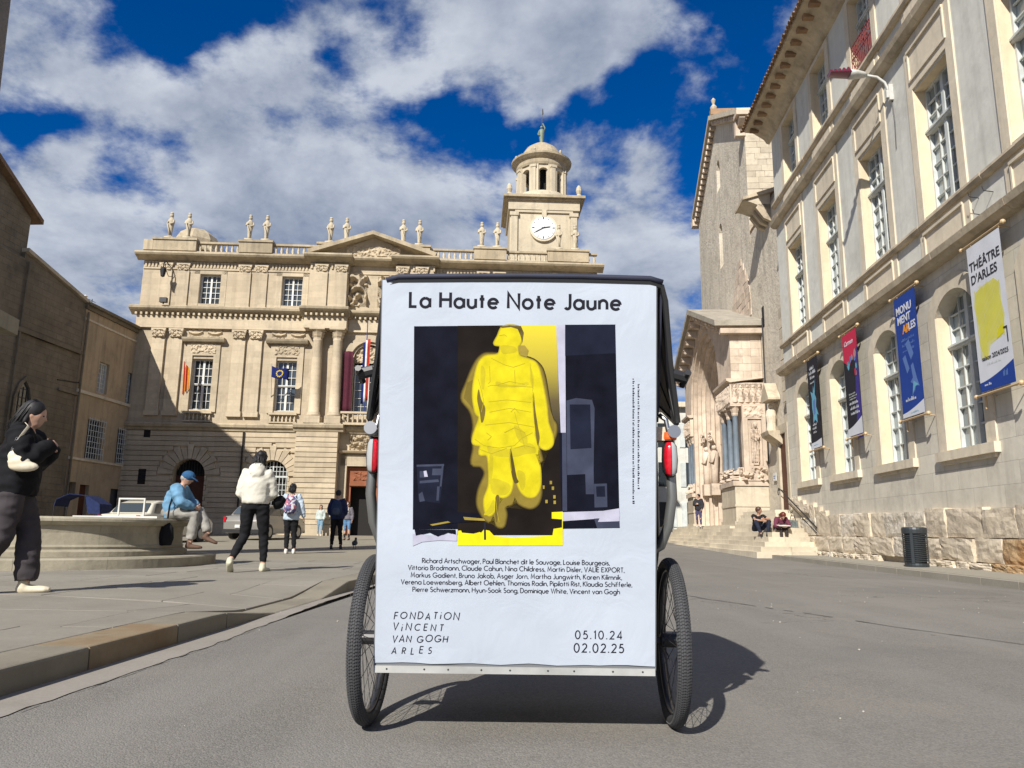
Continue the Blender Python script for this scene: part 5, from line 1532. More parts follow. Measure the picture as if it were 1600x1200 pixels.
# ================================================================== FOUNTAIN AND OBELISK
fo = thing('fountain', 'large round stone fountain basin with a moulded rim on a low step', 'fountain', (-9.6, 12.7, .12))
F = M['fount']
def ringseg(mb, prof, a0, a1, n):
    base = len(mb.v); m = len(prof)
    for i in range(n + 1):
        a = a0 + (a1 - a0) * i / n
        for r, z in prof: mb.v.append((r * math.cos(a), r * math.sin(a), z))
    for i in range(n):
        for j in range(m):
            A, B = base + i * m + j, base + i * m + (j + 1) % m
            mb.f.append((A, B, B + m, A + m))
    mb.f.append(tuple(base + j for j in range(m))); mb.f.append(tuple(base + n * m + j for j in range(m))[::-1])
    return mb
def oval(a, b, t, n=2.5):              # rounded oblong basin
    c, s_ = math.cos(t), math.sin(t)
    return (a * math.copysign(abs(c) ** (2 / n), c), b * math.copysign(abs(s_) ** (2 / n), s_))
def ovalseg(prof, t0, t1, n):           # prof: inset from the step edge, height
    mb = MB(); m = len(prof)
    for i in range(n + 1):
        t = t0 + (t1 - t0) * i / n
        for ins, z in prof:
            x, y = oval(4.6 - ins, 2.7 - ins, t); mb.v.append((x, y, z))
    for i in range(n):
        for j in range(m):
            A, B = i * m + j, i * m + (j + 1) % m; mb.f.append((A, B, B + m, A + m))
    mb.f.append(tuple(range(m))); mb.f.append(tuple(range(n * m, n * m + m))[::-1])
    return mb
nseg = 18
for k in range(nseg):
    a0, a1 = 2 * math.pi * k / nseg + .1, 2 * math.pi * (k + 1) / nseg - .0012 + .1
    ovalseg([(1.0, 0), (0, 0), (0, .135), (.02, .155), (1.0, .16)], a0, a1, 8).build('step_stone', F, fo)
    ovalseg([(1.0, .16), (.46, .16), (.46, .23), (.54, .27), (1.0, .27)], a0 + .1, a1 + .1, 8).build('plinth_stone', F, fo)
    ovalseg([(.8, .27), (.53, .27), (.52, .30), (.54, .33), (.55, .5), (.53, .61), (.8, .61)], a0 + .05, a1 + .05, 8).build('basin_stone', F, fo)
    ovalseg([(.95, .61), (.50, .61), (.47, .64), (.445, .665), (.445, .70), (.47, .73), (.95, .73)], a0 + .15, a1 + .15, 8).build('rim_stone', F, fo)
m, nt, bs = new_mat('basin_water'); bs.inputs['Base Color'].default_value = (.02, .035, .03, 1); bs.inputs['Roughness'].default_value = .05
wv = nt.nodes.new('ShaderNodeTexNoise'); wv.inputs['Scale'].default_value = 3; bp = nt.nodes.new('ShaderNodeBump'); bp.inputs['Strength'].default_value = .2
nt.links.new(wv.outputs['Fac'], bp.inputs['Height']); nt.links.new(bp.outputs[0], bs.inputs['Normal'])
MB().prismz([oval(3.82, 1.92, t * .1309) for t in range(48)], .3, .55).build('water', m, fo)
obk = thing('obelisk', 'tall granite obelisk on a stone pedestal in the middle of the fountain', 'obelisk', (-10.75, 12.7, .12), R(8))
MB().box(-1.5, 1.5, -1.5, 1.5, .2, 1.3).box(-1.35, 1.35, -1.35, 1.35, 1.3, 1.6).box(-1.15, 1.15, -1.15, 1.15, 1.6, 4.2).box(-1.4, 1.4, -1.4, 1.4, 4.2, 4.5).build('pedestal', F, obk)
mb = MB(); w0, w1 = .86, .58
mb.add([(-w0, -w0, 4.5), (w0, -w0, 4.5), (w0, w0, 4.5), (-w0, w0, 4.5), (-w1, -w1, 18.8), (w1, -w1, 18.8), (w1, w1, 18.8), (-w1, w1, 18.8), (0, 0, 19.8)],
       [(0, 3, 2, 1), (0, 1, 5, 4), (1, 2, 6, 5), (2, 3, 7, 6), (3, 0, 4, 7), (4, 5, 8), (5, 6, 8), (6, 7, 8), (7, 4, 8)])
mb.build('shaft', M['granite'], obk)
# ================================================================== PEDICAB
PO0 = Vector((.05, 3.03, 0))
cab = thing('pedicab', 'black hooded pedicab seen from behind carrying a large white exhibition poster', 'pedicab', PO0)
TH = math.atan(.19 / 1.35)
PB = Vector((.018, 2.85, .245))          # middle of the poster's lower edge
def pl(px, py):                          # where a ray meets the leaning board, in board coordinates
    d = ray(px, py); n = Vector((0, -math.cos(TH), -math.sin(TH)))
    t = (PB - CAM_LOC).dot(n) / d.dot(n); v = CAM_LOC + d * t - PB
    return (v.x, v.dot(Vector((0, -math.sin(TH), math.cos(TH)))))
m, nt, bs = new_mat('poster_paper')
bs.inputs['Base Color'].default_value = (.60, .665, .755, 1); bs.inputs['Roughness'].default_value = .42; bs.inputs['Specular IOR Level'].default_value = .4
g_ = nt.nodes.new('ShaderNodeNewGeometry'); n_ = nt.nodes.new('ShaderNodeTexNoise'); n_.inputs['Scale'].default_value = 5; n_.inputs['Detail'].default_value = 4; n_.inputs['Distortion'].default_value = 1.2
bp = nt.nodes.new('ShaderNodeBump'); bp.inputs['Strength'].default_value = .35; bp.inputs['Distance'].default_value = .012
nt.links.new(g_.outputs['Position'], n_.inputs[0]); nt.links.new(n_.outputs['Fac'], bp.inputs['Height']); nt.links.new(bp.outputs[0], bs.inputs['Normal'])
mr = nt.nodes.new('ShaderNodeMapRange'); mr.inputs['From Min'].default_value = .35; mr.inputs['From Max'].default_value = .75
n2_ = nt.nodes.new('ShaderNodeTexNoise'); n2_.inputs['Scale'].default_value = 2.2; n2_.inputs['Detail'].default_value = 8; nt.links.new(g_.outputs['Position'], n2_.inputs[0])
nt.links.new(n2_.outputs['Fac'], mr.inputs['Value']); mx = nt.nodes.new('ShaderNodeMix'); mx.data_type = 'RGBA'
mx.inputs[6].default_value = (.475, .53, .61, 1); mx.inputs[7].default_value = (.40, .45, .52, 1); nt.links.new(mr.outputs[0], mx.inputs[0]); nt.links.new(mx.outputs[2], bs.inputs['Base Color'])
M['paper'] = m
M['board_edge'] = plain('grey_board_edge', (.16, .17, .18), .6)
HWB, HT = .525, 1.385
XL, XR = pl(590, 740)[0], pl(1026, 740)[0]; ZT = (pl(592, 441)[1] + pl(1023, 438)[1]) / 2
print('POSTER', [tuple(round(v, 3) for v in pl(*p)) for p in [(592, 441), (1023, 438), (588, 1045), (1028, 1042), (800, 1054)]])
board = MB().box(XL, XR, 0, .022, -.005, ZT).build('poster_board', M['board_edge'], cab)
board.location = PB - PO0; board.rotation_euler = (TH, 0, 0)
mb = MB(); nx, nz = 20, 26                # the paper sheet with shallow waves and a slightly curling foot
for j in range(nz + 1):
    for i in range(nx + 1):
        x = XL + .004 + (XR - XL - .008) * i / nx; z = .012 + (ZT - .014) * j / nz
        if j == 0: z += .006 * noise.noise(Vector((x * 9, 0, 0)))
        mb.v.append((x, -.0035 - (.004 * max(0, noise.noise(Vector((x * 6, 3, 1)))) if j == 0 else 0), z))
for j in range(nz):
    for i in range(nx):
        a = j * (nx + 1) + i; mb.f.append((a, a + 1, a + nx + 2, a + nx + 1))
paper = mb.build('poster_sheet', M['paper'], board)
LV = [0]
def pr(pts, mat, name='print', px=True, lvl=None):
    LV[0] += 1
    y = -.0040 - .000016 * (LV[0] if lvl is None else lvl)
    mb = MB(); q = [pl(*p) for p in pts] if px else pts
    mb.v = [(x, y, z) for x, z in q]; mb.f = [tuple(range(len(q)))]
    return mb.build(name, mat, board)
zq = lambda x, y: (580 + x / 2.5, 420 + y / 2.5)
def soft(pts, n=4):                      # closed smooth curve through the points
    out = []; m = len(pts)
    for i in range(m):
        p0, p1, p2, p3 = [Vector(pts[(i + j - 1) % m]) for j in range(4)]
        for k in range(n):
            t = k / n; out.append(tuple(.5 * ((2 * p1) + (p2 - p0) * t + (2 * p0 - 5 * p1 + 4 * p2 - p3) * t * t + (3 * p1 - p0 - 3 * p2 + p3) * t ** 3)))
    return out
def pz(pts, mat, **k): return pr([zq(*p) for p in pts], mat, **k)
def ink(name, col, r=.6, **k): return plain(name, col, r, spec=.06, **k)
K = {'navy': ink('print_navy_black', (.006, .007, .014), nscale=14, namt=.35), 'brown': ink('print_brown_black', (.012, .009, .008), nscale=10, namt=.3), 'yel': ink('print_bright_yellow', (.70, .62, .012), nscale=28, namt=.10),
     'must': ink('print_mustard', (.30, .23, .045), nscale=16, namt=.15), 'och': ink('print_ochre_line', (.40, .33, .02)), 'lil': ink('print_pale_lilac', (.42, .42, .52), nscale=20, namt=.12), 'sla': ink('print_slate', (.045, .052, .085), nscale=12, namt=.25),
     'dsl': ink('print_deep_slate', (.011, .014, .028), nscale=12, namt=.25), 'blk': ink('print_ink', (.018, .018, .026)), 'shade': ink('print_yellow_shade', (.50, .43, .015), nscale=30, namt=.2), 'hair': ink('print_hair_brown', (.12, .09, .03), nscale=30, namt=.4), 'glow': None}
m, nt, bs = new_mat('print_yellow_fade'); tcn = nt.nodes.new('ShaderNodeTexCoord'); sp = nt.nodes.new('ShaderNodeSeparateXYZ'); cr = nt.nodes.new('ShaderNodeValToRGB')
nt.links.new(tcn.outputs['Generated'], sp.inputs[0]); nt.links.new(sp.outputs[2], cr.inputs[0]); nt.links.new(cr.outputs[0], bs.inputs['Base Color']); bs.inputs['Roughness'].default_value = .45
cr.color_ramp.elements[0].color = (.012, .009, .008, 1); cr.color_ramp.elements[1].color = (.66, .55, .02, 1); e = cr.color_ramp.elements.new(.62); e.color = (.42, .34, .03, 1); e = cr.color_ramp.elements.new(.3); e.color = (.10, .075, .025, 1)
K['glow'] = m
pz([(168, 225), (953, 218), (970, 1012), (163, 1018)], K['navy'])
pz([(338, 223), (722, 220), (745, 1040), (338, 1040)], K['brown'])
pz([(575, 221), (722, 220), (738, 640), (640, 640), (590, 480)], K['glow'])
pz([(722, 220), (757, 219), (760, 640), (740, 640)], K['lil'])
pz([(757, 219), (953, 218), (955, 330), (757, 340)], K['dsl'])
pz([(745, 640), (762, 640), (765, 945), (747, 945)], K['sla'])
pz([(762, 515), (800, 505), (862, 512), (872, 545), (868, 800), (765, 805)], K['sla'])
pz([(775, 530), (855, 530), (860, 700), (778, 705)], K['dsl'])
pz([(835, 778), (868, 775), (870, 880), (838, 880)], K['sla']); pz([(870, 840), (920, 838), (922, 930), (872, 932)], K['sla']); pz([(878, 850), (912, 848), (914, 890), (880, 890)], K['dsl'])
pz([(178, 765), (285, 762), (283, 800), (268, 915), (185, 905)], K['dsl'])
for a in [[(178, 765), (285, 762), (285, 770), (178, 773)], [(190, 790), (215, 790), (213, 815), (190, 815)], [(240, 780), (276, 780), (274, 806), (238, 806)], [(190, 828), (262, 822), (266, 832), (190, 838)], [(186, 880), (200, 870), (210, 906), (190, 910)], [(258, 850), (268, 850), (264, 905), (255, 905)], [(276, 770), (283, 770), (275, 850), (268, 850)]]: pz(a, K['sla'])
pz([(205, 790), (216, 788), (222, 812), (208, 812)], K['lil'])
for x, y in [(668, 846), (697, 828), (680, 902), (711, 884), (705, 850), (712, 905)]: pz([(x, y), (x + 9, y), (x + 9, y + 13), (x, y + 13)], K['must'])
# ghost of the figure, a mustard shade behind it
ghost = [(470, 335), (430, 345), (402, 385), (375, 450), (357, 505), (385, 545), (398, 575), (404, 620), (398, 660), (404, 700), (396, 760), (430, 768), (448, 800), (425, 860), (418, 910), (430, 950), (460, 985), (478, 960), (492, 1000), (515, 1002), (524, 960), (520, 930), (550, 915), (560, 890), (580, 915), (620, 930), (648, 915), (660, 870), (652, 800), (648, 750), (664, 748), (655, 700), (690, 700), (715, 650), (718, 610), (700, 580), (688, 520), (672, 420), (650, 375), (600, 350)]
def grow(pts, d):                        # outline pushed outwards by d
    m = len(pts); out = []; ar = sum(pts[i][0] * pts[(i + 1) % m][1] - pts[(i + 1) % m][0] * pts[i][1] for i in range(m)); sg = 1 if ar > 0 else -1
    for i in range(m):
        a, b = Vector(pts[i - 1]), Vector(pts[(i + 1) % m]); t = (b - a); t = t.normalized() if t.length > 1e-6 else Vector((1, 0)); out.append((pts[i][0] + t.y * d * sg, pts[i][1] - t.x * d * sg))
    return out
def lerp_ink(a, b, t): return ink('print_blend', tuple(x + (y - x) * t for x, y in zip(a, b)), nscale=22, namt=.14)
BRN, MST, YEL = (.012, .009, .008), (.22, .165, .03), (.58, .50, .014)
for k in range(6): pz(grow(soft(ghost), 11 - 2.2 * k), lerp_ink(BRN, MST, [.10, .28, .50, .72, .9, 1][k]))
pz([(375, 445), (404, 430), (408, 560), (392, 540), (362, 505)], lerp_ink(BRN, MST, .7)); pz(soft([(690, 540), (712, 590), (714, 640), (692, 660), (684, 600)]), lerp_ink(BRN, MST, .8))
fig = [(512, 232), (545, 224), (575, 232), (586, 262), (580, 290), (570, 305), (572, 330), (582, 345), (620, 358), (645, 375), (660, 420), (672, 480), (682, 540), (688, 600), (706, 655), (704, 688), (682, 702), (660, 690), (654, 655), (645, 590), (634, 500), (630, 470), (628, 520), (630, 570), (638, 610), (636, 650), (648, 690), (650, 722), (640, 725), (655, 770), (658, 840), (642, 882), (612, 888), (585, 865), (566, 815), (556, 760), (545, 700), (536, 730), (544, 780), (550, 830), (540, 875), (515, 890), (490, 885), (486, 930), (466, 960), (448, 948), (444, 900), (462, 845), (462, 780), (455, 728), (425, 722), (428, 690), (402, 682), (400, 660), (412, 620), (425, 580), (410, 560), (400, 500), (404, 440), (420, 375), (445, 345), (485, 340), (502, 330), (506, 300), (484, 294), (488, 280), (497, 264)]
for k in range(5): pz(grow(soft(fig), 7.2 - 1.8 * k), lerp_ink(MST, YEL, [.25, .5, .72, .9, 1][k]))
for a in ([(455, 690), (500, 705), (560, 700), (620, 680), (645, 715), (600, 725), (555, 735), (470, 728)], [(470, 820), (520, 830), (545, 850), (530, 880), (495, 884), (470, 870)], [(570, 790), (600, 800), (600, 850), (585, 862)], [(462, 730), (476, 735), (474, 800), (462, 840)], [(620, 380), (634, 420), (632, 470), (622, 440)], [(430, 380), (446, 400), (440, 470), (428, 450)], [(490, 440), (550, 455), (610, 442), (600, 460), (500, 462)], [(560, 610), (600, 640), (610, 680), (585, 680), (566, 650)], [(508, 300), (560, 305), (565, 325), (515, 332)], [(440, 960), (462, 930), (478, 900), (480, 940), (462, 958)]): pz(soft(a), lerp_ink(YEL, MST, .28))
for a, t in (([(634, 480), (640, 540), (650, 610), (658, 660), (650, 690), (642, 640), (635, 570)], .35), ([(545, 702), (556, 750), (568, 812), (576, 832), (560, 836), (548, 800), (541, 735)], .12), ([(420, 470), (430, 510), (446, 545), (440, 590), (430, 600), (424, 560), (414, 510)], .45), ([(486, 890), (500, 888), (496, 940), (490, 990), (484, 950)], .3)): pz(soft(a), lerp_ink(BRN, MST, t + .25))
pz([(512, 232), (500, 226), (540, 221), (585, 224), (596, 250), (590, 290), (583, 262), (572, 236), (545, 228)], K['hair'])
pz([(575, 300), (600, 300), (615, 320), (608, 345), (585, 338), (576, 322)], K['must'])
def stroke_px(pts, w, mat, name='print'):
    LV[0] += 1; y = -.0040 - .000016 * LV[0]; mb = MB()
    q = [pl(*zq(*p)) for p in pts]; ribbon(mb, q, w, y); return mb.build(name, mat, board)
def ribbon(mb, q, w, y):
    n = len(q); base = len(mb.v)
    for i, p in enumerate(q):
        a = Vector(q[max(i - 1, 0)]); b = Vector(q[min(i + 1, n - 1)]); p = Vector(p)
        d0 = (p - a); d1 = (b - p)
        if d0.length < 1e-7: d0 = d1
        if d1.length < 1e-7: d1 = d0
        d0 = d0.normalized(); d1 = d1.normalized(); t = d0 + d1
        t = t.normalized() if t.length > 1e-4 else d0
        nrm = Vector((-t.y, t.x)); k = w / 2 / max(.45, abs(nrm.dot(Vector((-d0.y, d0.x)))))
        mb.v.append((p.x + nrm.x * k, y, p.y + nrm.y * k)); mb.v.append((p.x - nrm.x * k, y, p.y - nrm.y * k))
    for i in range(n - 1):
        a = base + 2 * i; mb.f.append((a, a + 1, a + 3, a + 2))
for pts in ([(462, 380), (465, 440), (458, 450)], [(620, 370), (628, 430), (632, 470)], [(490, 455), (540, 440), (600, 452)], [(455, 460), (470, 455), (630, 462)], [(470, 350), (520, 375), (555, 385), (600, 370)], [(458, 520), (530, 512), (625, 522)], [(462, 560), (540, 545), (625, 560)], [(445, 610), (540, 600), (636, 618)],
            [(430, 560), (440, 520), (432, 480), (418, 430)], [(405, 665), (440, 690), (500, 700), (560, 690), (590, 660), (630, 640)], [(425, 705), (470, 722), (530, 700)], [(560, 560), (570, 600), (590, 660), (600, 700)], [(545, 560), (560, 545), (575, 560)], [(548, 695), (542, 730), (548, 790)], [(560, 700), (600, 690), (642, 700)], [(500, 262), (520, 258), (530, 265)], [(560, 395), (562, 450)],
            [(486, 900), (492, 950), (500, 990)], [(450, 640), (470, 655), (455, 670)], [(520, 640), (560, 620), (600, 640)]): stroke_px(pts, .0018, K['och'])
pz([(340, 950), (420, 955), (440, 985), (220, 1000), (215, 990)], K['navy'])
pz([(705, 950), (748, 948), (748, 1080), (338, 1080), (340, 1022), (400, 1018), (430, 1030), (440, 1018), (462, 1022), (480, 1042), (560, 1050), (640, 1045), (708, 1040), (712, 1015), (745, 1010), (745, 978), (705, 975)], K['yel'])
pz([(440, 990), (448, 990), (449, 1058), (441, 1058)], K['blk']); pz([(350, 1018), (395, 1012), (430, 1026), (400, 1034), (355, 1030)], K['brown'])
pz([(748, 950), (905, 945), (968, 935), (970, 968), (890, 975), (748, 985)], K['lil']); pz([(748, 987), (868, 984), (880, 1012), (748, 1014)], K['navy']); pz([(870, 975), (968, 970), (970, 1010), (882, 1012)], K['sla'])
pz([(905, 945), (968, 938), (969, 985), (885, 988)], K['lil'])
pz([(163, 1035), (262, 1042), (335, 1032), (335, 1062), (262, 1060), (200, 1066), (163, 1082)], K['lil']); pz([(170, 1018), (330, 1018), (332, 1038), (300, 1030), (262, 1046), (230, 1030), (175, 1042)], K['navy'])
for a in ([(360, 968), (440, 975), (446, 984), (365, 980)], [(230, 998), (300, 985), (310, 990), (240, 1003)]): pz(a, K['must'])

# ------------------------------------------------------------------ drawn lettering (geometric sans, built from strokes)
def A_(cx, cy, r, a0, a1, ry=None, n=None):
    ry = r if ry is None else ry; n = n or max(5, int(abs(a1 - a0) / 16))
    return [(cx + r * math.cos(R(a0 + (a1 - a0) * i / n)), cy + ry * math.sin(R(a0 + (a1 - a0) * i / n))) for i in range(n + 1)]
x_ = .60; h_ = .30
O_ = lambda cx=h_, r=h_: A_(cx, h_, r, 90, 450)
GLY = {
 'a': (.60, [O_(), [(.6, 0), (.6, x_)]]), 'b': (.60, [O_(), [(0, 0), (0, 1.05)]]), 'c': (.50, [A_(h_, h_, h_, 50, 310)]), 'd': (.60, [O_(), [(.6, 0), (.6, 1.05)]]),
 'e': (.60, [[(.01, .31), (.59, .31)] , A_(h_, h_, h_, 3, 318)]), 'f': (.32, [[(.12, 0), (.12, .82)] + A_(.27, .84, .15, 170, 70)[0:], [(-.02, .58), (.30, .58)]]), 'g': (.60, [O_(), [(.6, x_), (.6, -.08)] + A_(h_, -.08, h_, 0, -150, .22)]),
 'h': (.52, [[(0, 0), (0, 1.05)], [(0, .32)] + A_(.26, .34, .26, 180, 0) + [(.52, 0)]]), 'i': (.0, [[(0, 0), (0, x_)], [(0, .78), (0, .90)]]), 'j': (.0, [[(0, x_), (0, -.25)], [(0, .78), (0, .9)]]),
 'k': (.46, [[(0, 0), (0, 1.05)], [(.42, x_), (.03, .28)], [(.14, .36), (.46, 0)]]), 'l': (.0, [[(0, 0), (0, 1.05)]]), 'm': (.88, [[(0, 0), (0, x_)], [(0, .36)] + A_(.22, .38, .22, 180, 0) + [(.44, 0)], [(.44, .36)] + A_(.66, .38, .22, 180, 0) + [(.88, 0)]]),
 'n': (.50, [[(0, 0), (0, x_)], [(0, .33)] + A_(.25, .35, .25, 180, 0) + [(.5, 0)]]), 'o': (.60, [O_()]), 'p': (.60, [O_(), [(0, x_), (0, -.32)]]), 'q': (.60, [O_(), [(.6, x_), (.6, -.32)]]),
 'r': (.26, [[(0, 0), (0, x_)], [(0, .38)] + A_(.2, .38, .2, 180, 70)]), 's': (.36, [A_(.18, .44, .16, 40, 250, .14) + A_(.18, .16, .18, 70, -140, .15)]), 't': (.30, [[(.14, 0), (.14, .85)], [(-.02, .58), (.30, .58)]]),
 'u': (.50, [[(0, x_), (0, .25)] + A_(.25, .25, .25, 180, 360) + [(.5, x_)], [(.5, 0), (.5, .3)]]), 'v': (.50, [[(0, x_), (.25, 0), (.5, x_)]]), 'w': (.80, [[(0, x_), (.2, 0), (.4, x_), (.6, 0), (.8, x_)]]),
 'y': (.50, [[(0, x_), (.26, .03)], [(.5, x_), (.12, -.32)]]), 'x': (.46, [[(0, 0), (.46, x_)], [(0, x_), (.46, 0)]]), 'z': (.44, [[(0, .58), (.44, .58), (0, .02), (.44, .02)]]),
 'A': (.72, [[(0, 0), (.36, 1), (.72, 0)], [(.13, .33), (.59, .33)]]), 'B': (.50, [[(0, 0), (0, 1)], [(0, .98), (.22, .98)] + A_(.22, .76, .22, 90, -90) + [(0, .53)], [(.2, .53)] + A_(.22, .275, .255, 90, -90) + [(0, .02)]]),
 'C': (.80, [A_(.48, .5, .48, 48, 312)]), 'D': (.66, [[(0, .02), (0, .98), (.2, .98)] + A_(.2, .5, .46, 90, -90, .48) + [(0, .02)]]), 'E': (.46, [[(0, 0), (0, 1)], [(0, .97), (.46, .97)], [(0, .52), (.42, .52)], [(0, .03), (.46, .03)]]),
 'F': (.44, [[(0, 0), (0, 1)], [(0, .97), (.44, .97)], [(0, .5), (.4, .5)]]), 'G': (.92, [A_(.48, .5, .48, 42, 352), [(.52, .42), (.98, .42)]]), 'H': (.66, [[(0, 0), (0, 1)], [(.66, 0), (.66, 1)], [(0, .52), (.66, .52)]]), 'I': (0, [[(0, 0), (0, 1)]]),
 'J': (.34, [[(.34, 1), (.34, .2)] + A_(.17, .2, .17, 0, -150, .2)]), 'K': (.58, [[(0, 0), (0, 1)], [(.52, 1), (.03, .48)], [(.12, .56), (.58, 0)]]), 'L': (.42, [[(0, 1), (0, .03), (.42, .03)]]), 'M': (.86, [[(.06, 0), (.14, 1), (.43, .22), (.72, 1), (.80, 0)]]),
 'N': (.70, [[(0, 0), (0, 1), (.7, 0), (.7, 1)]]), 'O': (.98, [A_(.49, .5, .49, 90, 450)]), 'P': (.48, [[(0, 0), (0, 1)], [(0, .97), (.22, .97)] + A_(.22, .72, .25, 90, -90) + [(0, .47)]]), 'R': (.50, [[(0, 0), (0, 1)], [(0, .97), (.22, .97)] + A_(.22, .72, .25, 90, -90) + [(0, .47)], [(.2, .46), (.5, 0)]]),
 'S': (.50, [A_(.25, .74, .21, 38, 255, .24) + A_(.24, .26, .25, 72, -145, .26)]), 'T': (.52, [[(.26, 0), (.26, 1)], [(0, .97), (.52, .97)]]), 'U': (.58, [[(0, 1), (0, .3)] + A_(.29, .3, .29, 180, 360) + [(.58, 1)]]), 'V': (.66, [[(0, 1), (.33, 0), (.66, 1)]]),
 'W': (1.0, [[(0, 1), (.26, 0), (.5, .95), (.74, 0), (1, 1)]]), 'X': (.6, [[(0, 0), (.58, 1)], [(.02, 1), (.6, 0)]]), 'Y': (.58, [[(0, 1), (.29, .45), (.58, 1)], [(.29, .5), (.29, 0)]]),
 '0': (.58, [A_(.29, .5, .29, 90, 450, .5)]), '1': (.16, [[(0, .82), (.16, .98), (.16, 0)]]), '2': (.52, [A_(.27, .72, .24, 165, -30, .26) + [(.02, .03), (.54, .03)]]), '4': (.60, [[(.42, 0), (.42, .98), (.0, .26), (.58, .26)]]), '5': (.50, [[(.46, .97), (.14, .97), (.06, .58)] + A_(.22, .32, .28, 105, -140, .31)]),
 '.': (.0, [[(0, -.02), (0, .11)]]), ',': (.0, [[(.02, .1), (-.03, -.12)]]), '-': (.26, [[(0, .33), (.26, .33)]]), ' ': (.14, []),
}
def stroke_text(s, x, z, cap, wt, width=None, align='l', track=.2, slant=0, jit=0, seed=0, mat=None, name='lettering', per=None):
    adv = [GLY[c][0] for c in s]; tot = sum(adv) + track * (len(s) - 1)
    if width: track += (width / cap - tot) / (len(s) - 1); tot = width / cap
    x0 = x - (tot * cap / 2 if align == 'c' else (tot * cap if align == 'r' else 0))
    mb = MB(); rr = random.Random(seed); cx = x0; nstk = 0
    LV[0] += 1
    for c, a in zip(s, adv):
        jy = rr.uniform(-jit, jit) * cap; js = 1 + rr.uniform(-jit, jit)
        for st_ in GLY[c][1]:
            nstk += 1
            q = [(cx + (px_ * js + slant * pz_) * cap, z + jy + pz_ * js * cap) for px_, pz_ in st_]
            ribbon(mb, q, wt * cap, -.0040 - .000016 * (nstk % 5))
        cx += (a + track) * cap
    return mb.build(name, mat or K['blk'], board)
def line_px(s, pxl, pxr, pyb, pyt, wt, **k):
    a, b = pl(pxl, pyb), pl(pxr, pyb); c = pl((pxl + pxr) / 2, pyt); capz = c[1] - (a[1] + b[1]) / 2
    return stroke_text(s, a[0], (a[1] + b[1]) / 2, capz, wt, width=b[0] - a[0], **k)
line_px('La Haute Note Jaune', 641, 969, 482, 458.5, .190)
for s, l, r, y in (('Richard Artschwager, Paul Blanchet dit le Sauvage, Louise Bourgeois,', 660, 952, 881), ('Vittorio Brodmann, Claude Cahun, Nina Childress, Martin Disler, VALIE EXPORT,', 638, 975, 892), ('Markus Gadient, Bruno Jakob, Asger Jorn, Martha Jungwirth, Karen Kilimnik,', 642, 971, 903.5), ('Verena Loewensberg, Albert Oehlen, Thomias Radin, Pipilotti Rist, Klaudia Schifferle,', 627, 987, 914.5), ('Pierre Schwerzmann, Hyun-Sook Song, Dominique White, Vincent van Gogh', 645, 968, 926)):
    line_px(s, l, r, y, y - 7.4, .165)
line_px('05.10.24', 899, 972, 998, 985.5, .15); line_px('02.02.25', 897, 974, 1019, 1005.5, .15)
GLY['i'] = (.1, [[(.05, 0), (.05, .72)], [(.05, .98), (.05, 1.08)]])
for s, l, r, y, sd in (('FONDATiON', 616, 716, 967, 1), ('ViNCENT', 614, 692, 985, 2), ('VAN GOGH', 613, 699, 1003, 3), ('ARLES', 612, 674, 1021, 4)):
    line_px(s, l, r, y, y - 10.5, .15, slant=.16, jit=.10, seed=sd)
rr = random.Random(5)
for xp, y0, y1 in ((988, 787, 592), (996, 764, 598)):          # two upright lines of fine print
    mb = MB(); LV[0] += 1; y = y0
    while y > y1:
        l = rr.uniform(1.0, 2.4); a, b = pl(xp, y), pl(xp + rr.choice((2.2, 2.2, 3.2)), y - l)
        k = len(mb.v); mb.v += [(a[0], -.0040, a[1]), (b[0], -.0040, a[1]), (b[0], -.0040, b[1]), (a[0], -.0040, b[1])]; mb.f.append((k, k + 1, k + 2, k + 3)); y -= l + rr.choice((.9, .9, 2.4))
    mb.build('small_print', K['dsl'], board)['kind'] = 'stuff'

# ------------------------------------------------------------------ the vehicle round the poster (coordinates from its axle)
BL = plain('black_hood_fabric', (.020, .023, .045), .7, nscale=6, namt=.25, bump=.25); BP = plain('black_body_panel', (.02, .02, .022), .5); ST = M['chrome']
M['tube_grey'] = plain('satin_grey_tube', (.30, .31, .31), .35, metal=.75); M['worn_black'] = plain('worn_black_tube', (.03, .03, .032), .4, metal=.2)
M['strip_grey'] = plain('dull_grey_bumper_strip', (.36, .365, .35), .5, nscale=9, namt=.2)
strip = MB().box(XL - .03, XR - .036, -.185, -.16, .222, .246).build('bumper_strip', M['strip_grey'], cab)
for k in range(9):
    x = XL + .02 + (XR - XL - .1) * k / 8 + random.uniform(-.02, .02)
    MB().lathe([(.0035, -.0015), (.0035, .0)], 8).xf(Matrix.Translation((x, -.1855, .235)) @ Matrix.Rotation(R(90), 4, 'X')).build('rivet', M['worn_black'], strip)
MB().box(XL + .03, XR - .03, -.15, .42, .235, .262).box(XL + .03, XR - .03, -.15, -.12, .262, 1.05).build('floor_pan', BP, cab)
for s in (-1, 1):
    MB().prismx([(-.15, .26), (.38, .26), (.42, .62), (.2, .70), (.05, 1.0), (-.25, 1.08)], s * .44 - .012 - .03, s * .44 + .012 - .03).build('side_panel', BP, cab)
MB().box(-.42, .38, -.05, .38, .55, .66).build('seat_cushion', BP, cab)

MB().prismx([(-.16, .62), (-.05, .66), (-.14, 1.2), (-.26, 1.2)], -.42, .38).build('seat_back', BP, cab)
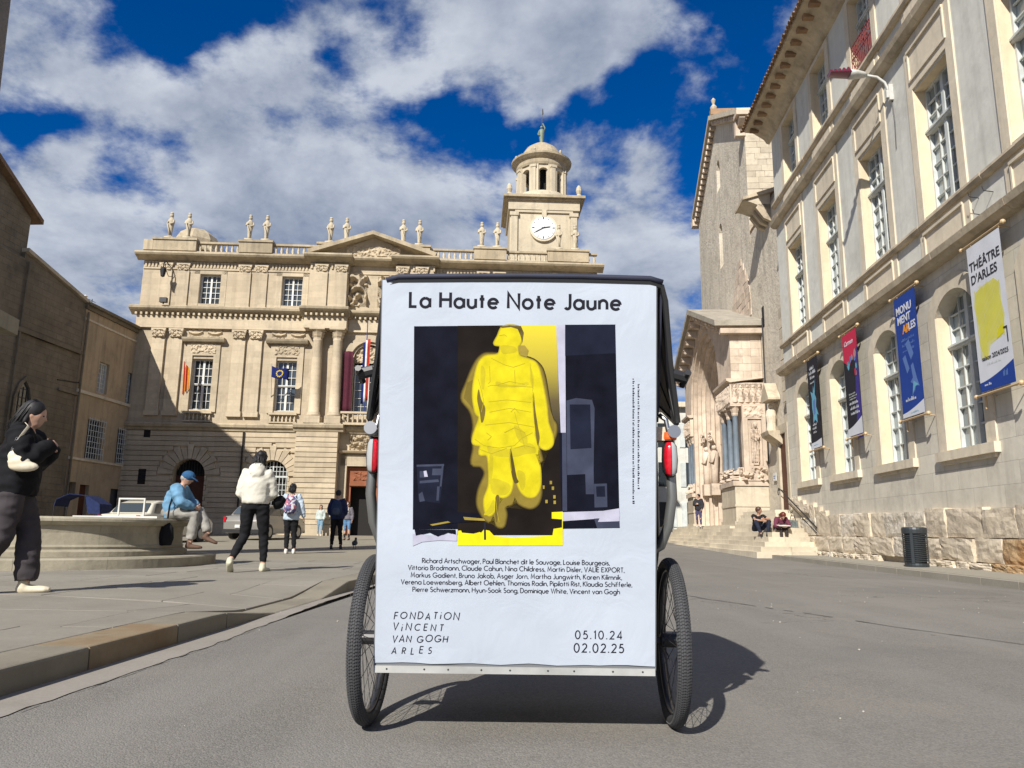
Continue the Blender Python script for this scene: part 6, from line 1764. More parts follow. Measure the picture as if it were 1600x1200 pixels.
# hood: ribs swung about a pivot
mb = MB(); ribs = []
sec = [(-.585, 0), (-.552, .45), (-.527, .88), (-.512, .975), (-.47, 1.0), (-.2, 1.012), (0, 1.018), (.2, 1.018), (.45, 1.01), (.495, .985), (.51, .88), (.535, .45), (.572, 0)]
py0, pz0 = -.20, 1.13
angs = [107, 98, 84, 66, 50, 38, 29, 24]; rad_ = [.512, .53, .58, .66, .78, .94, 1.12, 1.22]
for a, r in zip(angs, rad_):
    d = Vector((math.cos(R(a)), math.sin(R(a))))
    ribs.append([(x - .03 * 0, py0 + d.x * r * t + (-.02 if a == 107 else 0), pz0 + d.y * r * t) for x, t in sec])
for r in ribs: mb.v += r
n = len(sec)
for i in range(len(ribs) - 1):
    for j in range(n - 1): a = i * n + j; mb.f.append((a, a + 1, a + n + 1, a + n))
hood = mb.build('hood', BL, cab); sd = hood.modifiers.new('thick', 'SOLIDIFY'); sd.thickness = .008; hood.data.shade_smooth()
for i in (0, 2, 4, 7): MB().tube([Vector(p) * .995 for p in ribs[i]], .011, 6).build('hood_rib', M['worn_black'], hood)
MB().tube([(p[0], p[1] - .005, p[2] + .006) for p in ribs[0][3:-3]], .011, 8).build('hood_piping', BL, hood, smooth=True)
# lower flaps hanging at the rear corners
for s in (-1, 1):
    xs = -.585 if s < 0 else .565
    MB().prismx([(-.36, 1.62), (-.26, 1.60), (-.10, 1.14), (-.22, 1.125), (-.25, 1.2)], xs + s * -.075, xs + s * -.068).build('hood_flap', BL, cab)
    # side knobs of the hood frame
    MB().tube([(xs + s * -.02, -.26, 1.30), (xs + s * .035, -.26, 1.285)], .022, 8).tube([(xs + s * .03, -.30, 1.30), (xs + s * .03, -.2, 1.27)], .013, 6).build('hood_knob', M['worn_black'], cab)
    # cross bar end, lever, knob
    x0 = s * .50 - .01
    MB().box(x0 - .05, x0 + .05, -.24, -.17, 1.055, 1.105).build('clamp', M['trim'], cab)
    MB().tube([(x0 - s * .03, -.21, 1.08), (x0 + s * .06, -.21, 1.08)], .018, 10).build('cross_bar', ST, cab)
    MB().tube([(x0 + s * .005, -.24, 1.15), (x0 + s * .03, -.245, 1.13), (x0 + s * .035, -.25, 1.09), (x0 + s * .055, -.25, 1.07)], .009, 8).build('lever', ST, cab, smooth=True)
    MB().tube([(x0 + s * .055, -.27, 1.085), (x0 + s * .055, -.19, 1.085)], .024, 14).build('lever_knob', ST, cab)
    MB().tube([(x0 + s * .05, -.2, 1.08), (x0 + s * .052, -.2, .95), (x0 + s * .055, -.2, .85), (x0 + s * .045, -.17, .75), (x0 + s * .02, -.14, .675), (x0 - s * .03, -.10, .64), (x0 - s * .12, -.08, .64)], .019, 10).build('guard_tube', M['tube_grey'], cab, smooth=True)
    MB().tube([(x0 + s * .005, -.13, 1.07), (x0 + s * .005, -.12, .66), (x0 - s * .02, -.05, .40)], .014, 8).build('frame_post', ST if s < 0 else M['worn_black'], cab)
# lamps: half red, half clear
M['lens_red'] = plain('red_reflector_lens', (.50, .008, .02), .18, coat=.6, nscale=70, namt=.18); M['lens_clear'] = glass_mat('clear_reflector_lens', (.36, .38, .38), .12, .1); M['lens_orange'] = plain('orange_lamp_collar', (.75, .12, .02), .3)
for s in (-1, 1):
    x0 = s * .545 - .01
    lamp = MB().tube([(x0, -.215, .925), (x0, -.22, .94), (x0, -.222, .985), (x0, -.22, 1.035), (x0, -.215, 1.05)], [.016, .026, .03, .027, .018], 12).build('rear_lamp', M['worn_black'], cab, smooth=True)
    a, b = (x0 - s * .030, x0 + s * .002)
    prof = [(.925, .008), (.933, .017), (.955, .022), (.995, .024), (1.03, .021), (1.048, .013)]
    for k, (sg, mt, nm) in enumerate(((-s, M['lens_red'], 'red_lens'), (s, M['lens_clear'], 'clear_lens'))):
        mb = MB(); base = 0
        for z, r in prof:
            for t in range(8):
                w = math.pi * t / 7 * 1.0 - math.pi / 2
                # half round facing +-x, bulging back to the camera
                mb.v.append((x0 + sg * (.001 + r * math.cos(w)), -.235 + r * .8 * math.sin(w) - .004, z))
        for i in range(len(prof) - 1):
            for t in range(7): a_ = i * 8 + t; mb.f.append((a_, a_ + 1, a_ + 9, a_ + 8))
        mb.f.append(tuple(range(8))); mb.f.append(tuple(range(40, 48)))
        mb.build(nm, mt, lamp, smooth=True)
    MB().lathe([(.024, 1.058), (.026, 1.065), (.024, 1.085)], 14, c=(x0, -.232)).build('lamp_collar', M['lens_orange'] if s > 0 else M['tube_grey'], lamp)
# wheels
rim_m = plain('dark_alloy_rim', (.10, .10, .105), .35, metal=.8)
def wheel(x, y, nm='wheel'):
    w = thing(nm, None, None, (0, 0, 0)); w.parent = cab; w.location = (x, y, .313); w.scale = (1, .943, .943); w.rotation_euler = (0, 0, R(-2.4))
    t = MB().tube([(0, .304 * math.cos(k * math.pi / 36), .304 * math.sin(k * math.pi / 36)) for k in range(72)], .025, 14, side=(1, 0, 0), closed=True).build('tyre', M['black_rubber'], w, smooth=True)
    mb = MB()
    for k in range(170):
        a = 2 * math.pi * k / 170
        for j, (th, sk) in enumerate([(-64, 1), (-44, -1), (-25, 1), (-8, -1), (10, 1), (28, -1), (46, 1), (64, -1)]):
            th = R(th); r0 = .304 + .0255 * math.cos(th); xx = .0255 * math.sin(th)
            i0 = len(mb.v)
            mb.box(-.0034, .0034, -.0040, .0040, -.001, .0018)
            Mt = Matrix.Rotation(a + sk * .004, 4, 'X') @ Matrix.Translation((xx, 0, r0)) @ Matrix.Rotation(th, 4, 'Y') @ Matrix.Rotation(sk * .5, 4, 'Z')
            mb.xf(Mt, i0)
    o = mb.build('tread', plain('tread_rubber', (.055, .056, .06), .8), w); o['kind'] = 'stuff'
    MB().tube([(0, .278 * math.cos(k * math.pi / 30), .278 * math.sin(k * math.pi / 30)) for k in range(60)], [(.013, .009)] * 60, 8, side=(1, 0, 0), closed=True).build('rim', rim_m, w, smooth=True)
    MB().tube([(-.045, 0, 0), (-.04, 0, 0), (.04, 0, 0), (.045, 0, 0)], [.012, .028, .028, .012], 14).tube([(-.012, 0, 0), (.012, 0, 0)], .018, 10).build('hub', M['worn_black'], w)
    sp_ = MB().tube([(0, 0, .024), (0, 0, .272)], .0012, 4).mesh('spoke', M['worn_black'])
    for k in range(36):
        a = 2 * math.pi * k / 36; sgn = 1 if k % 2 else -1; cr = .38 * (1 if k % 4 < 2 else -1)
        p0 = Vector((sgn * .034, .026 * math.cos(a + cr * 2), .026 * math.sin(a + cr * 2))); p1 = Vector((sgn * .004, .272 * math.cos(a), .272 * math.sin(a)))
        d = p1 - p0; q = d.to_track_quat('Z', 'Y')
        o = piece('spoke', sp_, w, p0 - d.normalized() * .024, scale=(1, 1, d.length / .248)); o.rotation_euler = q.to_euler()
    return w
wheel(-.575, .03); wheel(.578, .05); wheel(-.02, 1.95)
MB().tube([(-.57, .03, .313), (.59, .05, .313)], .014, 8).build('axle', M['worn_black'], cab)
MB().tube([(-.02, .4, .45), (-.02, .9, .40), (-.02, 1.45, .75), (-.02, 1.75, .85)], .025, 8).tube([(-.02, .9, .4), (-.02, 1.0, .85)], .02, 8).tube([(-.02, 1.74, .92), (-.02, 1.92, .38)], .016, 8).build('frame', BP, cab)
for s in (-1, 1):
    MB().tube([(s * .38 - .02, .3, .3), (s * .2 - .02, .6, .42), (-.02, .9, .4)], .02, 8).build('frame', BP, cab)
    MB().tube([(s * .06 - .02, 1.93, .34), (s * .06 - .02, 1.80, .78), (-.02, 1.76, .86)], .012, 8).build('fork', BP, cab)
MB().tube([(-.34, 1.55, 1.05), (-.2, 1.68, 1.08), (-.02, 1.70, 1.0), (.16, 1.68, 1.08), (.30, 1.55, 1.05)], .013, 8).tube([(-.02, 1.72, .9), (-.02, 1.70, 1.01)], .014, 8).build('handlebar', M['worn_black'], cab)
MB().tube([(-.02, .88, .93), (-.02, 1.02, .94), (-.02, 1.16, .93)], [(.09, .03), (.06, .03), (.02, .02)], 10, side=(1, 0, 0)).build('saddle', BP, cab, smooth=True)
for s in (-1, 1): MB().tube([(-.02, .98, .3), (-.02 + s * .08, .98, .3), (-.02 + s * .08, .98 + s * .12, .3 - s * .1)], .01, 6).box(-.02 + s * .14 - .05, -.02 + s * .14 + .05, .94 + s * .12, 1.02 + s * .12, .29 - s * .1, .31 - s * .1).build('pedal', M['worn_black'], cab)
# ================================================================== PEOPLE
def fuse(mb, name, mat, parent, voxel=.014, sm=4, wr=0.0):
    me = bpy.data.meshes.new('t'); me.from_pydata(mb.v, [], mb.f)
    bm = bmesh.new(); bm.from_mesh(me); bmesh.ops.recalc_face_normals(bm, faces=bm.faces); bm.to_mesh(me); bm.free()
    t = bpy.data.objects.new('t', me); COL.objects.link(t)
    r = t.modifiers.new('r', 'REMESH'); r.mode = 'VOXEL'; r.voxel_size = voxel; r.use_smooth_shade = True
    s = t.modifiers.new('s', 'SMOOTH'); s.iterations = sm; s.factor = .5
    bpy.context.view_layer.update()
    out = bpy.data.meshes.new_from_object(t.evaluated_get(bpy.context.evaluated_depsgraph_get()))
    bpy.data.objects.remove(t); bpy.data.meshes.remove(me)
    if wr:                               # folds: slanting creases pressed into the cloth
        for v in out.vertices:
            p = v.co; q = Vector((p.x * 6 + p.z * 4, p.y * 6, p.z * 11 - p.x * 7)); f = 1 - 2 * abs(noise.noise(q)) * 1.6 + .4 * noise.noise(q * 2.1)
            v.co = p + v.normal * (f * wr)
    out.name = name; out.materials.clear(); out.materials.append(mat); out.shade_smooth()
    o = bpy.data.objects.new(name, out); COL.objects.link(o); o.parent = parent
    return o
def fabric(name, col, b=.5, sc=9, namt=.18): return plain(name, col, .85, spec=.15, nscale=sc, namt=namt, bump=b)
SK = plain('light_skin', (.50, .30, .21), .5, nscale=6, namt=.08); SKD = plain('tan_skin', (.36, .20, .13), .5, nscale=6, namt=.08)
HAIR = plain('black_hair', (.010, .009, .010), .6, nscale=40, namt=.4); HAIRG = plain('grey_hair', (.32, .30, .28), .6); HAIRR = plain('auburn_hair', (.11, .022, .012), .4, nscale=40, namt=.35); HAIRB = plain('brown_hair', (.07, .035, .02), .45)
V = Vector
def hand(mb, wr, d, up, s=1.0, curl=.5, mirror=1):
    """palm and five unequal fingers; d points along the hand, up out of its back"""
    d = d.normalized(); up = (up - d * up.dot(d)).normalized(); side = d.cross(up) * mirror
    mb.tube([wr - d * .01, wr + d * .03 * s, wr + d * .085 * s], [(.020 * s, .016 * s), (.036 * s, .014 * s), (.040 * s, .013 * s)], 10, side=side)
    for k, (o, l) in enumerate([(-.030, .062), (-.010, .074), (.010, .078), (.029, .070)]):
        b = wr + d * .08 * s + side * o * s; c1 = curl * .8; p1 = b + (d * math.cos(c1) - up * math.sin(c1)) * l * .45 * s
        c2 = curl * 1.9; p2 = p1 + (d * math.cos(c2) - up * math.sin(c2)) * l * .35 * s; c3 = curl * 2.6; p3 = p2 + (d * math.cos(c3) - up * math.sin(c3)) * l * .25 * s
        mb.tube([b - d * .02 * s, b, p1, p2, p3], [.0085 * s, .0095 * s, .009 * s, .008 * s, .006 * s], 7)
    b = wr + d * .025 * s + side * .032 * s
    mb.tube([b, b + (d * .6 + side * .8 - up * .2) * .034 * s, b + (d * .95 + side * .55 - up * .45) * .065 * s], [.012 * s, .011 * s, .008 * s], 7)

def person(label, loc, rz, J, look, H=1.0, voxel=.016, group=None):
    """J joints in body space (y forward, z up); look = dict of clothing"""
    root = thing('person', label, 'person', loc, rz, group)
    root.scale = (H, H, H)
    J = {k: V(v) for k, v in J.items()}
    X = V(look.get('side', (1, 0, 0)))
    sp = look.get('shoulder_side', X)
    pel, che, nek, hed = J['pelvis'], J['chest'], J['neck'], J['head']
    wai = pel.lerp(che, .45)
    skin, tj = look['skin'], look
    body = MB()
    body.tube([pel - V((0, 0, .07)), pel, wai, che, che.lerp(nek, .55), nek], [(.14, .10), (.155, .11), (.125, .09), (.15, .11), (.135, .09), (.055, .055)], 14, side=X)
    hd = (hed - nek).normalized(); fwd = V(look.get('face', (0, 1, 0))).normalized(); fwd = (fwd - hd * fwd.dot(hd) * .6).normalized(); rt = fwd.cross(hd).normalized()
    body.tube([nek - hd * .03, hed - hd * .06], [.052, .048], 10)
    i0 = len(body.v); body.ball((0, 0, 0), (.072, .092, .112), 16, 12)
    Mh = Matrix((tuple(rt) + (0,), tuple(fwd) + (0,), tuple(hd) + (0,), (0, 0, 0, 1))).transposed(); Mh = Matrix.Translation(hed) @ Mh
    body.ball((0, .03, -.06), (.050, .058, .055), 12, 8)                      # jaw
    body.tube([(0, .088, .012), (0, .108, -.018), (0, .09, -.028)], [.008, .014, .008], 8)   # nose
    for s in (-1, 1): body.ball((s * .074, -.005, -.008), (.010, .020, .032), 8, 6)
    body.ball((0, .085, -.055), (.022, .010, .010), 8, 6)
    body.xf(Mh, i0)
    for s, L in ((-1, 'L'), (1, 'R')):
        sh, el, wr = J['sh' + L], J['el' + L], J['wr' + L]
        body.tube([che.lerp(nek, .5), sh, sh.lerp(el, .5), el, el.lerp(wr, .45), wr], [.06, .055, .045, .038, .037, .025], 10)
        dd = V(J.get('ha' + L, (wr - el))); hand(body, wr, dd if 'ha' + L in J else (wr - el), V(look.get('hup' + L, (s * 1.0, 0.2, 0))), 1.0, look.get('curl', .5), s * -1)
        hp, kn, an = J['hip' + L], J['kn' + L], J['an' + L]
        body.tube([pel.lerp(hp, .6), hp, hp.lerp(kn, .5), kn, kn.lerp(an, .35), an], [.085, .088, .074, .055, .054, .036], 12)
        fd = V(J.get('ft' + L, (0, 1, 0))).normalized(); body.tube([an + fd * -.02 - V((0, 0, .03)), an + fd * .08 - V((0, 0, .06))], [.028, .018], 8)
    fuse(body, 'body', skin, root, min(voxel, .012), 2)
    # eyes
    e = MB()
    for s in (-1, 1): e.ball((s * .028, .082, .012), (.011, .008, .007), 8, 6)
    e.xf(Mh); e.build('eyes', HAIR, root)
    # top
    puff = tj.get('puff', .035); t = MB(); low = tj.get('low', .10)
    hem = pel - V((0, 0, low)) if 'hem' not in J else J['hem']
    w = tj.get('hemw', (.20, .155))
    t.tube([hem, hem.lerp(wai, .25), wai, che, che.lerp(nek, .5), nek + V((0, 0, -.02))], [w, (w[0] + .012, w[1] + .012), (.15 + puff, .115 + puff), (.165 + puff, .125 + puff), (.15 + puff * .8, .105 + puff * .6), (.07, .065)], 18, side=X)
    for L in 'LR':
        sh, el, wr = J['sh' + L], J['el' + L], J['wr' + L]; p = puff * .8; c = wr.lerp(el, tj.get('cuff', .05))
        pts = [che.lerp(nek, .35), sh, sh.lerp(el, .5), el, el.lerp(c, .55), c]
        rad = [.08 + p * .5, .068 + p, .056 + p, .050 + p, .045 + p, .034 + p * .5]
        if tj.get('short'): pts = pts[:3]; rad = rad[:3]
        t.tube(pts, rad, 12)
    if tj.get('hood'):
        b = nek - fwd * .07
        t.ball(tuple(b + V((0, 0, -.02))), (.12, .085, .09), 12, 8); t.ball(tuple(b - fwd * .05 + V((0, 0, -.09))), (.10, .05, .08), 10, 7)
    fuse(t, tj.get('topname', 'jacket'), tj['top'], root, voxel, 8, tj.get('wr', .008))
    # trousers
    t = MB(); wl = tj.get('leg', (.0, .0)); tcut = tj.get('legcut', .06)
    t.tube([pel + V((0, 0, .06)), pel - V((0, 0, .0)), pel - V((0, 0, .08))], [(.15, .115), (.175, .13), (.15, .115)], 16, side=X)
    for L in 'LR':
        hp, kn, an = J['hip' + L], J['kn' + L], J['an' + L]; e_ = an.lerp(kn, tcut)
        t.tube([pel.lerp(hp, .5), hp, hp.lerp(kn, .5), kn, kn.lerp(e_, .5), e_], [.10, .102 + wl[0] * .3, .086 + wl[0] * .7, .066 + wl[0], .062 + (wl[0] + wl[1]) / 2, .046 + wl[1]], 14)
    fuse(t, 'trousers', tj['legs'], root, voxel, 5, tj.get('wr', .008))
    if 'calf' in tj: pass
    # shoes
    for L in 'LR':
        an = J['an' + L]; fd = V(J.get('ft' + L, (0, 1, 0))).normalized(); sd = fd.cross(V((0, 0, 1))).normalized(); up = sd.cross(fd)
        s_ = MB(); k = tj.get('shoe', 1.0)
        heel = an - up * .055 - fd * .05
        s_.tube([heel - fd * .02 * k, heel + fd * .02, heel + fd * .10 - up * .008, heel + fd * .185 * k - up * .016, heel + fd * .225 * k - up * .02], [(.028 * k, .030), (.038 * k, .046), (.042 * k, .040), (.044 * k, .030), (.026 * k, .018)], 12, side=sd)
        s_.tube([an - up * .05 - fd * .02, an + up * .03 - fd * .015], [.046 * k, .042], 10)
        fuse(s_, 'shoe', tj['shoes'], root, .012, 2)
    # hair
    h = MB(); kind = tj.get('hairkind', 'short'); i0 = 0
    h.ball((0, -.026, .032), (.092, .104, .104), 14, 10)
    if kind in ('long', 'tail', 'bun'): h.ball((0, -.05, -.03), (.086, .075, .10), 12, 8)
    if kind == 'long':
        h.tube([(0, -.05, .03), (0, -.09, -.08), (0, -.12, -.16), (0, -.13, -.22)], [(.075, .055), (.068, .05), (.055, .04), (.02, .02)], 12, side=(1, 0, 0))
        h.tube([(.06, -.03, .02), (.070, -.03, -.08), (.06, -.05, -.14)], [.024, .02, .012], 8); h.tube([(-.06, -.03, .02), (-.070, -.03, -.08), (-.06, -.05, -.14)], [.024, .02, .012], 8)
    if kind == 'tail': h.tube([(0, -.10, .03), (0, -.14, -.03), (0, -.12, -.14), (0, -.10, -.2)], [.03, .035, .03, .012], 8)
    if kind == 'bun': h.ball((0, -.10, .06), (.05, .05, .045), 10, 7)
    h.xf(Mh)
    if kind == 'fringe': h = MB().ball((0, -.035, -.005), (.083, .080, .075), 12, 8).xf(Mh)
    if kind != 'none': fuse(h, 'hair', tj['hair'], root, .012, 2)
    if kind in ('long', 'bun', 'tail'):     # loose strands over the mass of hair
        st_ = MB(); rr = random.Random(int(abs(loc[0]) * 100))
        for k in range(90 if kind == 'long' else 50):
            a = rr.uniform(.15, 3.0) if kind != 'bun' else rr.uniform(0, 6.28); x, y = .094 * math.cos(a) * rr.uniform(.75, 1), -.02 - .105 * math.sin(a) * rr.uniform(.75, 1)
            z0 = .12 - rr.uniform(0, .05); ln = rr.uniform(.16, .26) if kind == 'long' else .15
            p_ = [(x * .5, y * .5 - .0, .135), (x, y, z0 - .05), (x * 1.02, y - .02, z0 - .05 - ln * .4), (x * .95 + rr.uniform(-.02, .02), y - .05 + rr.uniform(-.02, .02), z0 - .05 - ln)]
            st_.tube(p_, [.003, .0055, .005, .001], 4)
        st_.xf(Mh); o_ = st_.build('hair_strands', tj['hair'], root, smooth=True); o_['kind'] = 'stuff'
    root['_'] = 0; del root['_']
    return root, Mh, J

def stand(**k):
    J = dict(pelvis=(0, 0, .95), chest=(0, 0, 1.26), neck=(0, -.01, 1.46), head=(0, .02, 1.60), shL=(-.17, 0, 1.40), shR=(.17, 0, 1.40), elL=(-.22, -.02, 1.12), elR=(.22, -.02, 1.12), wrL=(-.23, .06, .88), wrR=(.23, .06, .88),
             hipL=(-.09, 0, .90), hipR=(.09, 0, .90), knL=(-.10, .03, .50), knR=(.10, .03, .50), anL=(-.10, -.02, .085), anR=(.10, -.02, .085))
    J.update(k); return J
BLK = fabric('black_cotton', (.012, .012, .014)); CREAM = plain('cream_leather', (.62, .56, .42), .55, nscale=12, namt=.1)
WHT_SHOE = plain('white_trainer', (.60, .58, .54), .6, nscale=20, namt=.1); BRSHOE = plain('brown_suede', (.10, .055, .035), .8); BLSHOE = plain('black_shoe', (.015, .015, .016), .5)

# 1 woman with the cream shoulder bag, walking right
J = stand(pelvis=(0, 0, .94), chest=(0, .02, 1.25), neck=(0, .03, 1.44), head=(0, .07, 1.575), shL=(-.17, .03, 1.37), shR=(.17, .03, 1.37), elL=(-.22, .06, 1.13), elR=(.22, .08, 1.12), wrL=(-.06, .22, 1.24), wrR=(.10, .23, 1.27),
          hipL=(-.09, 0, .90), hipR=(.09, 0, .90), knL=(-.09, .12, .51), knR=(.09, -.03, .49), anL=(-.10, .14, .09), anR=(.10, -.27, .13), ftR=(0, 1, -.35), ftL=(0, 1, .05))
look = dict(skin=SK, top=fabric('black_hooded_jacket', (.010, .010, .012)), topname='jacket', legs=fabric('charcoal_wide_trousers', (.055, .048, .052), b=.8, sc=7), shoes=CREAM, hair=HAIR, hairkind='long', puff=.052, hood=True, low=.09, hemw=(.195, .155), leg=(.028, .048), legcut=.03, shoe=1.12, face=(0, 1, -.35), curl=1.2, cuff=-.28)
w1, Mh, J1 = person('woman in black hooded jacket and wide charcoal trousers walking at the left edge', (-4.50, 7.0, .12), R(-76), J, look, 1.02, .014)
bag = thing('shoulder_bag', 'cream leather shoulder bag with a chain strap worn by the woman in black', 'bag', (-4.45, 7.02, .17), R(-76)); bag.scale = (1.0,) * 3
b = MB().ball((.275, .07, 1.06), (.042, .125, .048), 14, 8).ball((.275, .03, 1.10), (.040, .095, .06), 14, 8).ball((.27, -.02, 1.15), (.030, .050, .055), 12, 8)
fuse(b, 'pouch', CREAM, bag, .010, 2)
MB().tube([(.275, -.03, 1.19), (.275, -.01, 1.27), (.262, .03, 1.36), (.22, .05, 1.425), (.15, .0, 1.46)], [(.004, .014)] * 5, 6).build('strap', CREAM, bag)
for k in range(6):
    t = k / 5; c = V((.283 - .008 * t, -.03 + .02 * t, 1.20 + .10 * t)); mb = MB(); mb.tube([c + V((.002, .013 * math.cos(a), .017 * math.sin(a))) for a in [i * .785 for i in range(8)]], .0035, 5, closed=True); mb.build('chain_link', M['chrome'], bag)

# 2 man in the blue cap sitting on the fountain rim, facing right
J = dict(pelvis=(0, .0, 1.0), chest=(0, .10, 1.27), neck=(0, .17, 1.45), head=(0, .24, 1.57), shL=(-.18, .13, 1.38), shR=(.18, .13, 1.38), elL=(-.24, .26, 1.17), elR=(.24, .24, 1.15), wrL=(-.08, .42, 1.10), wrR=(.08, .42, 1.08),
         hipL=(-.10, .04, .98), hipR=(.10, .04, .98), knL=(-.10, .47, 1.02), knR=(.08, .44, .96), anL=(.02, .66, .63), anR=(.09, .40, .50), ftL=(.1, 1, -.35), ftR=(0, 1, 0), hem=(0, .07, .90))
look = dict(skin=SK, top=fabric('light_blue_jacket', (.13, .265, .40), b=.9, sc=8), legs=fabric('pale_grey_trousers', (.27, .26, .235), b=.8), shoes=BRSHOE, hair=HAIRG, hairkind='fringe', puff=.05, hemw=(.18, .15), leg=(.02, .03), legcut=.12, face=(0, 1, -.25), curl=.8, shoe=1.12)
MX, MY = -5.62, 12.75
m2, Mh, J2 = person('man in a light blue jacket and blue cap sitting cross-legged on the fountain rim', (MX, MY, -.02), R(-84), J, look, .98, .015)
CAPM = fabric('blue_cap_cotton', (.03, .095, .20))
mb = MB().ball((0, -.01, .04), (.098, .112, .095), 14, 9).tube([(0, .05, .05), (0, .13, .035), (0, .175, .02)], [(.075, .012), (.07, .010), (.045, .008)], 12, side=(1, 0, 0)); mb.xf(Mh); fuse(mb, 'cap', CAPM, m2, .010, 1)
sb = thing('sling_bag', 'black bag hanging beside the seated man at the edge of the fountain', 'bag', (MX + .12, MY - .35, .55))
fuse(MB().tube([(0, 0, -.12), (0, 0, 0), (0, 0, .16), (0, .02, .24)], [(.11, .06), (.14, .085), (.12, .07), (.05, .04)], 12, side=(1, 0, 0)), 'pouch', BLK, sb, .014, 2)
MB().tube([(0, .02, .22), (-.02, .1, .5), (.0, .2, .78)], [(.015, .004)] * 3, 6).build('strap', BLK, sb)

# 3 woman in the cream hoodie, back to us
J = stand(shL=(-.155, 0, 1.37), shR=(.155, 0, 1.37), elL=(-.21, .02, 1.10), elR=(.22, .04, 1.10), wrL=(-.14, .22, 1.02), wrR=(.16, .24, 1.06), head=(.02, .03, 1.59), hipL=(-.10, 0, .9), hipR=(.10, 0, .9), knL=(-.13, .06, .50), anL=(-.24, -.24, .16), ftL=(-.1, 1, -.6), knR=(.13, .1, .50), anR=(.15, .10, .085), ftR=(.25, 1, 0))
look = dict(skin=SK, top=fabric('cream_hoodie', (.60, .58, .50), b=.9, sc=7, namt=.08), topname='hoodie', legs=BLK, shoes=plain('cream_trainer', (.50, .48, .36), .6), hair=HAIR, hairkind='bun', wr=.005, puff=.045, hood=True, low=.0, hemw=(.185, .15), leg=(.005, .0), legcut=.10, shoe=1.15, curl=.7)
w3, Mh, _ = person('woman in a cream hooded sweatshirt and black trousers walking away across the plaza', (-3.62, 10.95, .12), R(8), J, look, .985, .015)
fuse(MB().tube([(.24, .12, .93), (.30, .15, .97), (.36, .17, 1.06)], [(.05, .08), (.08, .11), (.05, .07)], 12), 'jacket_bundle', BLK, w3, .015, 2)
# 4 woman with the floral backpack
J = stand(knL=(-.08, .02, .5), anL=(-.07, -.03, .085), knR=(.09, .04, .5), anR=(.10, .05, .085), elR=(.25, -.02, 1.13), wrR=(.30, .04, .88), elL=(-.23, .05, 1.13), wrL=(-.16, .22, 1.05))
look = dict(skin=SK, top=fabric('pale_blue_shirt', (.42, .50, .58), b=.8, namt=.08), topname='shirt', legs=BLK, shoes=WHT_SHOE, hair=HAIR, hairkind='bun', puff=.03, low=.13, hemw=(.19, .14), leg=(.0, .0), legcut=.05, face=(.2, 1, 0))
w4, Mh, _ = person('woman in a pale blue shirt and black leggings wearing a floral backpack', (-5.35, 18.9, .12), R(6), J, look, .975, .018)
m, nt, bs = new_mat('floral_backpack_cloth'); vo = nt.nodes.new('ShaderNodeTexVoronoi'); vo.inputs['Scale'].default_value = 22; tcn = nt.nodes.new('ShaderNodeTexCoord'); nt.links.new(tcn.outputs['Object'], vo.inputs['Vector'])
cr = nt.nodes.new('ShaderNodeValToRGB'); sc_ = nt.nodes.new('ShaderNodeSeparateColor'); nt.links.new(vo.outputs['Color'], sc_.inputs[0]); nt.links.new(sc_.outputs[0], cr.inputs[0]); nt.links.new(cr.outputs[0], bs.inputs['Base Color']); bs.inputs['Roughness'].default_value = .8
cr.color_ramp.interpolation = 'CONSTANT'; cr.color_ramp.elements[0].color = (.045, .05, .12, 1); cr.color_ramp.elements[1].position = .35; cr.color_ramp.elements[1].color = (.40, .12, .16, 1)
for p_, c_ in ((.55, (.50, .48, .50, 1)), (.75, (.12, .10, .22, 1))): e = cr.color_ramp.elements.new(p_); e.color = c_
FLOR = m
def backpack(par_loc, rz, H, mat, lower, label):
    bp_ = thing('backpack', label, 'backpack', par_loc, rz); bp_.scale = (H,) * 3
    fuse(MB().tube([(0, -.21, .98), (0, -.23, 1.03), (0, -.24, 1.18), (0, -.22, 1.34), (0, -.19, 1.41)], [(.12, .06), (.15, .085), (.155, .09), (.13, .07), (.07, .04)], 16, side=(1, 0, 0)), 'pack', mat, bp_, .014, 2)
    fuse(MB().tube([(0, -.30, 1.0), (0, -.32, 1.1), (0, -.30, 1.19)], [(.10, .03), (.115, .035), (.09, .025)], 12, side=(1, 0, 0)), 'front_pocket', lower, bp_, .012, 2)
    for s in (-1, 1): MB().tube([(s * .09, -.15, 1.40), (s * .12, -.02, 1.455), (s * .12, .13, 1.36), (s * .13, .13, 1.2), (s * .15, -.1, 1.03)], [(.022, .006)] * 5, 8).build('strap', lower, bp_)
    return bp_
backpack((-5.35, 18.9, .12), R(6), .975, FLOR, FLOR, 'pink and white floral backpack worn by the woman in the pale blue shirt')
# 5 person with the navy backpack
J = stand(knL=(-.11, .02, .5), anL=(-.12, -.05, .085), knR=(.10, .04, .5), anR=(.13, .10, .085), elL=(-.24, 0, 1.12), elR=(.24, 0, 1.12), wrL=(-.2, .15, .98), wrR=(.2, .15, .98))
look = dict(skin=SK, top=fabric('navy_jacket', (.022, .032, .085)), legs=BLK, shoes=BLSHOE, hair=HAIR, hairkind='short', puff=.035, low=.08, leg=(.0, .0))
p5, _, _ = person('person in navy jacket with dark backpack walking towards the town hall door', (-5.28, 23.6, .12), R(4), J, look, 1.03, .02)
backpack((-5.28, 23.6, .12), R(4), 1.03, fabric('dark_blue_backpack_cloth', (.03, .05, .10)), fabric('slate_backpack_pocket', (.06, .08, .12)), 'dark blue backpack worn by the person heading for the town hall door')
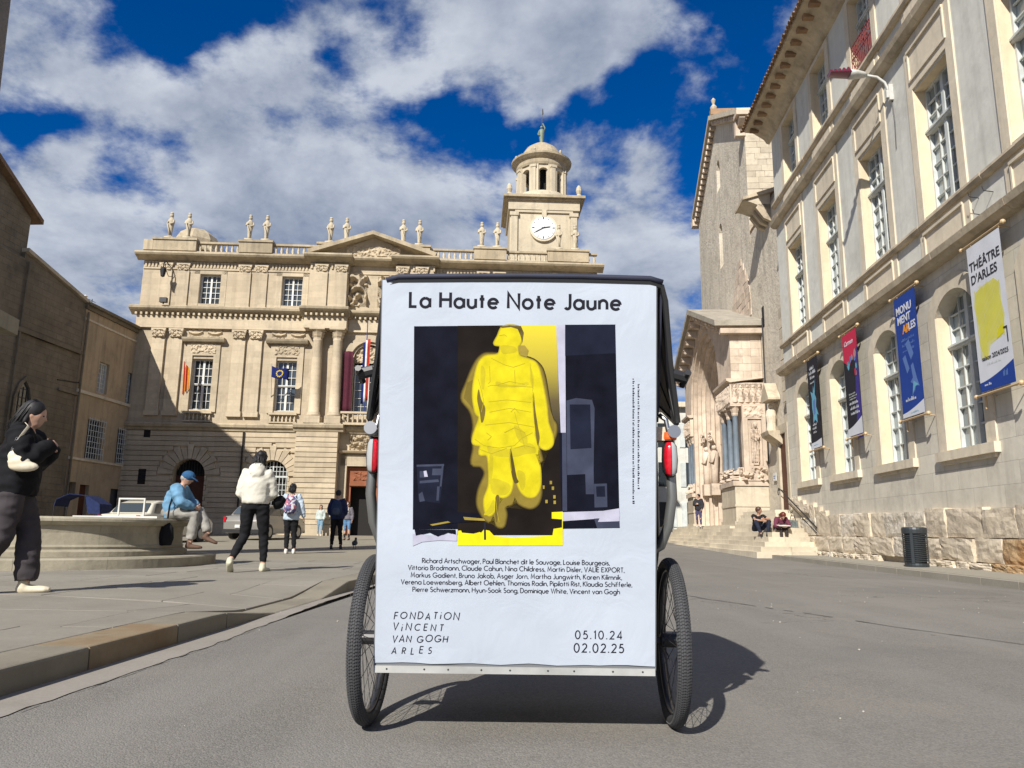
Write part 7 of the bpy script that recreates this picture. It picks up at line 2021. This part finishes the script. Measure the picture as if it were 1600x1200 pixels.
# 6, 7 two by the door, facing us
J = stand(knL=(-.09, .1, .5), anL=(-.09, .14, .085), elL=(-.23, .05, 1.12), wrL=(-.2, .14, .9))
look = dict(skin=SK, top=fabric('pale_mint_top', (.42, .48, .45)), topname='top', legs=fabric('light_blue_jeans', (.17, .28, .38)), shoes=WHT_SHOE, hair=HAIRB, hairkind='long', puff=.02, low=.06)
person('small distant woman in a pale top and light blue jeans left of the dark backpack', (-10.35, 42.2, rise(42.2) + .12), R(190), J, look, .96, .03)
look = dict(skin=SK, top=fabric('white_and_grey_cardigan', (.14, .13, .15)), topname='cardigan', legs=fabric('denim_skirt', (.10, .20, .34)), shoes=BLSHOE, hair=HAIRB, hairkind='long', puff=.03, low=.04, legcut=.75)
w7, Mh, _ = person('distant woman in a dark cardigan and short denim skirt leaving the town hall', (-7.15, 34.0, rise(34) + .12), R(175), stand(), look, .97, .025)
mb = MB()
for s in (-1, 1): mb.ball((s * .03, .09, .012), (.026, .012, .020), 8, 6)
mb.xf(Mh); mb.build('sunglasses', BLSHOE, w7)
MB().box(-.07, .07, .125, .16, 1.2, 1.42).build('shirt_front', M['white_paint'], w7)
for s in (-1, 1): MB().tube([(s * .095, .02, .5), (s * .1, 0, .12)], [.055, .04], 8).build('boot', BLSHOE, w7)

# 8 standing by the portal
def on_pal(u, off, z): return Vector((8.2, 0, z)) + Vector((.0698, .9976, 0)) * u + Vector((-.9976, .0698, 0)) * off
J = stand(elR=(.22, .08, 1.15), wrR=(.06, .22, 1.18), elL=(-.23, .02, 1.12), wrL=(-.2, .12, .92), knL=(-.10, .05, .5), anL=(-.13, .08, .085), anR=(.10, -.06, .085))
look = dict(skin=SK, top=fabric('black_grey_parka', (.028, .028, .032)), legs=fabric('violet_grey_trousers', (.06, .055, .11)), shoes=WHT_SHOE, hair=HAIR, puff=.05, low=.08, face=(.6, 1, 0))
person('person in a dark parka and violet grey trousers standing against the portal base', (9.35, 38.3, 1.05), R(150), J, look, .93, .025)
# 9 man sitting on the steps, arms on his knees
J = dict(pelvis=(0, 0, .12), chest=(0, .10, .40), neck=(0, .16, .57), head=(0, .20, .71), shL=(-.18, .13, .51), shR=(.18, .13, .51), elL=(-.30, .34, .40), elR=(.24, .38, .40), wrL=(-.06, .46, .42), wrR=(.02, .48, .36),
         hipL=(-.10, .03, .10), hipR=(.10, .03, .10), knL=(-.26, .38, .34), knR=(.22, .40, .34), anL=(-.14, .48, -.07), anR=(.10, .50, -.07), ftL=(-.3, 1, 0), ftR=(.3, 1, 0), hem=(0, -.01, .06))
look = dict(skin=SKD, top=fabric('black_tshirt', (.015, .016, .02)), topname='shirt', short=True, legs=fabric('dark_navy_jeans', (.018, .022, .04)), shoes=BLSHOE, hair=HAIRB, puff=.02, hemw=(.17, .14), face=(-.9, 1, 0), leg=(.01, .0))
person('man in a black T-shirt sitting on the church steps looking left', (8.35, 26.2, .80), R(188), J, look, 1.0, .018)
# 10 woman bent over a book
J = dict(pelvis=(0, 0, .12), chest=(0, .20, .33), neck=(0, .33, .44), head=(0, .44, .50), shL=(-.16, .27, .40), shR=(.16, .27, .40), elL=(-.22, .36, .18), elR=(.22, .36, .18), wrL=(-.08, .52, .16), wrR=(.08, .52, .16),
         hipL=(-.10, .03, .10), hipR=(.10, .03, .10), knL=(-.10, .42, .22), knR=(.10, .42, .22), anL=(-.07, .46, -.21), anR=(.09, .46, -.21), hem=(0, -.01, .06))
look = dict(skin=SK, top=fabric('maroon_dress', (.13, .035, .06)), topname='dress', legs=fabric('dark_leggings', (.035, .03, .03)), shoes=BLSHOE, hair=HAIRR, hairkind='long', puff=.03, hemw=(.19, .17), face=(0, .5, -1), leg=(.0, .0))
person('woman with auburn hair in a maroon dress bent over a book on the church steps', (8.92, 25.75, .82), R(182), J, look, 1.0, .018)
bk = thing('open_book', 'open book lying on the lap of the auburn haired woman', 'book', (8.9, 25.2, .99), R(5))
MB().prismx([(-.1, 0), (.1, .03), (.1, .045), (-.1, .015)], -.2, 0).prismx([(-.1, 0), (.1, .03), (.1, .045), (-.1, .015)], .001, .2).build('pages', M['white_paint'], bk)
hb = thing('tote_bag', 'grey checked bag standing on the step behind the reading woman', 'bag', (9.5, 26.0, .85))
MB().prism([(-.16, 0), (.16, 0), (.14, .34), (-.14, .36)], -.08, .08).build('pouch', plain('grey_check_cloth', (.11, .13, .13), .8, nscale=18, namt=.5), hb); MB().tube([(-.1, 0, .34), (-.05, 0, .5), (.06, 0, .5), (.1, 0, .34)], .012, 6).build('handle', BLK, hb)

# ================================================================== PIGEONS
PG = plain('pigeon_grey_plumage', (.09, .10, .11), .7, nscale=30, namt=.4)
pg = thing('pigeon', 'grey pigeon pecking on the plaza just left of the pedicab', 'pigeon', (-4.85, 24.3, .125), R(200))
pg.scale = (1.35,) * 3
fuse(MB().tube([(0, -.17, .07), (0, -.08, .11), (0, .02, .13), (0, .09, .13), (0, .13, .19), (0, .145, .22)], [(.03, .008), (.05, .04), (.07, .06), (.055, .055), (.03, .03), (.022, .022)], 12, side=(1, 0, 0)).ball((0, .15, .23), .03, 8, 6).tube([(0, .17, .225), (0, .2, .215)], [.01, .003], 5), 'body', PG, pg, .01, 1)
for s in (-1, 1): MB().tube([(s * .025, .01, .09), (s * .025, .015, 0), (s * .025, .05, .002)], .006, 5).build('leg', plain('pigeon_leg', (.35, .08, .06), .6), pg)

# ================================================================== CARS AND OTHER THINGS ON THE SQUARE
def car(label, loc, rz, paint, van=False):
    c = thing('parked_car', label, 'car', loc, rz)
    L2, W = 2.0, .85
    side = [(-2.0, .35), (-2.02, .75), (-1.9, .95), (-1.55, 1.0), (-1.25, 1.35), (-.9, 1.45), (.3, 1.47), (.7, 1.40), (1.15, 1.02), (1.75, .90), (2.0, .72), (2.02, .38), (1.75, .25), (-1.8, .25)]
    bm = bmesh.new()
    secs = []
    for w, k in ((-.86, 0), (-.84, 1), (.84, 1), (.86, 0)):
        pass
    mb = MB(); n = len(side)
    def half_w(z): return .86 if z < .95 else .86 - (z - .95) * .38
    lay = [(-1.0, 0), (-.93, 1), (.93, 1), (1.0, 0)]
    for s, ex in lay:
        for x, z in side:
            zz = z if ex else (z if z < .95 else z - .02); xx = x * (1 if ex else .97)
            mb.v.append((xx, s * half_w(z), zz))
    for i in range(3):
        for j in range(n): mb.f.append((i * n + j, i * n + (j + 1) % n, (i + 1) * n + (j + 1) % n, (i + 1) * n + j))
    mb.f.append(tuple(range(n))); mb.f.append(tuple(range(3 * n, 4 * n))[::-1])
    o = mb.build('body', paint, c); bv = o.modifiers.new('b', 'BEVEL'); bv.width = .05; bv.segments = 3; bv.limit_method = 'ANGLE'; bv.angle_limit = R(25); o.data.shade_smooth()
    for s in (-1, 1):
        y = lambda z: s * (half_w(z) + .006)
        for pts in ([(-1.35, 1.0), (-1.12, 1.33), (-.35, 1.38), (-.35, 1.0)], [(-.27, 1.0), (-.27, 1.38), (.3, 1.38), (.62, 1.31), (.98, 1.0)]):
            mb = MB(); mb.v = [(x, y(z), z) for x, z in pts]; mb.f = [(0, 1, 2, 3, 4)[:len(pts)]]; mb.build('side_window', M['glass'], c)
        MB().box(-.1, .1, s * .864, s * .89, .82, .85).build('door_handle', M['worn_black'], c)
        MB().box(.8, .95, s * .87, s * 1.0, .98, 1.12).build('mirror', paint, c)
        for x in (-1.25, 1.28):
            w = MB().tube([(x, s * .68, .32), (x, s * .87, .32)], [.32, .32], 24).build('wheel', M['black_rubber'], c)
            MB().tube([(x, s * .86, .32), (x, s * .885, .32)], [.2, .19], 16).build('hubcap', M['tube_grey'], w)
        MB().box(1.9, 2.03, s * .6 - .16, s * .6 + .16, .66, .8).build('headlight', M['lens_clear'], c)
        MB().box(-2.05, -1.95, s * .76 - .045, s * .76 + .045, .72, .92).build('tail_lamp', M['lens_red'], c)
    mb = MB(); mb.v = [(1.12, -.72, 1.06), (1.12, .72, 1.06), (.74, .66, 1.40), (.74, -.66, 1.40)]; mb.v = [(x + .015, y, z + .012) for x, y, z in mb.v]; mb.f = [(0, 1, 2, 3)]; mb.build('windscreen', M['glass'], c)
    mb = MB(); mb.v = [(-1.53, -.7, 1.03), (-1.53, .7, 1.03), (-1.27, .64, 1.34), (-1.27, -.64, 1.34)]; mb.v = [(x - .018, y, z + .012) for x, y, z in mb.v]; mb.f = [(0, 1, 2, 3)]; mb.build('rear_window', M['glass'], c)
    MB().box(-2.06, -2.0, -.26, .26, .48, .6).build('number_plate', M['white_paint'], c); MB().box(2.02, 2.06, -.26, .26, .42, .54).build('number_plate', M['white_paint'], c)
    MB().box(-2.05, 2.04, -.82, .82, .27, .42).build('bumper', M['worn_black'], c)
    return c
SILV = plain('silver_car_paint', (.30, .29, .27), .3, metal=.4, coat=.7); WHP = plain('cream_white_car_paint', (.58, .55, .45), .35, coat=.5)
car('silver hatchback parked in front of the town hall behind the walking women', (-10.7, 34.0, rise(34) + .12), R(78), SILV)
car('cream white car parked beyond the fountain, only its roof showing', (-12.7, 28.0, rise(28) + .12), R(76), WHP)
tr = thing('table_frame', 'thin white rectangular metal frame standing upright behind the fountain', 'frame', (-10.55, 21.5, .12), 0)
MB().box(-.37, -.33, -.02, .02, 0, 1.38).box(.33, .37, -.02, .02, 0, 1.38).box(-.33, .33, -.02, .02, 1.34, 1.38).box(-.33, .33, -.02, .02, .8, .84).build('frame', M['white_paint'], tr)
wb = thing('white_board', 'flat white board lying on the far rim of the fountain', 'board', (-7.15, 14.3, .855), R(-4))
MB().box(-.85, .75, -.2, .2, 0, .05).build('panel', M['white_paint'], wb)
# covered delivery tricycle in the shade
tk = thing('cargo_tricycle', 'parked cargo tricycle with a dark blue canopy in the shade beyond the fountain', 'tricycle', (-16.4, 29.6, rise(29.6) + .12), R(5))
NB = fabric('dark_blue_canopy', (.02, .03, .09))
mb = MB(); prof_ = [(-.8, 1.25), (-.75, 1.5), (-.3, 1.72), (.35, 1.66), (.85, 1.35), (.9, 1.0)]
for s in (-.55, .55):
    for x, z in prof_: mb.v.append((x, s, z))
for j in range(5): mb.f.append((j, j + 1, j + 7, j + 6))
o = mb.build('canopy', NB, tk); o.modifiers.new('s', 'SOLIDIFY').thickness = .02
MB().prism([(.3, 1.64), (.85, 1.35), (.9, .95), (.45, 1.0)], -.56, -.54).prism([(.3, 1.64), (.85, 1.35), (.9, .95), (.45, 1.0)], .54, .56).build('canopy_side', NB, tk)
MB().box(-.1, .85, -.5, .5, .45, .8).build('bench', CREAM, tk); MB().box(-.9, .9, -.5, .5, .38, .45).build('floor', M['worn_black'], tk)
for x, y in ((-.7, -.55), (-.7, .55), (1.5, 0)):
    w = MB().tube([(x + .3 * math.cos(k * .314), y, .33 + .3 * math.sin(k * .314)) for k in range(20)], .03, 8, closed=True).build('wheel', M['black_rubber'], tk)
MB().tube([(.9, 0, .42), (1.3, 0, .9), (1.5, 0, .33)], .025, 6).tube([(1.25, -.3, 1.05), (1.3, 0, 1.0), (1.25, .3, 1.05)], .015, 6).tube([(-.8, -.5, .4), (-.8, -.5, 1.3)], .02, 6).tube([(-.8, .5, .4), (-.8, .5, 1.3)], .02, 6).build('frame', M['worn_black'], tk)

# ================================================================== FLAGS AND HANGINGS ON THE TOWN HALL
M['pole_blue'] = plain('blue_flag_pole', (.03, .05, .22), .4); M['f_blue'] = fabric('blue_flag_cloth', (.012, .02, .11), b=.2); M['f_gold'] = plain('gold_star_print', (.75, .55, .05), .7); M['f_red'] = fabric('red_flag_cloth', (.40, .035, .02), b=.2); M['f_yel'] = fabric('yellow_flag_cloth', (.55, .30, .03), b=.2); M['f_white'] = fabric('white_flag_cloth', (.62, .62, .62), b=.2)
def flag_sheet(w, h, fn, mat, name, par, nx=14, nz=10):
    mb = MB()
    for j in range(nz + 1):
        for i in range(nx + 1): mb.v.append(fn(i / nx, j / nz))
    for j in range(nz):
        for i in range(nx): a = j * (nx + 1) + i; mb.f.append((a, a + 1, a + nx + 2, a + nx + 1))
    o = mb.build(name, mat, par, smooth=True); o.modifiers.new('s', 'SOLIDIFY').thickness = .006; return o
# EU flag in front of the second window
f = thing('european_flag', 'blue flag with a ring of gold stars at the second tall town hall window', 'flag', (-13.0, 43.3, 0))
MB().tube([(-.9, .05, 8.0), (-.75, -.55, 8.9), (-.62, -1.15, 9.9)], .025, 6).build('pole', M['white_paint'], f)
fe = lambda u, v: (-.62 + .95 * u + .0 * v, -1.05 + .12 * math.sin(u * 7) * u, 9.75 - .25 * u - .62 * v - .12 * math.sin(u * 5 + v) * u)
cl = flag_sheet(1, 1, fe, M['f_blue'], 'cloth', f)
for k in range(12):
    a = R(30 * k); c = fe(.5 + .2 * math.cos(a), .5 + .30 * math.sin(a)); mb = MB()
    pts = [(c[0] + (.055 if i % 2 == 0 else .022) * math.sin(i * math.pi / 5), c[2] + (.055 if i % 2 == 0 else .022) * math.cos(i * math.pi / 5)) for i in range(10)]
    mb.prism(pts, c[1] - .03, c[1] - .01); mb.build('star', M['f_gold'], cl)
f = thing('provence_flag', 'red and yellow flag hanging limp at the first tall window of the town hall', 'flag', (-18.6, 43.2, 0))
MB().tube([(-.1, .0, 7.9), (0.0, -.5, 8.9), (.05, -.95, 10.1)], .025, 6).build('pole', M['white_paint'], f)
for k in range(5):
    fn = lambda u, v, k=k: (.0 + .075 * (k + u) + .06 * v - .06, -.85 + .06 * math.sin((k + u) * 2.2), 10.0 - .35 * (k + u) * .3 - 1.9 * v * (1 - .10 * k))
    flag_sheet(1, 1, fn, M['f_red'] if k % 2 == 0 else M['f_yel'], 'stripe', f, 4, 10)
f = thing('french_flag', 'blue white and red flag hanging from a tall pole beside the balcony door', 'flag', (-8.45, 42.9, 0))
MB().tube([(.0, .3, 7.3), (.02, 0, 9.5), (.05, -.25, 12.6)], .03, 6).build('pole', M['pole_blue'], f)
for k, mt in enumerate(('f_blue', 'f_white', 'f_red')):
    fn = lambda u, v, k=k: (-.12 + .13 * (k + u), -.30 + .05 * math.sin((k + u) * 3), 11.3 - 3.6 * v + .1 * k)
    flag_sheet(1, 1, fn, M[mt], 'stripe', f, 4, 10)
dr = thing('hanging_drape', 'dark crimson drape hanging between the column pair and the balcony', 'drape', (-9.55, 43.25, 0))
flag_sheet(1, 1, lambda u, v: (-.28 + .56 * u, .05 * math.sin(u * 9), 10.9 - 3.6 * v), fabric('crimson_drape_cloth', (.075, .018, .03)), 'cloth', dr)
